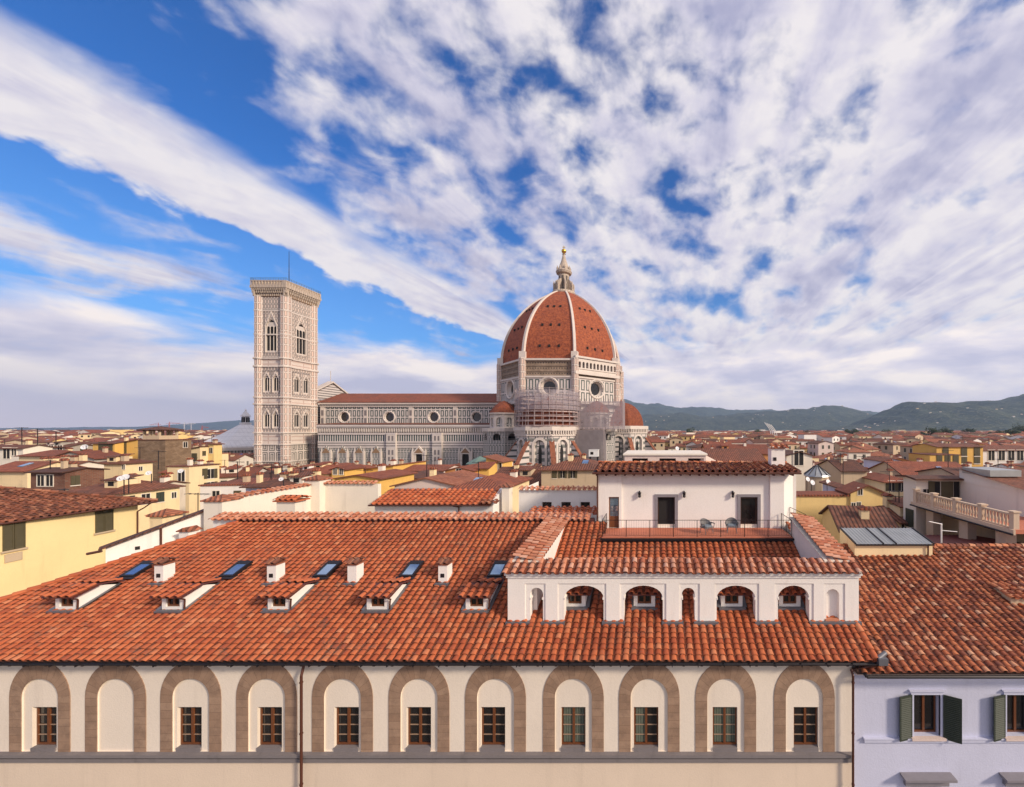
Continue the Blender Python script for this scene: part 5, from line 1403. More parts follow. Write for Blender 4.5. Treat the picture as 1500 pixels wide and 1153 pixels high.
# scaffolding on the tribune
def scaffold(label, cx, cy, w, dp, z0, z1, netm, lift=1.9, bay=1.7, boards=True, nets=((0, 1),)):
    o = thing('scaffolding', (cx, cy, z0), label, 'scaffolding')
    x0, x1, y0, y1 = cx - w / 2, cx + w / 2, cy - dp / 2, cy + dp / 2
    mb = MB(); nx = max(2, int(w / bay)); ny = max(1, int(dp / bay)); nz = int((z1 - z0) / lift)
    for i in range(nx + 1):
        for y in (y0, y0 + 1.1): mb.tube((x0 + w * i / nx, y, z0), (x0 + w * i / nx, y, z1 + 1), .10, 4, cap=False)
    for i in range(ny + 1):
        for x in (x0, x1): mb.tube((x, y0 + dp * i / ny, z0), (x, y0 + dp * i / ny, z1 + 1), .07, 4, cap=False)
    for k in range(nz + 1):
        z = z0 + k * lift
        mb.tube((x0, y0, z + 1), (x1, y0, z + 1), .09, 4, cap=False)
        for x in (x0, x1): mb.tube((x, y0, z + 1), (x, y1, z + 1), .05, 4, cap=False)
    mb.build('tubes', M['scaf'], o)
    mb = MB()
    for k in range(nz + 1):
        z = z0 + k * lift; mb.box(x0, x1, y0, y0 + 1.1, z, z + .12); mb.box(x0, x0 + .9, y0 + 1.1, y1, z, z + .12); mb.box(x1 - .9, x1, y0 + 1.1, y1, z, z + .12)
    mb.build('platforms', M['scaf_board'], o)
    n_ = MB(); a, b = z0 + (z1 - z0) * nets[0][0], z0 + (z1 - z0) * nets[0][1]
    n_.face([(x0, y0 - .15, a), (x1, y0 - .15, a), (x1, y0 - .15, b), (x0, y0 - .15, b)])
    n_.face([(x1 + .1, y0, a), (x1 + .1, y1, a), (x1 + .1, y1, b), (x1 + .1, y0, b)]); n_.face([(x0 - .1, y0, a), (x0 - .1, y1, a), (x0 - .1, y1, b), (x0 - .1, y0, b)])
    n_.build('netting', M[netm], o)
    return o
# round one, wrapping the south half-dome
sc1 = thing('scaffolding', (TC[0], TC[1], 26.5), 'rounded tiered scaffolding with netting over the tribune roof below the big dome', 'scaffolding')
mb = MB(); pl = MB(); nt_ = MB()
for k in range(7):
    z = 26.6 + k * 1.75; R = 11.9 - k * .12
    pl.lathe([(R, z), (R, z + .42), (R - 1.2, z + .42), (R - 1.2, z), (R, z)], (TC[0], TC[1], 0), 22, smooth=False)
    for i in range(22):
        a = 2 * PI * i / 22; p = Vector((TC[0] + R * math.cos(a), TC[1] + R * math.sin(a), z)); mb.tube(p, p + Vector((0, 0, 1.9)), .08, 4, cap=False)
pl.build('platforms', M['scaf_board'], sc1)
nt_.lathe([(12.1, 32.5), (11.6, 40.0)], (TC[0], TC[1], 0), 22, smooth=False)
for i in range(30):
    a = 2 * PI * i / 30; c_, s_ = math.cos(a), math.sin(a)
    mb.tube((TC[0] + 12.3 * c_, TC[1] + 12.3 * s_, 26.6), (TC[0] + 11.9 * c_, TC[1] + 11.9 * s_, 40.6), .085, 4, cap=False)
for k in range(8):
    z = 27 + k * 1.9; pts = [(TC[0] + 12.25 * math.cos(2 * PI * i / 30), TC[1] + 12.25 * math.sin(2 * PI * i / 30), z) for i in range(31)]
    for p_, q_ in zip(pts, pts[1:]): mb.tube(p_, q_, .08, 4, cap=False)
mb.build('tubes', M['scaf'], sc1)
nt_.build('netting', M['net'], sc1)
scaffold('wide pale netted scaffolding on the south-east corner of the cathedral under the big dome', -22.0, 154.5, 18.5, 10, 25.5, 36.5, 'net')
scaffold('dark netted scaffolding tower standing at the foot of the cathedral apse', -25.5, 149.5, 11.5, 7, 8.0, 25.3, 'net_dark')
t = thing('builders_cabin', (-21.5, 141, 13), 'small white builders cabin by the scaffolding', 'cabin')
mb = MB(); mb.box(-24.4, -21.0, 140, 142.5, Z(669, 140), Z(659.5, 140)); mb.box(-24.5, -20.9, 139.9, 142.6, Z(659.5, 140), Z(658.8, 140)); mb.build('body', M['white_paint'], t)
mb = MB(); 
for z in (3, 7, 11): pass
mb.box(-24.2, -23.9, 140.1, 140.4, 0, Z(669, 140)); mb.box(-21.5, -21.2, 140.1, 140.4, 0, Z(669, 140)); mb.box(-24.2, -23.9, 142, 142.3, 0, Z(669, 140)); mb.box(-21.5, -21.2, 142, 142.3, 0, Z(669, 140)); mb.build('support', M['metal_dark'], t)
g = MB(); g.box(-23.8, -22.7, 139.97, 140.05, Z(666, 140), Z(662, 140)); g.build('window', M['glass'], t)
# ------------------------------------------------------------------ baptistery
bp = thing('baptistery', (-208, 195, 0), 'eight sided baptistery with white pyramid roof and lantern, left of the bell tower', 'baptistery')
bc = (-209.0, 195.0); bR = 17.2
mb = MB()
zb1 = H + (YH - 656) * 180 / F; 
for k in range(8):
    P, L = octface(bR, k, bc); quad(mb, P, 0, L, 0, zb1)
mb.build('wall', M['mb_grey'], bp)
mb = MB(); za = H + (YH - 620) * 195 / F
mb.lathe([(bR + 1.0, zb1), (bR + .9, zb1 + .6), (bR * .5, zb1 + (za - zb1) * .55), (1.3, za)], (bc[0], bc[1], 0), 8, -PI / 2 - PI / 8, smooth=False); mb.build('roof', M['lead_white'], bp)
mb = MB(); octring(mb, bR + 1.2, zb1 - 1.4, zb1, bc); mb.build('cornice', M['mb_plain'], bp)
mb = MB(); zz = za - .3
mb.lathe([(2.2, zz), (2.2, zz + .6), (1.2, zz + .6), (1.2, zz + 3.6), (1.9, zz + 3.7), (1.9, zz + 4.1), (.25, zz + 6.6), (.4, zz + 7), (0, zz + 7.6)], (bc[0], bc[1], 0), 8, smooth=False); lo = mb.build('lantern', M['lead_white'], bp)
mb = MB()
for k in range(8): a = k * PI / 4 + .39; mb.box(bc[0] + 1.22 * math.cos(a) - .25, bc[0] + 1.22 * math.cos(a) + .25, bc[1] + 1.22 * math.sin(a) - .25, bc[1] + 1.22 * math.sin(a) + .25, zz + .8, zz + 3.3)
mb.build('opening', M['hole'], lo)
# ------------------------------------------------------------------ houses
def win_mesh(kind):
    mb = MB()
    w, h = .5, .8
    if kind in ('open', 'plain', 'small'):
        k = .6 if kind == 'small' else 1
        w, h = w * k, h * k
        mb.face([(-w, -.02, -h), (w, -.02, -h), (w, -.02, h), (-w, -.02, h)], mi=1)
        for (a, b, c, d) in ((-w - .1, -w, -h - .1, h + .1), (w, w + .1, -h - .1, h + .1), (-w, w, h, h + .1), (-w, w, -h - .1, -h), (-.03, .03, -h, h)):
            mb.box(a, b, -.05, .02, c, d, mi=0)
        if kind == 'open':
            for s in (-1, 1): mb.box(min(s * w, s * (w + .48)), max(s * w, s * (w + .48)), -.09, -.052, -h, h, mi=2)
    else:
        mb.box(-w, -.02, -.07, .01, -h, h, mi=2); mb.box(.02, w, -.07, .01, -h, h, mi=2); mb.box(-w - .06, w + .06, -.10, .01, -h - .12, -h - .001, mi=0)
        for i in range(9): mb.box(-w + .06, w - .06, -.085, -.071, -h + .1 + i * .17, -h + .18 + i * .17, mi=2)
    o = mb.build('window', [M['white2'], M['hole'], M['brown_shut'] if kind != 'shutg' else M['green_shut']])
    me = o.data; bpy.data.objects.remove(o); return me
WMESH = {k: win_mesh(k) for k in ('open', 'plain', 'small', 'shut', 'shutg')}
def put_window(parent, kind, x, y, z, rz, s=1.0):
    o = bpy.data.objects.new('window', WMESH[kind]); COL.objects.link(o)
    o.parent = parent; o.location = (x, y, z); o.rotation_euler = (0, 0, rz); o.scale = (s, s, s)
    return o
rngc = random.Random(77)
def house_meshes(w, l, ze, kind, pitch, ov=.45):
    """wall and roof as MBs in local coordinates, ridge height returned; front is -y"""
    W = MB(); Rf = MB(); x, y = w / 2, l / 2
    def wl(p): W.face(p, [(math.hypot(a[0], a[1]) if i == 0 else math.dist(p[0][:2], a[:2]), a[2]) for i, a in enumerate(p)])
    def rq(p):
        p = [Vector(a) for a in p]; U = (p[1] - p[0]); uL = U.length; U.normalize(); S = (p[2] - p[1]); S = (S - U * S.dot(U)).normalized()
        Rf.face(p, [((a - p[0]).dot(U), (a - p[0]).dot(S)) for a in p]); t = Vector((0, 0, -.16)); n = len(p)
        Rf.face([a + t for a in p][::-1], [(0, .1)] * n)
        for i in range(n): Rf.face([p[i] + t, p[(i + 1) % n] + t, p[(i + 1) % n], p[i]], [(0, .1)] * 4)
    if kind == 'flat':
        zr = ze
        wl([(-x, -y, 0), (x, -y, 0), (x, -y, ze), (-x, -y, ze)]); wl([(x, -y, 0), (x, y, 0), (x, y, ze), (x, -y, ze)]); wl([(x, y, 0), (-x, y, 0), (-x, y, ze), (x, y, ze)]); wl([(-x, y, 0), (-x, -y, 0), (-x, -y, ze), (-x, y, ze)])
        Rf.box(-x - .15, x + .15, -y - .15, y + .15, ze, ze + .2)
        return W, Rf, zr
    if kind == 'gable_x':      # ridge along x, slope faces the front
        zr = ze + y * pitch; e = ze - ov * pitch
        wl([(-x, -y, 0), (x, -y, 0), (x, -y, ze), (-x, -y, ze)]); wl([(x, y, 0), (-x, y, 0), (-x, y, ze), (x, y, ze)])
        wl([(x, -y, 0), (x, y, 0), (x, y, ze), (x, 0, zr), (x, -y, ze)]); wl([(-x, y, 0), (-x, -y, 0), (-x, -y, ze), (-x, 0, zr), (-x, y, ze)])
        g = .3; rq([(-x - g, -y - ov, e + .17), (x + g, -y - ov, e + .17), (x + g, 0, zr + .17), (-x - g, 0, zr + .17)]); rq([(x + g, y + ov, e + .17), (-x - g, y + ov, e + .17), (-x - g, 0, zr + .17), (x + g, 0, zr + .17)])
    elif kind == 'gable_y':
        zr = ze + x * pitch; e = ze - ov * pitch
        wl([(-x, -y, 0), (x, -y, 0), (x, -y, ze), (0, -y, zr), (-x, -y, ze)]); wl([(x, y, 0), (-x, y, 0), (-x, y, ze), (0, y, zr), (x, y, ze)])
        wl([(x, -y, 0), (x, y, 0), (x, y, ze), (x, -y, ze)]); wl([(-x, y, 0), (-x, -y, 0), (-x, -y, ze), (-x, y, ze)])
        g = .3; rq([(x + ov, -y - g, e + .17), (x + ov, y + g, e + .17), (0, y + g, zr + .17), (0, -y - g, zr + .17)]); rq([(-x - ov, y + g, e + .17), (-x - ov, -y - g, e + .17), (0, -y - g, zr + .17), (0, y + g, zr + .17)])
    elif kind in ('shed_l', 'shed_r', 'shed_f'):
        e = .17
        if kind == 'shed_f':
            zr = ze + l * pitch; h = [ze, ze, zr, zr]
        elif kind == 'shed_l':
            zr = ze + w * pitch; h = [ze, zr, zr, ze]
        else:
            zr = ze + w * pitch; h = [zr, ze, ze, zr]
        c = [(-x, -y), (x, -y), (x, y), (-x, y)]
        for i in range(4): j = (i + 1) % 4; wl([(*c[i], 0), (*c[j], 0), (*c[j], h[j]), (*c[i], h[i])])
        k = 1 + ov / x; ky = 1 + ov / y
        zf = lambda a, b: (ze + (b + y) * pitch) if kind == 'shed_f' else ((ze + (a + x) * pitch) if kind == 'shed_l' else (ze + (x - a) * pitch))
        P = [(a * k, b * ky, zf(a * k, b * ky) + e) for a, b in c]
        if kind == 'shed_l': P = [P[3], P[0], P[1], P[2]]
        if kind == 'shed_r': P = [P[1], P[2], P[3], P[0]]
        rq(P)
    else:                      # hip
        m = min(x, y) ; zr = ze + m * pitch; e = ze - ov * pitch + .17; X2, Y2 = x + ov, y + ov; zt = zr + .17
        c = [(-x, -y), (x, -y), (x, y), (-x, y)]
        for i in range(4): j = (i + 1) % 4; wl([(*c[i], 0), (*c[j], 0), (*c[j], ze), (*c[i], ze)])
        if x >= y:
            r0, r1 = (-(x - y), 0, zt), (x - y, 0, zt)
            rq([(-X2, -Y2, e), (X2, -Y2, e), r1, r0]); rq([(X2, Y2, e), (-X2, Y2, e), r0, r1]); rq([(X2, -Y2, e), (X2, Y2, e), r1]); rq([(-X2, Y2, e), (-X2, -Y2, e), r0])
        else:
            r0, r1 = (0, -(y - x), zt), (0, y - x, zt)
            rq([(X2, -Y2, e), (X2, Y2, e), r1, r0]); rq([(-X2, Y2, e), (-X2, -Y2, e), r0, r1]); rq([(-X2, -Y2, e), (X2, -Y2, e), r0]); rq([(X2, Y2, e), (-X2, Y2, e), r1])
    return W, Rf, zr
def small_chimney(parent, x, y, z, h=1.3, w=.5, wallm='white2'):
    mb = MB(); mb.box(x - w / 2, x + w / 2, y - w / 2, y + w / 2, z - .8, z + h); mb.box(x - w / 2 - .1, x + w / 2 + .1, y - w / 2 - .1, y + w / 2 + .1, z + h + .001, z + h + .12, mi=1)
    mb.prism([(x - w / 2 - .1, y - w / 2 - .1, z + h + .121), (x + w / 2 + .1, y - w / 2 - .1, z + h + .121), (x, y - w / 2 - .1, z + h + .35)], (0, w + .2, 0), mi=1)
    return mb.build('chimney', [M[wallm], M['roof_b']], parent)
KEEP = []
def house(name, label, cat, c, w, l, rot, ze, kind, pitch, wallm, roofm, wins=(), group=None, chim=0, rows=None, aer=False):
    """c=(x,y); wins = list of (face, u, z, kind, scale) with face f/l/r; rows = automatic windows"""
    t = thing(name, (c[0], c[1], 0), label, cat, group, rot); ROOT[t.name] = Vector((0, 0, 0))
    W, Rf, zr = house_meshes(w, l, ze, kind, pitch)
    W.build('wall', M[wallm], t); ro = Rf.build('roof', M[roofm], t)
    def at(face, u, z, k, s):
        if face == 'f': put_window(t, k, u, -l / 2, z, 0, s)
        elif face == 'r': put_window(t, k, w / 2, u, z, PI / 2, s)
        else: put_window(t, k, -w / 2, u, z, -PI / 2, s)
    for a in wins: at(*a)
    if rows:
        k, step = rows
        hi = lambda face, u: ze + (0 if kind not in ('shed_l', 'shed_r') or face != 'f' else ((u + w / 2) * pitch if kind == 'shed_l' else (w / 2 - u) * pitch))
        for face, L in (('f', w), ('l' if c[0] > 0 else 'r', l)):
            n = int((L - 1.2) / step)
            for i in range(n):
                u = (i - (n - 1) / 2) * step
                for f in range(2):
                    if rngc.random() < .82 and ze - 1.6 - 3.3 * f > 8: at(face, u, ze - 1.6 - 3.3 * f, k if rngc.random() < .75 else 'plain', 1.0)
    for i in range(chim):
        px_, py_ = rngc.uniform(-w * .32, w * .32), rngc.uniform(-l * .3, l * .3)
        zc_ = {'gable_x': zr - abs(py_) * pitch, 'gable_y': zr - abs(px_) * pitch, 'flat': ze}.get(kind, ze + (zr - ze) * .45)
        small_chimney(ro, px_, py_, zc_, rngc.uniform(.7, 1.4), rngc.uniform(.45, .8), rngc.choice(['white2', 'beige', 'yellow3']))
    if aer or (chim and rngc.random() < .5):
        px_, py_ = rngc.uniform(-w * .3, w * .3), rngc.uniform(-l * .3, l * .3); h_ = rngc.uniform(1.8, 3.4); z_ = zr - .6
        mb = MB(); mb.tube((px_, py_, z_ - 1), (px_, py_, z_ + h_), .05, 4)
        for k in range(4): mb.tube((px_ - .7 + k * .4, py_ - .3, z_ + h_ - .1), (px_ - .7 + k * .4, py_ + .3, z_ + h_ - .1), .03, 4)
        mb.tube((px_ - .8, py_, z_ + h_ - .1), (px_ + .8, py_, z_ + h_ - .1), .035, 4); mb.build('aerial', M['metal_dark'], ro)
    if chim and kind in ('gable_x', 'hip') and rngc.random() < .45 and l > 3.4:        # a skylight or a raised attic on the front slope
        u_ = rngc.uniform(-w * .2, w * .2); y_ = -l * .24; zz_ = (zr - abs(y_) * pitch) if kind == 'gable_x' else ze + (zr - ze) * .5
        mb = MB()
        if rngc.random() < .4:
            mb.hexa([(u_ - .45, y_ - .6, zz_ - .6 * pitch + .1), (u_ + .45, y_ - .6, zz_ - .6 * pitch + .1), (u_ + .45, y_ + .6, zz_ + .6 * pitch + .1), (u_ - .45, y_ + .6, zz_ + .6 * pitch + .1)] + [(u_ - .45, y_ - .6, zz_ - .6 * pitch + .3), (u_ + .45, y_ - .6, zz_ - .6 * pitch + .3), (u_ + .45, y_ + .6, zz_ + .6 * pitch + .3), (u_ - .45, y_ + .6, zz_ + .6 * pitch + .3)])
            mb.build('skylight', M['glass_sky'], ro)
        else:
            mb.box(u_ - .9, u_ + .9, y_ - .8, y_ + 1.6, zz_ - .8, zz_ + .85); mb.prism([(u_ - 1.1, y_ - 1.1, zz_ + .852), (u_ + 1.1, y_ - 1.1, zz_ + .852), (u_ + 1.1, y_ + 1.8, zz_ + 1.3), (u_ - 1.1, y_ + 1.8, zz_ + 1.3)], (0, 0, .12), mi=1)
            mb.face([(u_ - .4, y_ - .82, zz_ + .1), (u_ + .4, y_ - .82, zz_ + .1), (u_ + .4, y_ - .82, zz_ + .7), (u_ - .4, y_ - .82, zz_ + .7)], mi=2); mb.build('attic_dormer', [M[wallm], M[roofm], M['hole']], ro)
    KEEP.append((c[0], c[1], max(w, l) * .56))
    return t
def hp(px0, px1, pe, d, l, **k):
    """front wall given by photo columns and eave row at its depth"""
    w = (px1 - px0) * d / F; x = (X(px0, d) + X(px1, d)) / 2
    return dict(c=(x, d + l / 2), w=w, l=l, ze=Z(pe, d))
def H_(label, px0, px1, pe, d, l, kind, pitch, wallm, roofm, rot=0, wins=(), chim=0, rows=None, name='house', cat='house', group=None):
    if px1 < 480: l *= .5
    a = hp(px0, px1, pe, d, l)
    ww = [(f, (X(u, d) - a['c'][0]) if f == 'f' else u, Z(z, d) if z > 60 else z, k, s) for f, u, z, k, s in wins]
    if px1 < 480:
        chim += 1 + (px1 % 2)
        r_ = random.Random(px0 * 7 + px1)
        for k in range(int(l / 1.6)):
            if r_.random() < .6: ww.append(('r', -l / 2 + 1.0 + k * 1.6, a['ze'] - (1.3 if kind not in ('gable_y', 'shed_r') else 1.6) - (2.8 if r_.random() < .25 else 0), r_.choice(['shut', 'plain', 'small', 'shutg']), .9))
    return house(name, label, cat, a['c'], a['w'], l, rot, a['ze'], kind, pitch, wallm, roofm, ww, group, chim, rows)

# the big yellow house on the left, with its own modelled tiles --------------------
yh = thing('yellow_house', (-52, 32, 0), 'big yellow house with closed olive shutters and brown tiled roof at the left edge', 'house')
yx0, yx1 = -48.2, -49.0; y0, y1 = 20.0, 36.2; ye = H - 6.88
mb = MB(); Yw = lambda u, v, w: Vector((yx0 + (yx1 - yx0) * (u - 28.1) / 8 - w, u, v))
mb.wall(Yw, y0, y1, 0, ye - .03, [], .3); mb.face([Yw(y1, 0, 0), Yw(y1, 0, 14), Yw(y1, ye, 14), Yw(y1, ye, 0)]); mb.face([Yw(y0, 0, 0), Yw(y0, 0, 14), Yw(y0, ye, 14), Yw(y0, ye, 0)])
mb.build('wall', M['yellow_pale'], yh)
def shut_closed(c0, c1, za, zb2, parent):
    mb = MB(); m_ = (c0 + c1) / 2
    for a, b in ((c0, m_ - .02), (m_ + .02, c1)):
        for (u0, u1, v0, v1) in ((a, a + .07, za, zb2), (b - .07, b, za, zb2), (a + .07, b - .07, zb2 - .1, zb2), (a + .07, b - .07, za, za + .1)):
            mb.hexa([Yw(u0, v0, -.09), Yw(u1, v0, -.09), Yw(u1, v0, -.02), Yw(u0, v0, -.02), Yw(u0, v1, -.09), Yw(u1, v1, -.09), Yw(u1, v1, -.02), Yw(u0, v1, -.02)])
        n = 20
        for k in range(n):
            v = za + .1 + (zb2 - za - .2) * k / n; u0, u1 = a + .07, b - .07
            mb.face([Yw(u0, v, -.085), Yw(u1, v, -.085), Yw(u1, v + .1, -.03), Yw(u0, v + .1, -.03)])
    o = mb.build('shutter', M['brown_shut'], parent)
    for q in (-.12, ): 
        f = MB(); f.hexa([Yw(c0 - .1, za - .14, -.14), Yw(c1 + .1, za - .14, -.14), Yw(c1 + .1, za - .14, 0), Yw(c0 - .1, za - .14, 0), Yw(c0 - .1, za - .01, -.14), Yw(c1 + .1, za - .01, -.14), Yw(c1 + .1, za - .01, 0), Yw(c0 - .1, za - .01, 0)]); f.build('window_sill', M['beige'], o)
def ydep(px): # depth where the wall plane crosses a photo column
    lo, hi = 20, 45
    for _ in range(40):
        m_ = (lo + hi) / 2
        if XV + F * (yx0 + (yx1 - yx0) * (m_ - 28.1) / 8) / m_ < px: lo = m_
        else: hi = m_
    return lo
for a, b, t_, bo in ((3, 36, 765, 808), (139, 165, 744, 781)):
    da, db = ydep(a), ydep(b); shut_closed(da, db, Z(bo, da), Z(t_ + 1, (da + db) / 2), yh)
mb = MB(); dd_ = ydep(20); mb.hexa([Yw(ydep(6), Z(822, dd_), -.06), Yw(ydep(32), Z(822, dd_), -.06), Yw(ydep(32), Z(822, dd_), .05), Yw(ydep(6), Z(822, dd_), .05), Yw(ydep(6), Z(810, dd_), -.06), Yw(ydep(32), Z(810, dd_), -.06), Yw(ydep(32), Z(810, dd_), .05), Yw(ydep(6), Z(810, dd_), .05)]); mb.build('wall_panel', M['beige'], yh)
sl_ = .36; S1 = Vector((-1, 0, sl_)).normalized(); ex = yx1 + .95
mb = MB(); ycut = 36.9; hipx = 5.4
L = 6.2; ncol = int((ycut - 20) / .40)
tile_roof(mb, (ex, ycut, ye + .02), (0, -1, 0), S1, ncol, int(L / .34), .40, .34, keep=lambda p: p.y < ycut - (ex - p.x) * .95, rng=random.Random(71), rough=1.8)
zt_ = ye + .02 + sl_ * 5.9; ridge_tiles(mb, (ex, ycut, ye + .1), (ex - 5.7, ycut - 5.5, ye + sl_ * 5.7 + .1), .17); ridge_tiles(mb, (ex - 5.7, ycut - 5.5, ye + sl_ * 5.7 + .1), (ex - 5.7, 20, ye + sl_ * 5.7 + .1), .17)
mb.build('roof', M['terra_dark'], yh)
mb = MB(); q = [Vector((ex, ycut, ye)), Vector((ex, 20, ye)), Vector((ex - 5.9, 20, zt_ - .06)), Vector((ex - 5.9, ycut - 5.6, zt_ - .06))]
mb.prism(q, (0, 0, -.12)); mb.prism([Vector((ex, ycut, ye)), Vector((ex - 5.9, ycut - 5.6, zt_ - .06)), Vector((ex - 11.8, ycut, ye))], (0, 0, -.12)); mb.build('roof_deck', M['under'], yh)
mb = MB(); mb.tube((ex + .06, 20, ye - .02), (ex + .06, ycut, ye - .02), .075, 8); mb.path([(ex + .05, ycut - .5, ye - .05), (ex - .5, ycut - .6, ye - .5), (ex - .85, ycut - .8, ye - .8), (ex - .86, ycut - .8, 8)], .055, 8); mb.build('gutter', M['pipe'], yh)

# white roof-level walls behind the front roof ------------------------------------
def block(label, name='rooftop_block', cat='building'):
    return thing(name, (0, 0, 0), label, cat)
b1 = thing('rooftop_house', (X(640, 28), 28, 0), 'long low white rooftop house with a strip of orange tiles behind the front roof', 'house')
d = 28.0; x0, x1 = X(549, d), X(722, d); ze_ = Z(737, d)
mb = MB(); mb.box(x0, x1, d, d + 2.3, 14, ze_); mb.prism([(x1, d, ze_), (x1, d + 2.3, ze_), (x1, d + 2.3, ze_ + .78), (x1, d + 1.9, ze_ + .78)], (-.25, 0, 0)); mb.build('wall', M['white'], b1)
mb = MB(); tile_roof(mb, (x0 - .2, d - .35, ze_ - .08), (1, 0, 0), slope(.36), int((x1 - x0) / .4) , 7, .41, .33, rng=random.Random(81)); mb.build('roof', M['terra'], b1)
mb = MB(); mb.prism([(x0 - .2, d - .3, ze_ - .1), (x1 - .1, d - .3, ze_ - .1), (x1 - .1, d + 2.1, ze_ + .74), (x0 - .2, d + 2.1, ze_ + .74)], (0, 0, -.08)); mb.tube((x0 - .2, d - .36, ze_ - .1), (x1, d - .36, ze_ - .1), .06, 8)
xx = X(673, d); mb.path([(xx - .3, d - .33, ze_ - .15), (xx, d - .1, ze_ - .25), (xx, d - .08, 15)], .05, 8); mb.build('gutter', M['pipe'], b1)
mb = MB(); mb.box(x1 + .25, x1 + .8, 29.0, 29.7, 14, Z(714, 29)); o = mb.build('pier', M['white2'], b1)
mb = MB(); mb.lathe([(.62, 0), (.62, .08), (0, .32)], (x1 + .53, 29.35, Z(714, 29)), 4, PI / 4, smooth=False); mb.build('pier_cap', M['roof_c'], o)
mb = MB(); tile_roof(mb, (X(703, 27.8), d - .5, ze_ + .05), (1, 0, 0), slope(.25), 3, 2, .42, .33); mb.build('end_tiles', M['terra_dark'], b1)
b2 = thing('window_wall', (X(818, 29.5), 29.5, 0), 'white rooftop wall with three small square windows under a tile capping, left of the terrace house', 'wall')
d = 29.5; x0, x1 = X(760, d), X(880, d) + .3; zt = Z(718, d)
mb = MB(); mb.wall(lambda u, v, w: Vector((u, d + w, v)), x0, x1, 14, zt, [(X(p, d) - .37, X(p, d) + .37, Z(750, d), Z(735.5, d), 0, '') for p in (801, 829, 857)], .35)
mb.face([(x1, d, 14), (x1, d + 5, 14), (x1, d + 5, zt), (x1, d, zt)]); mb.face([(x0, d, 14), (x0, d + 5, 14), (x0, d + 5, zt), (x0, d, zt)]); mb.build('wall', M['white'], b2)
for p in (801, 829, 857):
    g = MB(); x = X(p, d); g.box(x - .36, x - .3, d + .2, d + .25, Z(750, d), Z(736, d)); g.box(x + .3, x + .36, d + .2, d + .25, Z(750, d), Z(736, d)); g.box(x - .3, x + .3, d + .2, d + .25, Z(737.4, d), Z(736, d)); g.box(x - .3, x + .3, d + .2, d + .25, Z(750, d), Z(748.6, d)); o = g.build('window', M['wood_dark'], b2)
    g = MB(); g.face([(x - .34, d + .23, Z(750, d)), (x + .34, d + .23, Z(750, d)), (x + .34, d + .23, Z(736, d)), (x - .34, d + .23, Z(736, d))]); g.build('pane', M['glass'], o)
mb = MB(); tile_roof(mb, (x0 - .1, d - .22, zt + .02), (1, 0, 0), slope(.3), int((x1 - x0 + .1) / .4), 2, .4, .32, rng=random.Random(83)); mb.build('capping', M['terra_pale'], b2)
b3 = thing('parapet_wall', (-31.3, 31, 0), 'cream sunlit rooftop wall with a tile capping and square piers, left of the long white rooftop house', 'wall')
mb = MB(); zt = H - 5.06
mb.box(-31.6, -31.2, 27.2, 35.2, 13, zt); mb.box(-31.2, X(556, 35.4), 35.2, 35.6, 13, Z(709, 35.4)); mb.build('wall', M['white2'], b3)
mb = MB(); tile_roof(mb, (-31.1, 27.1, zt + .02), (0, 1, 0), Vector((-.95, 0, .3)).normalized(), 20, 2, .4, .33, rng=random.Random(84)); tile_roof(mb, (-31.0, 35.0, Z(709, 35.4) + .02), (1, 0, 0), slope(.3), int((X(556, 35.4) + 31.0) / .4), 2, .4, .33, rng=random.Random(85)); mb.build('capping', M['terra_pale'], b3)
for (xa, xb, ya, yb, zt_) in ((-31.8, -30.4, 34.6, 35.8, Z(703, 35)), (-31.9, -30.6, 27.0, 28.2, Z(733, 27.5))):
    mb = MB(); mb.box(xa, xb, ya, yb, 13, zt_); o = mb.build('pier', M['white2'], b3)
    mb = MB(); mb.box(xa - .12, xb + .12, ya - .12, yb + .12, zt_, zt_ + .1); mb.lathe([((xb - xa) * .75 + .1, zt_ + .1), (0, zt_ + .45)], ((xa + xb) / 2, (ya + yb) / 2, 0), 4, PI / 4, smooth=False); mb.build('pier_cap', M['roof_c'], o)
ch = thing('roof_chimney', (X(422, 28.5), 28.5, 14), 'broad cream chimney with a tile cap standing right behind the ridge of the front roof', 'chimney')
d = 28.3; mb = MB(); mb.box(X(405, d), X(432, d), d, d + .9, 14, Z(735, d)); mb.build('shaft', M['white2'], ch)
mb = MB(); mb.box(X(402, d), X(436, d), d - .15, d + 1.05, Z(735, d), Z(735, d) + .1); tile_roof(mb, (X(402, d), d - .2, Z(735, d) + .1), (1, 0, 0), slope(.35), 4, 2, .42, .33); tile_roof(mb, (X(436, d) + .1, d + 1.1, Z(735, d) + .1), (-1, 0, 0), Vector((0, -.94, .33)), 4, 2, .42, .33); mb.build('cap', M['terra'], ch)
ch = thing('roof_chimney', (X(236, 30), 30, 14), 'cream chimney with an orange tile cap behind the dark edged sloping wall on the left', 'chimney')
d = 30.0; mb = MB(); mb.box(X(219, d), X(238, d), d, d + 1.3, 12, Z(757, d)); mb.build('shaft', M['yellow3'], ch)
mb = MB(); mb.box(X(217, d), X(243, d), d - .15, d + 1.5, Z(757, d), Z(757, d) + .12); mb.lathe([(1.1, 0), (0, .4)], ((X(219, d) + X(238, d)) / 2, d + .65, Z(757, d) + .12), 4, PI / 4, smooth=False); mb.build('cap', M['roof_c'], ch)
ch = thing('roof_chimney', (X(272, 26), 26, 14), 'little white chimney with square vent by the left edge of the front roof', 'chimney')
d = 26.0; mb = MB(); mb.box(X(262, d), X(276, d), d, d + .6, 15, Z(779, d)); mb.build('shaft', M['white'], ch)
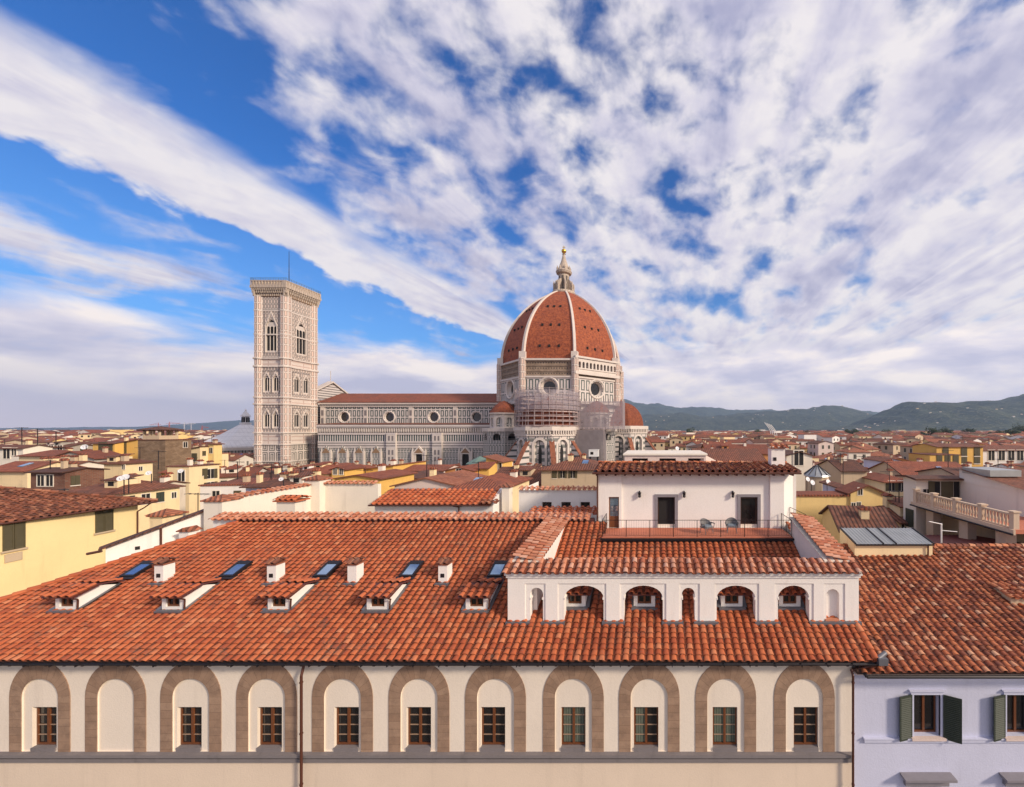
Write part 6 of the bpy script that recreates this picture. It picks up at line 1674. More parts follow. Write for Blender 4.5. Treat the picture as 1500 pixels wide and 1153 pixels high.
mb = MB(); mb.box(X(260, d), X(279, d), d - .1, d + .7, Z(779, d), Z(779, d) + .06); mb.prism([(X(260, d), d - .1, Z(779, d) + .062), (X(279, d), d - .1, Z(779, d) + .062), (X(270, d), d - .1, Z(775, d) + .1)], (0, .8, 0)); mb.build('cap', M['roof_c'], ch)
sw = thing('sloping_wall', (-33.5, 26, 0), 'grey white wall with a dark sloping coping along the left side of the front roof', 'wall')
A = Vector((-34.8, 24.2, 0)); B = Vector((-32.2, 27.6, 0)); za, zb3 = Z(803, 24.2), Z(747, 27.6)
n_ = Vector((B.y - A.y, -(B.x - A.x), 0)).normalized()
mb = MB(); mb.hexa([A, B, B - n_ * .4, A - n_ * .4, A + Vector((0, 0, za)), B + Vector((0, 0, zb3)), B - n_ * .4 + Vector((0, 0, zb3)), A - n_ * .4 + Vector((0, 0, za))]); 
mb.hexa([B, B + Vector((.9, .4, 0)), B + Vector((.9, .8, 0)), B - n_ * .4, B + Vector((0, 0, zb3)), B + Vector((.9, .4, zb3 + .1)), B + Vector((.9, .8, zb3 + .1)), B - n_ * .4 + Vector((0, 0, zb3))]); mb.build('wall', M['white'], sw)
dirv = (B - A); A2 = A - dirv * .06; 
mb = MB(); zz = lambda p: za + (zb3 - za) * (p - A).dot(dirv) / dirv.length_squared
q = [A2 + n_ * .25, B + n_ * .25, B - n_ * .7, A2 - n_ * .7]; q = [Vector((p.x, p.y, zz(p) + .02)) for p in q]; mb.hexa(q + [p + Vector((0, 0, .1)) for p in q]); mb.build('coping', M['roof_d'], sw)
mb = MB(); m_ = A + dirv * .5 + n_ * .08; mb.tube((m_.x, m_.y, 14), (m_.x, m_.y, zz(m_)), .055, 8); mb.tube((A2.x + .2, A2.y, zz(A2) - .02), (A2.x - .35, A2.y - .25, zz(A2) - .12), .08, 8); mb.build('downpipe', M['pipe'], sw)
g = MB(); p = A + dirv * .28 + n_ * .02; T = dirv.normalized(); zc_ = Z(805, 25.2)
g.hexa([p - T * .1 + Vector((0, 0, zc_)), p + T * .1 + Vector((0, 0, zc_)), p + T * .1 - n_ * .05 + Vector((0, 0, zc_)), p - T * .1 - n_ * .05 + Vector((0, 0, zc_)), p - T * .1 + Vector((0, 0, zc_ + .22)), p + T * .1 + Vector((0, 0, zc_ + .22)), p + T * .1 - n_ * .05 + Vector((0, 0, zc_ + .22)), p - T * .1 - n_ * .05 + Vector((0, 0, zc_ + .22))]); g.build('vent', M['hole'], sw)

# middle distance, left -------------------------------------------------------------
H_('small lilac white house with a stained cream side and brown roof behind the yellow house', 208, 234, 712, 62, 6.8, 'gable_x', .3, 'stain', 'roof_a', wins=[('f', 213, 719, 'shutg', .75), ('f', 226, 719, 'shutg', .75), ('f', 214, 738, 'plain', .9), ('f', 226, 738, 'plain', .8)], chim=1)
H_('tall flat topped pale yellow house with a satellite dish, above the sloping wall', 245, 277, 684, 75, 10.4, 'flat', .14, 'yellow3', 'roof_a', wins=[('f', 266, 697, 'plain', 1.3), ('r', 1.0, 697, 'open', 1.2), ('r', 1.0, 717, 'open', 1.2)])
tw = H_('square rough stone tower house beside yellow houses left of the baptistery', 202, 242, 645, 98, 11, 'flat', .1, 'stone_tower', 'roof_a', name='stone_tower', cat='tower')
lo = thing('roof_loggia', (X(228, 103), 103, Z(645, 98)), 'small open belvedere with dark posts and tile roof on top of the stone tower', 'belvedere')
mb = MB(); xa, xb = X(212, 99), X(236, 99); zb4, zt4 = Z(645, 98), Z(631, 99)
mb.box(xa, xb, 98.6, 102.6, zb4, zb4 + 1.2); mb.build('parapet', M['beige'], lo)
for x in (xa + .2, xa + 1.7, xb - 1.7, xb - .2):
    for y in (98.8, 102.4): mb = MB(); mb.box(x - .2, x + .2, y - .2, y + .2, zb4 + 1.2, zt4); mb.build('post', M['beige'], lo)
mb = MB(); mb.prism([(xa - .7, 97.9, zt4), (xb + .7, 97.9, zt4), (xb + .7, 103.3, zt4), (xa - .7, 103.3, zt4)], (0, 0, .25)); mb.lathe([(4.4, zt4 + .25), (0, zt4 + 1.2)], ((xa + xb) / 2, 100.6, 0), 4, PI / 4, smooth=False); mb.build('roof', M['roof_d'], lo)
H_('bright yellow house with brown shuttered windows left of the stone tower', 170, 202, 650, 108, 12, 'shed_l', .18, 'yellow2', 'roof_b', wins=[('f', 180, 656, 'shut', 2.1)], chim=1)
H_('bright yellow wing with two brown windows under a low tiled roof', 136, 168, 650, 106, 10, 'gable_x', .2, 'yellow2', 'roof_a', wins=[('f', 151, 657, 'shut', 2.2), ('f', 161, 657, 'shut', 1.6)])
H_('grey stained gable wall with a dark weathered top in the middle left', 72, 138, 672, 80, 10, 'gable_y', .30, 'grey_wall', 'roof_b', chim=1)
H_('low cream house with one tiny window right of the grey stained gable', 140, 180, 679, 76, 9, 'hip', .34, 'yellow3', 'roof_a', wins=[('f', 181, 684, 'small', .9), ('f', 149, 686, 'small', .9)])
H_('small yellow house with two windows left of the baptistery', 278, 293, 658, 112, 4.4, 'shed_l', .2, 'yellow3', 'roof_d', wins=[('f', 285, 670, 'shut', 1.5)])
H_('small yellow house with an arched attic window beside the baptistery', 305, 313, 651, 114, 4.4, 'shed_r', .2, 'yellow', 'roof_a', wins=[('f', 309, 660, 'plain', 1.0)])
H_('white plastered house with two windows at the far left edge', -20, 34, 657, 92, 9, 'gable_x', .3, 'white2', 'roof_a', wins=[('f', 10, 664, 'plain', 1.6), ('f', 21, 662, 'small', 1.8)])
H_('dark brown brick roof terrace with arched openings behind the yellow house', 45, 95, 692, 56, 8, 'gable_x', .2, 'brick', 'roof_d', wins=[('f', 60, 704, 'plain', 1.0), ('f', 73, 704, 'plain', 1.0)], name='brick_altana')
H_('broad red tiled house with a pale skylight behind the yellow house', 95, 176, 722, 52, 13, 'hip', .42, 'yellow3', 'roof_a', chim=2)
H_('pale stained cottage with a rusty red roof left of the grey gable', 32, 95, 684, 66, 9, 'gable_x', .3, 'white2', 'roof_a', rot=.1, chim=1)
H_('dark red roofed house with cream walls at the left edge of the city', -20, 40, 690, 62, 12, 'gable_x', .4, 'yellow3', 'roof_b', chim=1)
H_('long red roofed house between the white house and the grey gable', 24, 88, 668, 88, 12, 'hip', .36, 'yellow3', 'roof_b', rot=-.1)
H_('grey rooftop storey with a brown open attic far left', 60, 100, 655, 104, 10, 'gable_x', .3, 'grey_wall', 'roof_d', wins=[('f', 75, 658, 'plain', 1.3), ('f', 88, 658, 'plain', 1.3)])
# centre, in front of the cathedral
H_('lilac grey house with a brown hipped roof before the bell tower', 360, 412, 713, 52, 9, 'hip', .3, 'lilac', 'roof_d', chim=1)
H_('brown roofed house with pale walls below the bell tower', 412, 452, 712, 54, 8, 'gable_x', .35, 'white2', 'roof_a', chim=1)
H_('dark red roofed house directly below the bell tower', 372, 425, 700, 74, 12, 'gable_x', .33, 'beige', 'roof_d', chim=2)
H_('red roofed house below the join of bell tower and nave', 424, 482, 694, 80, 14, 'hip', .33, 'yellow3', 'roof_b', chim=2)
H_('little orange attic house with a white dish below the nave', 486, 505, 688, 78, 5, 'gable_y', .34, 'yellow2', 'roof_b', wins=[('f', 491, 691, 'small', 1.2), ('f', 500, 691, 'small', 1.2)])
H_('ochre house with a long plain sunlit wall and chimneys below the nave', 512, 576, 690, 84, 12, 'shed_l', .12, 'yellow2', 'roof_c', chim=2)
H_('orange gabled house with a red roof left of the ochre house', 490, 556, 702, 56, 8, 'gable_y', .16, 'yellow2', 'roof_b', chim=1)
H_('pink white gabled house below the middle of the nave', 578, 668, 712, 48, 9, 'gable_y', .24, 'pink', 'roof_c', chim=1)
H_('pale house with a tin roof below the nave portal', 590, 650, 690, 86, 9, 'gable_x', .2, 'pink', 'roof_b', chim=1)
H_('low dark gabled house between the ochre and the pink white houses', 560, 612, 702, 66, 8, 'gable_y', .2, 'grey_wall', 'roof_d')
H_('orange brick house with air units below the green topped turret', 652, 692, 690, 74, 8, 'gable_y', .25, 'orange', 'roof_b', wins=[('f', 672, 693, 'plain', 1.0)])
H_('small orange turret house with two arched windows left of the tribune', 712, 735, 677, 80, 6, 'shed_r', .3, 'yellow2', 'roof_c', wins=[('f', 725, 684, 'plain', 1.1), ('f', 731, 684, 'plain', 1.1)])
H_('ochre house with a red roof left of the small orange turret', 695, 716, 686, 76, 6, 'gable_x', .3, 'yellow2', 'roof_b')
H_('brown roofed low house in front of the tribune', 715, 795, 709, 60, 12, 'gable_x', .33, 'beige', 'roof_a', chim=2)
H_('red hipped roof house right of the pink white gable', 660, 735, 716, 46, 10, 'hip', .32, 'yellow3', 'roof_b', chim=1)
H_('long beige house with three shuttered windows and a hipped brown roof below the dome', 793, 882, 688, 58, 9, 'hip', .33, 'beige', 'roof_a', wins=[('f', 812, 695, 'shut', .75), ('f', 824, 695, 'open', .68), ('f', 839, 695, 'open', .68)], chim=2)
H_('cream stepped house with a flat top between tribune and beige house', 735, 800, 692, 82, 8, 'flat', .1, 'beige', 'roof_a')
tg = thing('copper_turret', (X(698, 84), 84, 0), 'small white turret with a green copper pyramid roof below the nave', 'turret')
d = 84; mb = MB(); x = X(698, d); mb.box(x - 1.6, x + 1.6, d, d + 3.2, 0, Z(680, d)); mb.build('wall', M['white_paint'], tg)
mb = MB(); mb.lathe([(3.0, Z(680, d)), (2.9, Z(680, d) + .15), (.1, Z(669, d))], (x, d + 1.6, 0), 8, smooth=False); mb.build('roof', M['copper'], tg)
# right
H_('big yellow gabled house with three tiny windows right of the terrace house', 1246, 1294, 722, 43, 2.6, 'gable_y', .42, 'yellow', 'roof_b', wins=[('f', 1260, 720, 'small', .8), ('f', 1250, 741, 'small', .7), ('f', 1258, 740, 'small', .7)])
H_('low yellow wall house with a flat capped top touching the yellow gabled house', 1150, 1247, 727, 43.2, 2.4, 'flat', .1, 'yellow', 'roof_b')
H_('brown tiled house with yellow walls in front of the yellow gabled house', 1245, 1322, 778, 33, 6.5, 'gable_x', .42, 'yellow', 'roof_d', rot=-.18, wins=[('f', 1305, 792, 'plain', .6)], chim=1)
H_('low brown roofed house with a broad chimney behind the glass roofed shed', 1318, 1352, 765, 38, 6, 'gable_x', .3, 'yellow3', 'roof_a', wins=[('f', 1325, 772, 'plain', .6)], chim=1)
sh = thing('glazed_shed', (X(1305, 24.6), 24.6, 17), 'yellow rooftop shed with a sloping corrugated glass roof on the weathered tiles', 'shed')
d = 23.6; xa, xb = X(1252, d), X(1366, d); z0_, z1_ = 16.8, Z(797.5, d)
mb = MB(); mb.box(xa, xb, d, d + 1.9, z0_, z1_); mb.prism([(xa, d, z1_), (xa, d + 1.9, z1_), (xa, d + 1.9, z1_ + .46)], (.2, 0, 0)); mb.prism([(xb - .2, d, z1_), (xb - .2, d + 1.9, z1_), (xb - .2, d + 1.9, z1_ + .46)], (.2, 0, 0)); mb.build('wall', M['yellow3'], sh)
mb = MB(); n = 44; ya, yb = d - .12, d + 1.9
for i in range(n):
    u0, u1 = xa + .0 + (xb - xa) * i / n, xa + (xb - xa) * (i + 1) / n; h0, h1 = .05 * (i % 2), .05 * ((i + 1) % 2)
    mb.face([(u0, ya, z1_ + .03 + h0), (u1, ya, z1_ + .03 + h1), (u1, yb, z1_ + .50 + h1), (u0, yb, z1_ + .50 + h0)])
ro = mb.build('roof', M['zinc'], sh)
mb = MB()
for k in (0, .355, .52, 1): 
    u = xa + (xb - xa) * k; mb.hexa([(u - .04, ya, z1_ + .03), (u + .04, ya, z1_ + .03), (u + .04, yb, z1_ + .5), (u - .04, yb, z1_ + .5), (u - .04, ya, z1_ + .12), (u + .04, ya, z1_ + .12), (u + .04, yb, z1_ + .59), (u - .04, yb, z1_ + .59)])
mb.box(xa, xb, ya - .06, ya, z1_ - .04, z1_ + .05); mb.build('glazing_bars', M['metal_dark'], ro)
mb = MB(); xx = X(1358, d); mb.tube((xx, d - .1, z1_), (xx, d - .08, z0_ + .5), .045, 8); mb.build('downpipe', M['pipe'], sh)
rr_ = thing('red_roof', (X(1440, 29), 29, 0), 'low dark red ribbed roof beneath the balustraded terrace on the right', 'roof')
mb = MB(); xa, xb = 17.6, 30.0
for i in range(72):
    u0, u1 = xa + (xb - xa) * i / 72, xa + (xb - xa) * (i + 1) / 72; h0, h1 = .06 * (i % 2), .06 * ((i + 1) % 2)
    mb.face([(u0, 24.8, 17.25 + h0), (u1, 24.8, 17.25 + h1), (u1, 33.4, 16.0 + h1), (u0, 33.4, 16.0 + h0)])
mb.build('sheeting', plain('red_sheet', (.13, .028, .022), .6), rr_)
mb = MB(); mb.box(xa, xb, 25.0, 33.2, 10, 15.9); mb.build('wall', M['beige'], rr_)
tb = thing('balcony_house', (28, 36, 0), 'cream house with a balustraded roof terrace on pillars at the right edge', 'house')
mb = MB(); tzf = 18.35
mb.box(24.9, 42, 36.5, 38.4, 8, Z(702, 36.5)); mb.box(29.0, 42, 28.5, 36.45, 8, Z(722, 30)); mb.build('wall', M['white2'], tb)
mb = MB(); mb.box(24.6, 29.0, 26.2, 36.5, tzf - .28, tzf); mb.build('terrace_floor', M['cotto'], tb)
mb = MB(); mb.box(24.45, 24.598, 26.1, 36.6, tzf - .34, tzf + .02); mb.build('fascia', M['beige2'], tb)
mb = MB(); mb.tube((24.4, 26.1, tzf - .3), (24.4, 36.6, tzf - .3), .07, 8); mb.build('gutter', M['metal_dark'], tb)
for y in (27.2, 30.6, 34.4):
    mb = MB(); mb.box(25.0, 25.7, y, y + .9, 12, tzf - .29); mb.build('pillar', M['beige2'], tb)
mb = MB(); mb.box(27.5, 29, 26.4, 36.5, 8, tzf - .29); mb.build('recess_wall', M['beige'], tb)
for y in (26.3, 28.9, 31.4, 33.9, 36.2):
    mb = MB(); mb.box(24.65, 25.05, y, y + .35, tzf + .001, tzf + 1.15); mb.box(24.58, 25.12, y - .07, y + .42, tzf + 1.151, tzf + 1.25); mb.build('balustrade_post', M['beige2'], tb)
for a, b in zip((26.65, 29.25, 31.75, 34.25), (28.9, 31.4, 33.9, 36.2)):
    mb = MB(); n = 8
    for i in range(n):
        y = a + (b - a) * (i + .5) / n; mb.lathe([(.07, 0), (.05, .15), (.10, .35), (.05, .6), (.07, .85)], (24.85, y, tzf + .08), 8)
    mb.box(24.72, 24.98, a, b, tzf + .93, tzf + 1.05); mb.box(24.74, 24.96, a, b, tzf + .002, tzf + .08); mb.build('balustrade', M['beige2'], tb)
W_, Rf_, _z = house_meshes(17.8, 2.2, Z(702, 36.5), 'gable_x', .12); Rf_.v = [(a + 33.6, b + 37.4, c) for a, b, c in Rf_.v]; Rf_.build('roof', M['roof_d'], tb)
mb = MB(); zr_ = Z(722, 30); mb.face([(28.6, 28.1, zr_ + .05), (42, 28.1, zr_ + .05), (42, 36.4, zr_ + 1.3), (28.6, 36.4, zr_ + 1.3)], [(0, 0), (13.4, 0), (13.4, 8.4), (0, 8.4)]); mb.build('upper_roof', M['roof_a'], tb)
mb = MB(); mb.prism([(28.95, 28.45, zr_ - .02), (28.95, 36.4, zr_ - .02), (28.95, 36.4, zr_ + 1.25), (28.95, 28.45, zr_ + .06)], (.3, 0, 0)); mb.build('gable_wall', M['white2'], tb)
mb = MB(); mb.box(28.9, 31.6, 33.0, 36.0, zr_ + .9, zr_ + 1.45); mb.build('skylight', M['zinc'], tb)
for xx_, s_ in ((27.2, 1.0), (28.4, 1.0)): o = put_window(tb, 'open', xx_ - 28 , 36.5 - 36, tzf + 1.0, 0, 1.2)
put_window(tb, 'shutg', 24.9 - 28, 37.4 - 36, 16.6, -PI / 2, 1.1); put_window(tb, 'plain', 25.9 - 28, .5, 19.0, 0, .7)
H_('yellow apartment house with rows of dark windows in the right middle distance', 1372, 1440, 655, 128, 12, 'gable_x', .15, 'yellow2', 'roof_a', wins=[('f', p, q, 'shut', 2.0) for p in (1385, 1412, 1431) for q in (661, 672)])
H_('low yellow wing with four windows beside the yellow apartment house', 1362, 1408, 667, 120, 10, 'flat', .1, 'yellow2', 'roof_a', wins=[('f', p, 673, 'shut', 1.8) for p in (1376, 1388, 1400)])
H_('white factory like house with arched windows at the right edge', 1440, 1520, 660, 134, 14, 'gable_x', .2, 'white', 'roof_a', wins=[('f', p, 667, 'plain', 2.2) for p in (1452, 1467, 1481, 1494)])
H_('blue white house with a red lean-to roof in the right middle distance', 1318, 1392, 690, 92, 12, 'gable_x', .28, 'lilac', 'roof_b', wins=[('f', p, 694, 'plain', 1.2) for p in (1350, 1358, 1366, 1374)], rot=-.15)
H_('blue white gable end left of the red lean-to roof', 1294, 1322, 676, 95, 9, 'gable_y', .25, 'lilac', 'roof_a', wins=[('f', 1310, 680, 'plain', 1.0)])
H_('broad red tiled roof behind the terrace house', 1036, 1132, 665, 105, 16, 'gable_x', .28, 'orange', 'roof_b', chim=1)
H_('brown roofed house behind the service block', 1020, 1120, 675, 70, 12, 'gable_x', .3, 'beige', 'roof_a', chim=1)
H_('cream house with a barrel vaulted grey front in the city right of the chimney', 1152, 1190, 668, 84, 9, 'gable_y', .3, 'white2', 'roof_d', wins=[('f', 1170, 671, 'plain', 2.0)])
H_('dark roofed house with a row of white vents behind the yellow gabled house', 1232, 1270, 690, 68, 10, 'gable_x', .3, 'beige', 'roof_d', chim=3)
H_('brown roofed house with pale gable wall above the yellow gabled house', 1236, 1252, 716, 55, 7, 'gable_y', .3, 'lilac', 'roof_a', wins=[('f', 1239, 719, 'shutg', .9)])
H_('cream villa with shutters and a brown hipped roof near the yellow gabled house', 1296, 1336, 706, 62, 9, 'hip', .3, 'yellow3', 'roof_b', wins=[('f', 1306, 712, 'open', 1.0), ('f', 1320, 712, 'open', 1.0)], chim=1)
H_('red roofed row behind the balcony house', 1336, 1440, 700, 66, 14, 'gable_x', .3, 'beige', 'roof_b', rot=-.1, chim=2)
H_('brown house with a shallow roof and pale posts at the right edge', 1430, 1520, 706, 52, 12, 'gable_x', .2, 'beige', 'roof_d', rot=-.1, chim=1)
gl = thing('glass_cupola', (X(1200, 64), 66, 0), 'small ribbed glass cupola rising from dark roofs right of the terrace house', 'cupola')
d = 64; x = X(1204, d); mb = MB(); mb.lathe([(1.9, Z(712, d) - 3), (1.9, Z(698, d))], (x, d + 2, 0), 12, smooth=False); mb.build('drum', M['beige'], gl)
mb = MB(); mb.lathe([(2.2, Z(699, d)), (2.1, Z(697, d)), (.3, Z(684, d)), (.0, Z(683, d))], (x, d + 2, 0), 12, smooth=False); o = mb.build('roof', M['zinc'], gl)
mb = MB()
for i in range(12): a = 2 * PI * i / 12; mb.tube((x + 2.14 * math.cos(a), d + 2 + 2.14 * math.sin(a), Z(697, d) + .03), (x + .3 * math.cos(a), d + 2 + .3 * math.sin(a), Z(684, d) + .05), .07, 4)
mb.build('glazing_bars', M['metal_dark'], o)

# ------------------------------------------------------------------ the rest of the city
# keep-outs: cathedral precinct, tower, baptistery, the front buildings
def blocked(x, y, r):
    if -172 - r < x < -50 + r and 150 - r < y < 212 + r: return True
    if -84 - r < x < 12 + r and 130 - r < y < 222 + r: return True
    if (x + 209) ** 2 + (y - 195) ** 2 < (22 + r) ** 2: return True
    if y < 40 and -40 < x < 45: return True
    if -62 - r < x < -46 and y < 38 + r: return True
    for cx, cy, kr in KEEP:
        if abs(x - cx) < kr + r * .8 and abs(y - cy) < kr + r * .8: return True
    return False
WALLC = ['white2', 'yellow3', 'beige', 'yellow', 'white', 'pink', 'yellow2', 'orange', 'grey_wall', 'stain', 'lilac']
WW = [20, 13, 16, 8, 14, 9, 5, 4, 6, 6, 5]
WNAME = {'white2': 'off-white', 'yellow3': 'pale yellow', 'beige': 'beige', 'yellow': 'yellow', 'white': 'white', 'pink': 'pale pink', 'yellow2': 'ochre', 'orange': 'orange', 'grey_wall': 'grey stained', 'stain': 'weathered cream', 'lilac': 'lilac white'}
RNAME = {'roof_a': 'brown', 'roof_b': 'red', 'roof_c': 'orange', 'roof_d': 'dark brown'}
SECT = [(60, 'at the left edge'), (150, 'left of the yellow wing'), (230, 'round the stone tower'), (375, 'round the baptistery'), (470, 'below the bell tower'), (600, 'below the nave'), (720, 'under the nave portals'), (860, 'under the dome'), (960, 'under the small red dome'),
        (1060, 'behind the service block'), (1150, 'above the terrace house'), (1230, 'round the glass cupola'), (1310, 'above the yellow gabled house'), (1380, 'left of the yellow apartments'), (1450, 'right of the yellow apartments'), (9999, 'at the right edge')]
KNAME = {'gable_x': 'long roofed', 'gable_y': 'gable fronted', 'hip': 'hipped', 'shed_f': 'lean-to roofed', 'flat': 'flat topped'}
cands = []
rg = random.Random(2024)
y = 44.0
while y < 2600:
    step = 9.5 if y < 260 else 9.5 + (y - 260) * .02
    xl_, xr2 = -990 / F * y - 10, 570 / F * y + 10
    x = xl_
    while x < xr2:
        cw = step * rg.uniform(.9, 1.25)
        cands.append((x + cw / 2 + rg.uniform(-1, 1), y + rg.uniform(-2, 2), cw, step))
        x += cw * 1.02
    y += step * 1.12
house_n = 0; far = MB(); fm = []
NMAX = 300 - len([o for o in bpy.data.objects if o.get('category') == 'house' and o.parent is None])
def hidden(x, y):   # wholly behind the cathedral group or the front building
    px = XV + F * x / y
    if y > 215 and 372 < px < 905 : return True
    if y < 58 and 330 < px < 1180: return True
    if y < 44 and px < 120: return True
    if y < 72 and 190 < px < 345: return True
    return False
for (x, y, cw, st) in cands:
    if blocked(x, y, cw * .5) or hidden(x, y): continue
    px = XV + F * x / y
    w = cw * rg.uniform(.82, 1.0); l = st * rg.uniform(.85, 1.05)
    if y < 130: zr = rg.uniform(13.5, 18.0)
    elif y < 260: zr = rg.uniform(14, 20.5)
    else: zr = rg.choice([rg.uniform(13, 19), rg.uniform(15, 22.5)])
    if px < 380 and y > 300: zr += rg.uniform(0, 3.5)
    if 330 < px < 960: zr = min(zr, H - (683 - YH) * y / F) if y < 170 else zr
    if y < 70: zr = min(zr, H - (700 - YH) * y / F) if px < 340 else min(zr, H - (690 - YH) * y / F)
    if 292 < px < 378 and y < 200: zr = min(zr, H - (664 - YH) * y / F)
    if zr < 5: continue
    kind = rg.choices(['gable_x', 'gable_y', 'hip', 'shed_f', 'flat'], [42, 22, 22, 8, 6])[0]
    pitch = rg.uniform(.26, .36)
    wm = rg.choices(WALLC, WW)[0]; rm = rg.choices(ROOFS, [32, 36, 20, 12])[0]
    rise = {'gable_x': l / 2, 'gable_y': w / 2, 'hip': min(w, l) / 2, 'shed_f': l, 'flat': 0}[kind] * pitch
    ze = max(4, zr - rise); rot = rg.choice([0, .12, -.15, .3, -.25, .5])
    if house_n < NMAX and y < 420:
        side = next(n for lim, n in SECT if px < lim)
        dist_ = 'nearby' if y < 80 else ('a street away' if y < 125 else ('mid-distance' if y < 190 else ('far' if y < 280 else 'very far')))
        lab = f"{dist_} {WNAME[wm]} {KNAME[kind]} house, {RNAME[rm]} roof, {side}"
        house('house', lab, 'house', (x, y), w, l, rot, ze, kind, pitch, wm, rm, (), 'tiled houses of the old city', chim=(rg.choice([1, 2, 2, 3]) if y < 190 else rg.choice([0, 1, 2])), aer=rg.random() < .4, rows=(rg.choice(['open', 'shut', 'plain', 'shutg']), rg.uniform(2.3, 3.3)) if y < 330 else None)
        house_n += 1
    else:
        if rg.random() < .10: continue
        W, Rf, _ = house_meshes(w * .95, l * .95, ze, kind, pitch)
        cr, sr = math.cos(rot), math.sin(rot)
        wi = rg.choices(range(5), [34, 26, 14, 14, 12])[0]; ri_ = 5 + rg.choices(range(4), [34, 30, 16, 20])[0]
        for src, mi in ((W, wi), (Rf, ri_)):
            b = len(far.v); far.v += [(x + a * cr - c * sr, y + a * sr + c * cr, z) for a, c, z in src.v]
            far.f += [tuple(b + i for i in f) for f in src.f]; far.m += [mi] * len(src.f); far.sm += [False] * len(src.f); far.uv += src.uv
        if y < 900 and kind != 'flat':   # a couple of dark windows on the front
            for k in range(int(w / 4)):
                u = -w / 2 + 2 + k * 4 + .5; zz = ze - 1.8
                p = [(u - .6, -l * .475 - .04, zz - .8), (u + .6, -l * .475 - .04, zz - .8), (u + .6, -l * .475 - .04, zz + .8), (u - .6, -l * .475 - .04, zz + .8)]
                far.face([(x + a * cr - c * sr, y + a * sr + c * cr, z) for a, c, z in p], mi=9)
# palest rim of the city on the plain, far left and far right
for i in range(1500):
    y = rg.uniform(2500, 6500); px = rg.choice([rg.uniform(-20, 385), rg.uniform(915, 1520)])
    x = X(px, y); w = rg.uniform(14, 50); l = rg.uniform(12, 25); ze = rg.uniform(10, 22) + (rg.random() < .06) * rg.uniform(5, 14)
    W, Rf, _ = house_meshes(w, l, ze, rg.choice(['flat', 'flat', 'hip']), .3)
    wi = rg.choices(range(5), [40, 26, 8, 20, 6])[0]
    for src, mi in ((W, wi), (Rf, rg.choice([5, 6, 0, 7]))):
        b = len(far.v); far.v += [(x + a, y + c, z) for a, c, z in src.v]; far.f += [tuple(b + i for i in f) for f in src.f]; far.m += [mi] * len(src.f); far.sm += [False] * len(src.f); far.uv += src.uv
o = far.build('distant_houses', [M[k] for k in ('white2', 'yellow3', 'beige', 'white', 'yellow', 'roof_a', 'roof_b', 'roof_c', 'roof_d', 'hole')])
tag(o, 'mass of small pale houses with tiled roofs spreading to the horizon', 'houses', kind='stuff')

# villas scattered on the hills
vmesh = None
rv_ = random.Random(5)
nv = 0
for hi_, cnt in ((0, 90), (1, 50)):
    vs, n, m = HILLS[hi_]
    for _ in range(cnt):
        i = rv_.randrange(4, n - 4); j = int(m * rv_.uniform(.12, .56)); p = vs[j * (n + 1) + i]
        if p[2] < 20: continue
        W, Rf, _z = house_meshes(rv_.uniform(9, 20), rv_.uniform(8, 12), rv_.uniform(7, 10), rv_.choice(['hip', 'gable_x']), .3)
        t = thing('villa', (p[0], p[1], p[2] - 4), 'tiny pale villa among the woods on the far hills', 'villa', 'villas on the hills'); ROOT[t.name] = Vector((0, 0, 0))
        W.build('wall', M[rv_.choice(['white', 'white2', 'yellow3', 'pink'])], t); Rf.build('roof', M[rv_.choice(['roof_b', 'roof_c'])], t); nv += 1

# ------------------------------------------------------------------ trees
def tree(x, y, z0, h, cw, seed, label, name='tree', conic=False):
    r = random.Random(seed); t = thing(name, (x, y, z0), label, 'tree', 'trees between the roofs'); ROOT[t.name] = Vector((0, 0, 0))
    mb = MB(); mb.tube((0, 0, 0), (0, 0, h * .6), h * .035, 7, h * .018)
    for k in range(6):
        a = r.uniform(0, 2 * PI); mb.tube((0, 0, h * (.35 + .05 * k)), (cw * .3 * math.cos(a), cw * .3 * math.sin(a), h * (.55 + .05 * k)), h * .014, 5, h * .006)
    mb.build('trunk', M['bark'], t)
    cl = [(Vector((r.gauss(0, cw * .2), r.gauss(0, cw * .2), h * r.uniform(.45, .92))), cw * r.uniform(.14, .26)) for _ in range(15)]
    if conic: cl = [(Vector((0, 0, h * (.15 + .8 * k / 14))), cw * .5 * (1 - k / 15) + .2) for k in range(15)]
    mb = MB()
    for _ in range(1500):
        c, rad = r.choice(cl); v = Vector((r.gauss(0, 1), r.gauss(0, 1), r.gauss(0, 1))).normalized() * rad * r.uniform(.55, 1.1); p = c + v
        nrm = (v.normalized() + Vector((r.uniform(-.6, .6), r.uniform(-.6, .6), r.uniform(-.2, .8)))).normalized(); a = nrm.orthogonal().normalized(); b = nrm.cross(a); s = h * r.uniform(.018, .04)
        mb.face([p - a * s - b * s * .6, p + a * s - b * s * .6, p + a * s * .7 + b * s, p - a * s * .7 + b * s])
    mb.build('crown', M['leaf'], t)
TREES = [(1368, 600, 26, 24, 'broad dark green tree crown over the far roofs on the right'), (1385, 620, 25, 26, 'second broad dark tree right of the first among the far roofs'), (1250, 700, 24, 22, 'dark tree left of the pale domed house far right'),
         (1462, 520, 22, 18, 'rounded tree in the far right quarter near the white house'), (1482, 560, 24, 22, 'big tree at the right edge above the white house'), (1180, 620, 22, 18, 'green tree in the far city right of the terrace house chimney'),
         (1110, 800, 24, 24, 'green tree far off between dome and hills'), (1420, 760, 26, 30, 'dark spreading tree below the big hill'), (1300, 820, 24, 24, 'dark tree in the far city below the gap in the hills'), (1352, 640, 22, 14, 'slender dark tree beside the broad dark trees'),
         (1010, 900, 26, 30, 'tree mass just right of the small red dome'), (1495, 800, 30, 40, 'large tree at the far right below the hills')]
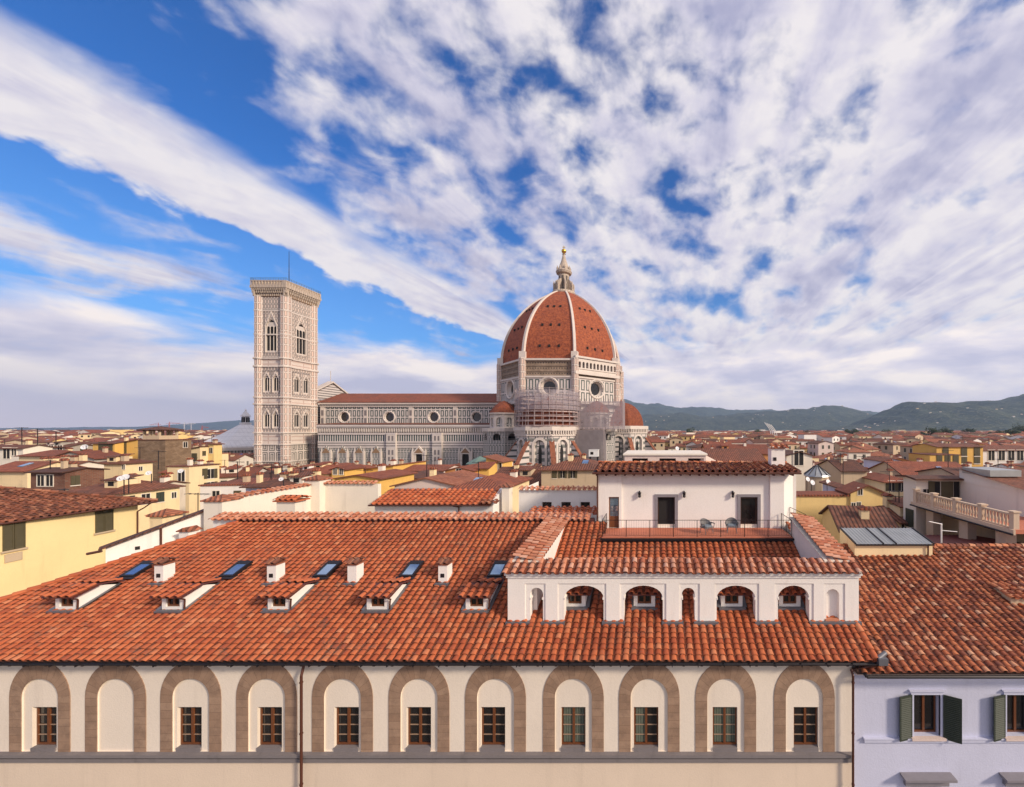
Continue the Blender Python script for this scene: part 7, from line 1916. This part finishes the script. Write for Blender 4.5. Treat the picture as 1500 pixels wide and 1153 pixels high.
for k, (px, d, h, cw, lab) in enumerate(TREES): tree(X(px, d), d, 0, h + 1.5, cw, k, lab)

# ------------------------------------------------------------------ dishes, aerials, cranes
def dish(px, py, d, r, label):
    r *= .72
    c = P3(px, py, d); t = thing('satellite_dish', c, label, 'satellite dish', 'satellite dishes on the roofs')
    mb = MB(); ax = Vector((.35, -.85, .4)).normalized(); a = ax.orthogonal().normalized(); b = ax.cross(a); vs = []
    for k, (rr2, off) in enumerate(((0.01, .0), (.5, .05), (1, .18))):
        for i in range(16): vs.append(c + (a * math.cos(PI * i / 8) + b * math.sin(PI * i / 8)) * r * rr2 + ax * off * r)
    mb.idx(vs, [(k * 16 + i, k * 16 + (i + 1) % 16, (k + 1) * 16 + (i + 1) % 16, (k + 1) * 16 + i) for k in range(2) for i in range(16)]); mb.build('bowl', M['dish'], t)
    mb = MB(); mb.tube(c - ax * .02, c + Vector((0, .3, -.2)), .04, 6); mb.tube(c + Vector((0, .3, -.2)), c + Vector((0, .3, -2.2)), .05, 6); mb.build('mast', M['metal_dark'], t)
    mb = MB(); mb.tube(c + Vector((0, 0, -r * .8)), c + ax * r * .8, .02, 5); mb.build('arm', M['metal_dark'], t)
for a in ((177, 701, 50, .5, 'left one of a pair of white dishes on the red roof behind the yellow house'), (184, 699, 50.5, .55, 'right one of a pair of white dishes on the red roof behind the yellow house'), (218, 693, 56, .45, 'white dish above the ridge of the lilac white house'),
          (124, 655, 95, .9, 'pale dish on a roof left of the yellow wing'), (1213, 706, 60, .6, 'white dish right of the glass cupola'), (1190, 707, 61, .6, 'white dish left of the glass cupola'), (1183, 702, 62, .55, 'smaller white dish further left of the glass cupola'),
          (1275, 693, 70, .55, 'white dish behind the yellow gabled house'), (412, 702, 50, .35, 'small white dish on the brown roof below the bell tower'), (265, 690, 72, .55, 'white dish on the narrow beige house'), (992, 657, 110, .8, 'pale dish on roofs right of the apse')): dish(*a)
def aerial(px, py0, py1, d, label, kind=0):
    p0, p1 = P3(px, py1, d), P3(px, py0, d); t = thing('aerial', (p0.x, d, p0.z), label, 'aerial', 'television aerials on the roofs')
    mb = MB(); mb.tube(p0 - Vector((0, 0, 1)), p1, .035 * d / 50 + .01, 5); mb.build('mast', M['metal_dark'], t)
    mb = MB(); L = .9 + d * .006
    for k in range(5): z = p1.z - .1 - k * .02; mb.tube((p1.x - L + k * L * .45, d - .25, z), (p1.x - L + k * L * .45, d + .35, z), .02 + d * .0002, 4)
    mb.tube((p1.x - L, d, p1.z - .1), (p1.x + L, d, p1.z - .1), .02 + d * .0003, 4); mb.build('boom', M['metal_dark'], t)
for a in ((290, 722, 740, 40, 'aerial on the sloping dark coping'), (32, 626, 650, 95, 'thin aerial above the white house at far left'), (55, 628, 655, 105, 'thin aerial over the grey rooftop storey'), (82, 632, 652, 110, 'aerial behind the grey stained gable'), (232, 660, 680, 70, 'aerial in front of the stone tower'),
          (398, 684, 702, 62, 'aerial on the red roofs below the bell tower'), (413, 683, 704, 60, 'aerial right below the bell tower'), (455, 690, 706, 58, 'aerial on roofs below the nave end'), (748, 688, 702, 62, 'aerial on the brown roof in front of the tribune'), (757, 686, 702, 63, 'second aerial on the brown roof in front of the tribune'),
          (1235, 672, 712, 55, 'tall aerial left of the yellow gabled house'), (1264, 668, 692, 80, 'aerial on a chimney in the right middle distance'), (1303, 690, 712, 58, 'aerial beside the cream villa'), (1312, 726, 748, 40, 'aerial on the yellow gabled house'), (348, 676, 696, 80, 'aerial near the baptistery'),
          (1160, 665, 690, 75, 'aerial behind the terrace house'), (535, 688, 700, 66, 'aerial on the ochre house')): aerial(*a)
t = thing('roof_aerial', (X(1378, 25.5), 25.5, 17), 'white pole with a bent arm on the weathered roof by the glazed shed', 'aerial')
mb = MB(); d = 25.2; mb.tube(P3(1379, 822, d), P3(1379, 767, d), .045, 8); mb.build('mast', M['white_paint'], t)
mb = MB(); mb.tube(P3(1361, 764, d - .6), P3(1380, 768, d), .03, 6); mb.tube(P3(1379, 777, d), P3(1402, 779, d), .025, 6); mb.build('arm', M['white_paint'], t)
def crane(px, ptop, d, jib, label, colr):
    t = thing('tower_crane', (X(px, d), d, 0), label, 'crane', 'cranes on the horizon'); x = X(px, d); zt = Z(ptop, d)
    mb = MB()
    for sx in (-1, 1): 
        mb.tube((x + sx, d, 0), (x + sx, d, zt), .35, 4)
    for k in range(14): mb.tube((x - 1, d, zt * k / 14), (x + 1, d, zt * (k + 1) / 14), .2, 4)
    mb.build('mast', colr, t)
    mb = MB(); mb.tube((x - jib * .3, d, zt), (x + jib, d, zt + jib * .05), .5, 4); mb.tube((x, d, zt + 4), (x + jib, d, zt + jib * .05), .3, 4); mb.tube((x, d, zt), (x, d, zt + 5), .5, 4); mb.build('jib', colr, t)
crm = plain('crane_red', (.45, .10, .08), .5); crw = plain('crane_white', (.6, .6, .62), .5)
crane(248, 621, 900, 26, 'red tower crane on the left horizon behind the stone tower', crm); crane(232, 622, 1000, -24, 'red tower crane left of the other red crane on the horizon', crm); crane(296, 627, 800, 14, 'small red crane on the horizon near the baptistery', crm)
crane(270, 621, 1200, 36, 'white tower crane on the left horizon', crw); crane(280, 622, 1300, -30, 'white tower crane right of the other white crane', crw)
# white arching sculpture-like mast far right
t = thing('arched_masts', (X(1128, 420), 420, 0), 'cluster of thin white curved masts rising over the far roofs right of the dome', 'masts')
for k in range(4):
    mb = MB(); d = 420; pts = [P3(1120 + k * 3 + 9 * math.sin(s * PI), 652 - 33 * s + k, d) for s in [i / 8 for i in range(9)]]; mb.path(pts, .35, 5); mb.build('mast', M['white_paint'], t)

# ------------------------------------------------------------------ air
mb = MB(); mb.box(-13000, 13000, -500, 11500, -1.0, 800); hz_ = mb.build('haze', [])
m = bpy.data.materials.new('air'); m.use_nodes = True; nt = NT(m.node_tree); nt.n.clear()
ou = nt.node('ShaderNodeOutputMaterial'); pv = nt.node('ShaderNodeVolumePrincipled'); pv.inputs['Color'].default_value = (0.52, 0.71, 1.0, 1); pv.inputs['Density'].default_value = 0.000065; pv.inputs['Anisotropy'].default_value = 0.2
nt.l.new(pv.outputs[0], ou.inputs['Volume']); hz_.data.materials.append(m); tag(hz_, kind='stuff')
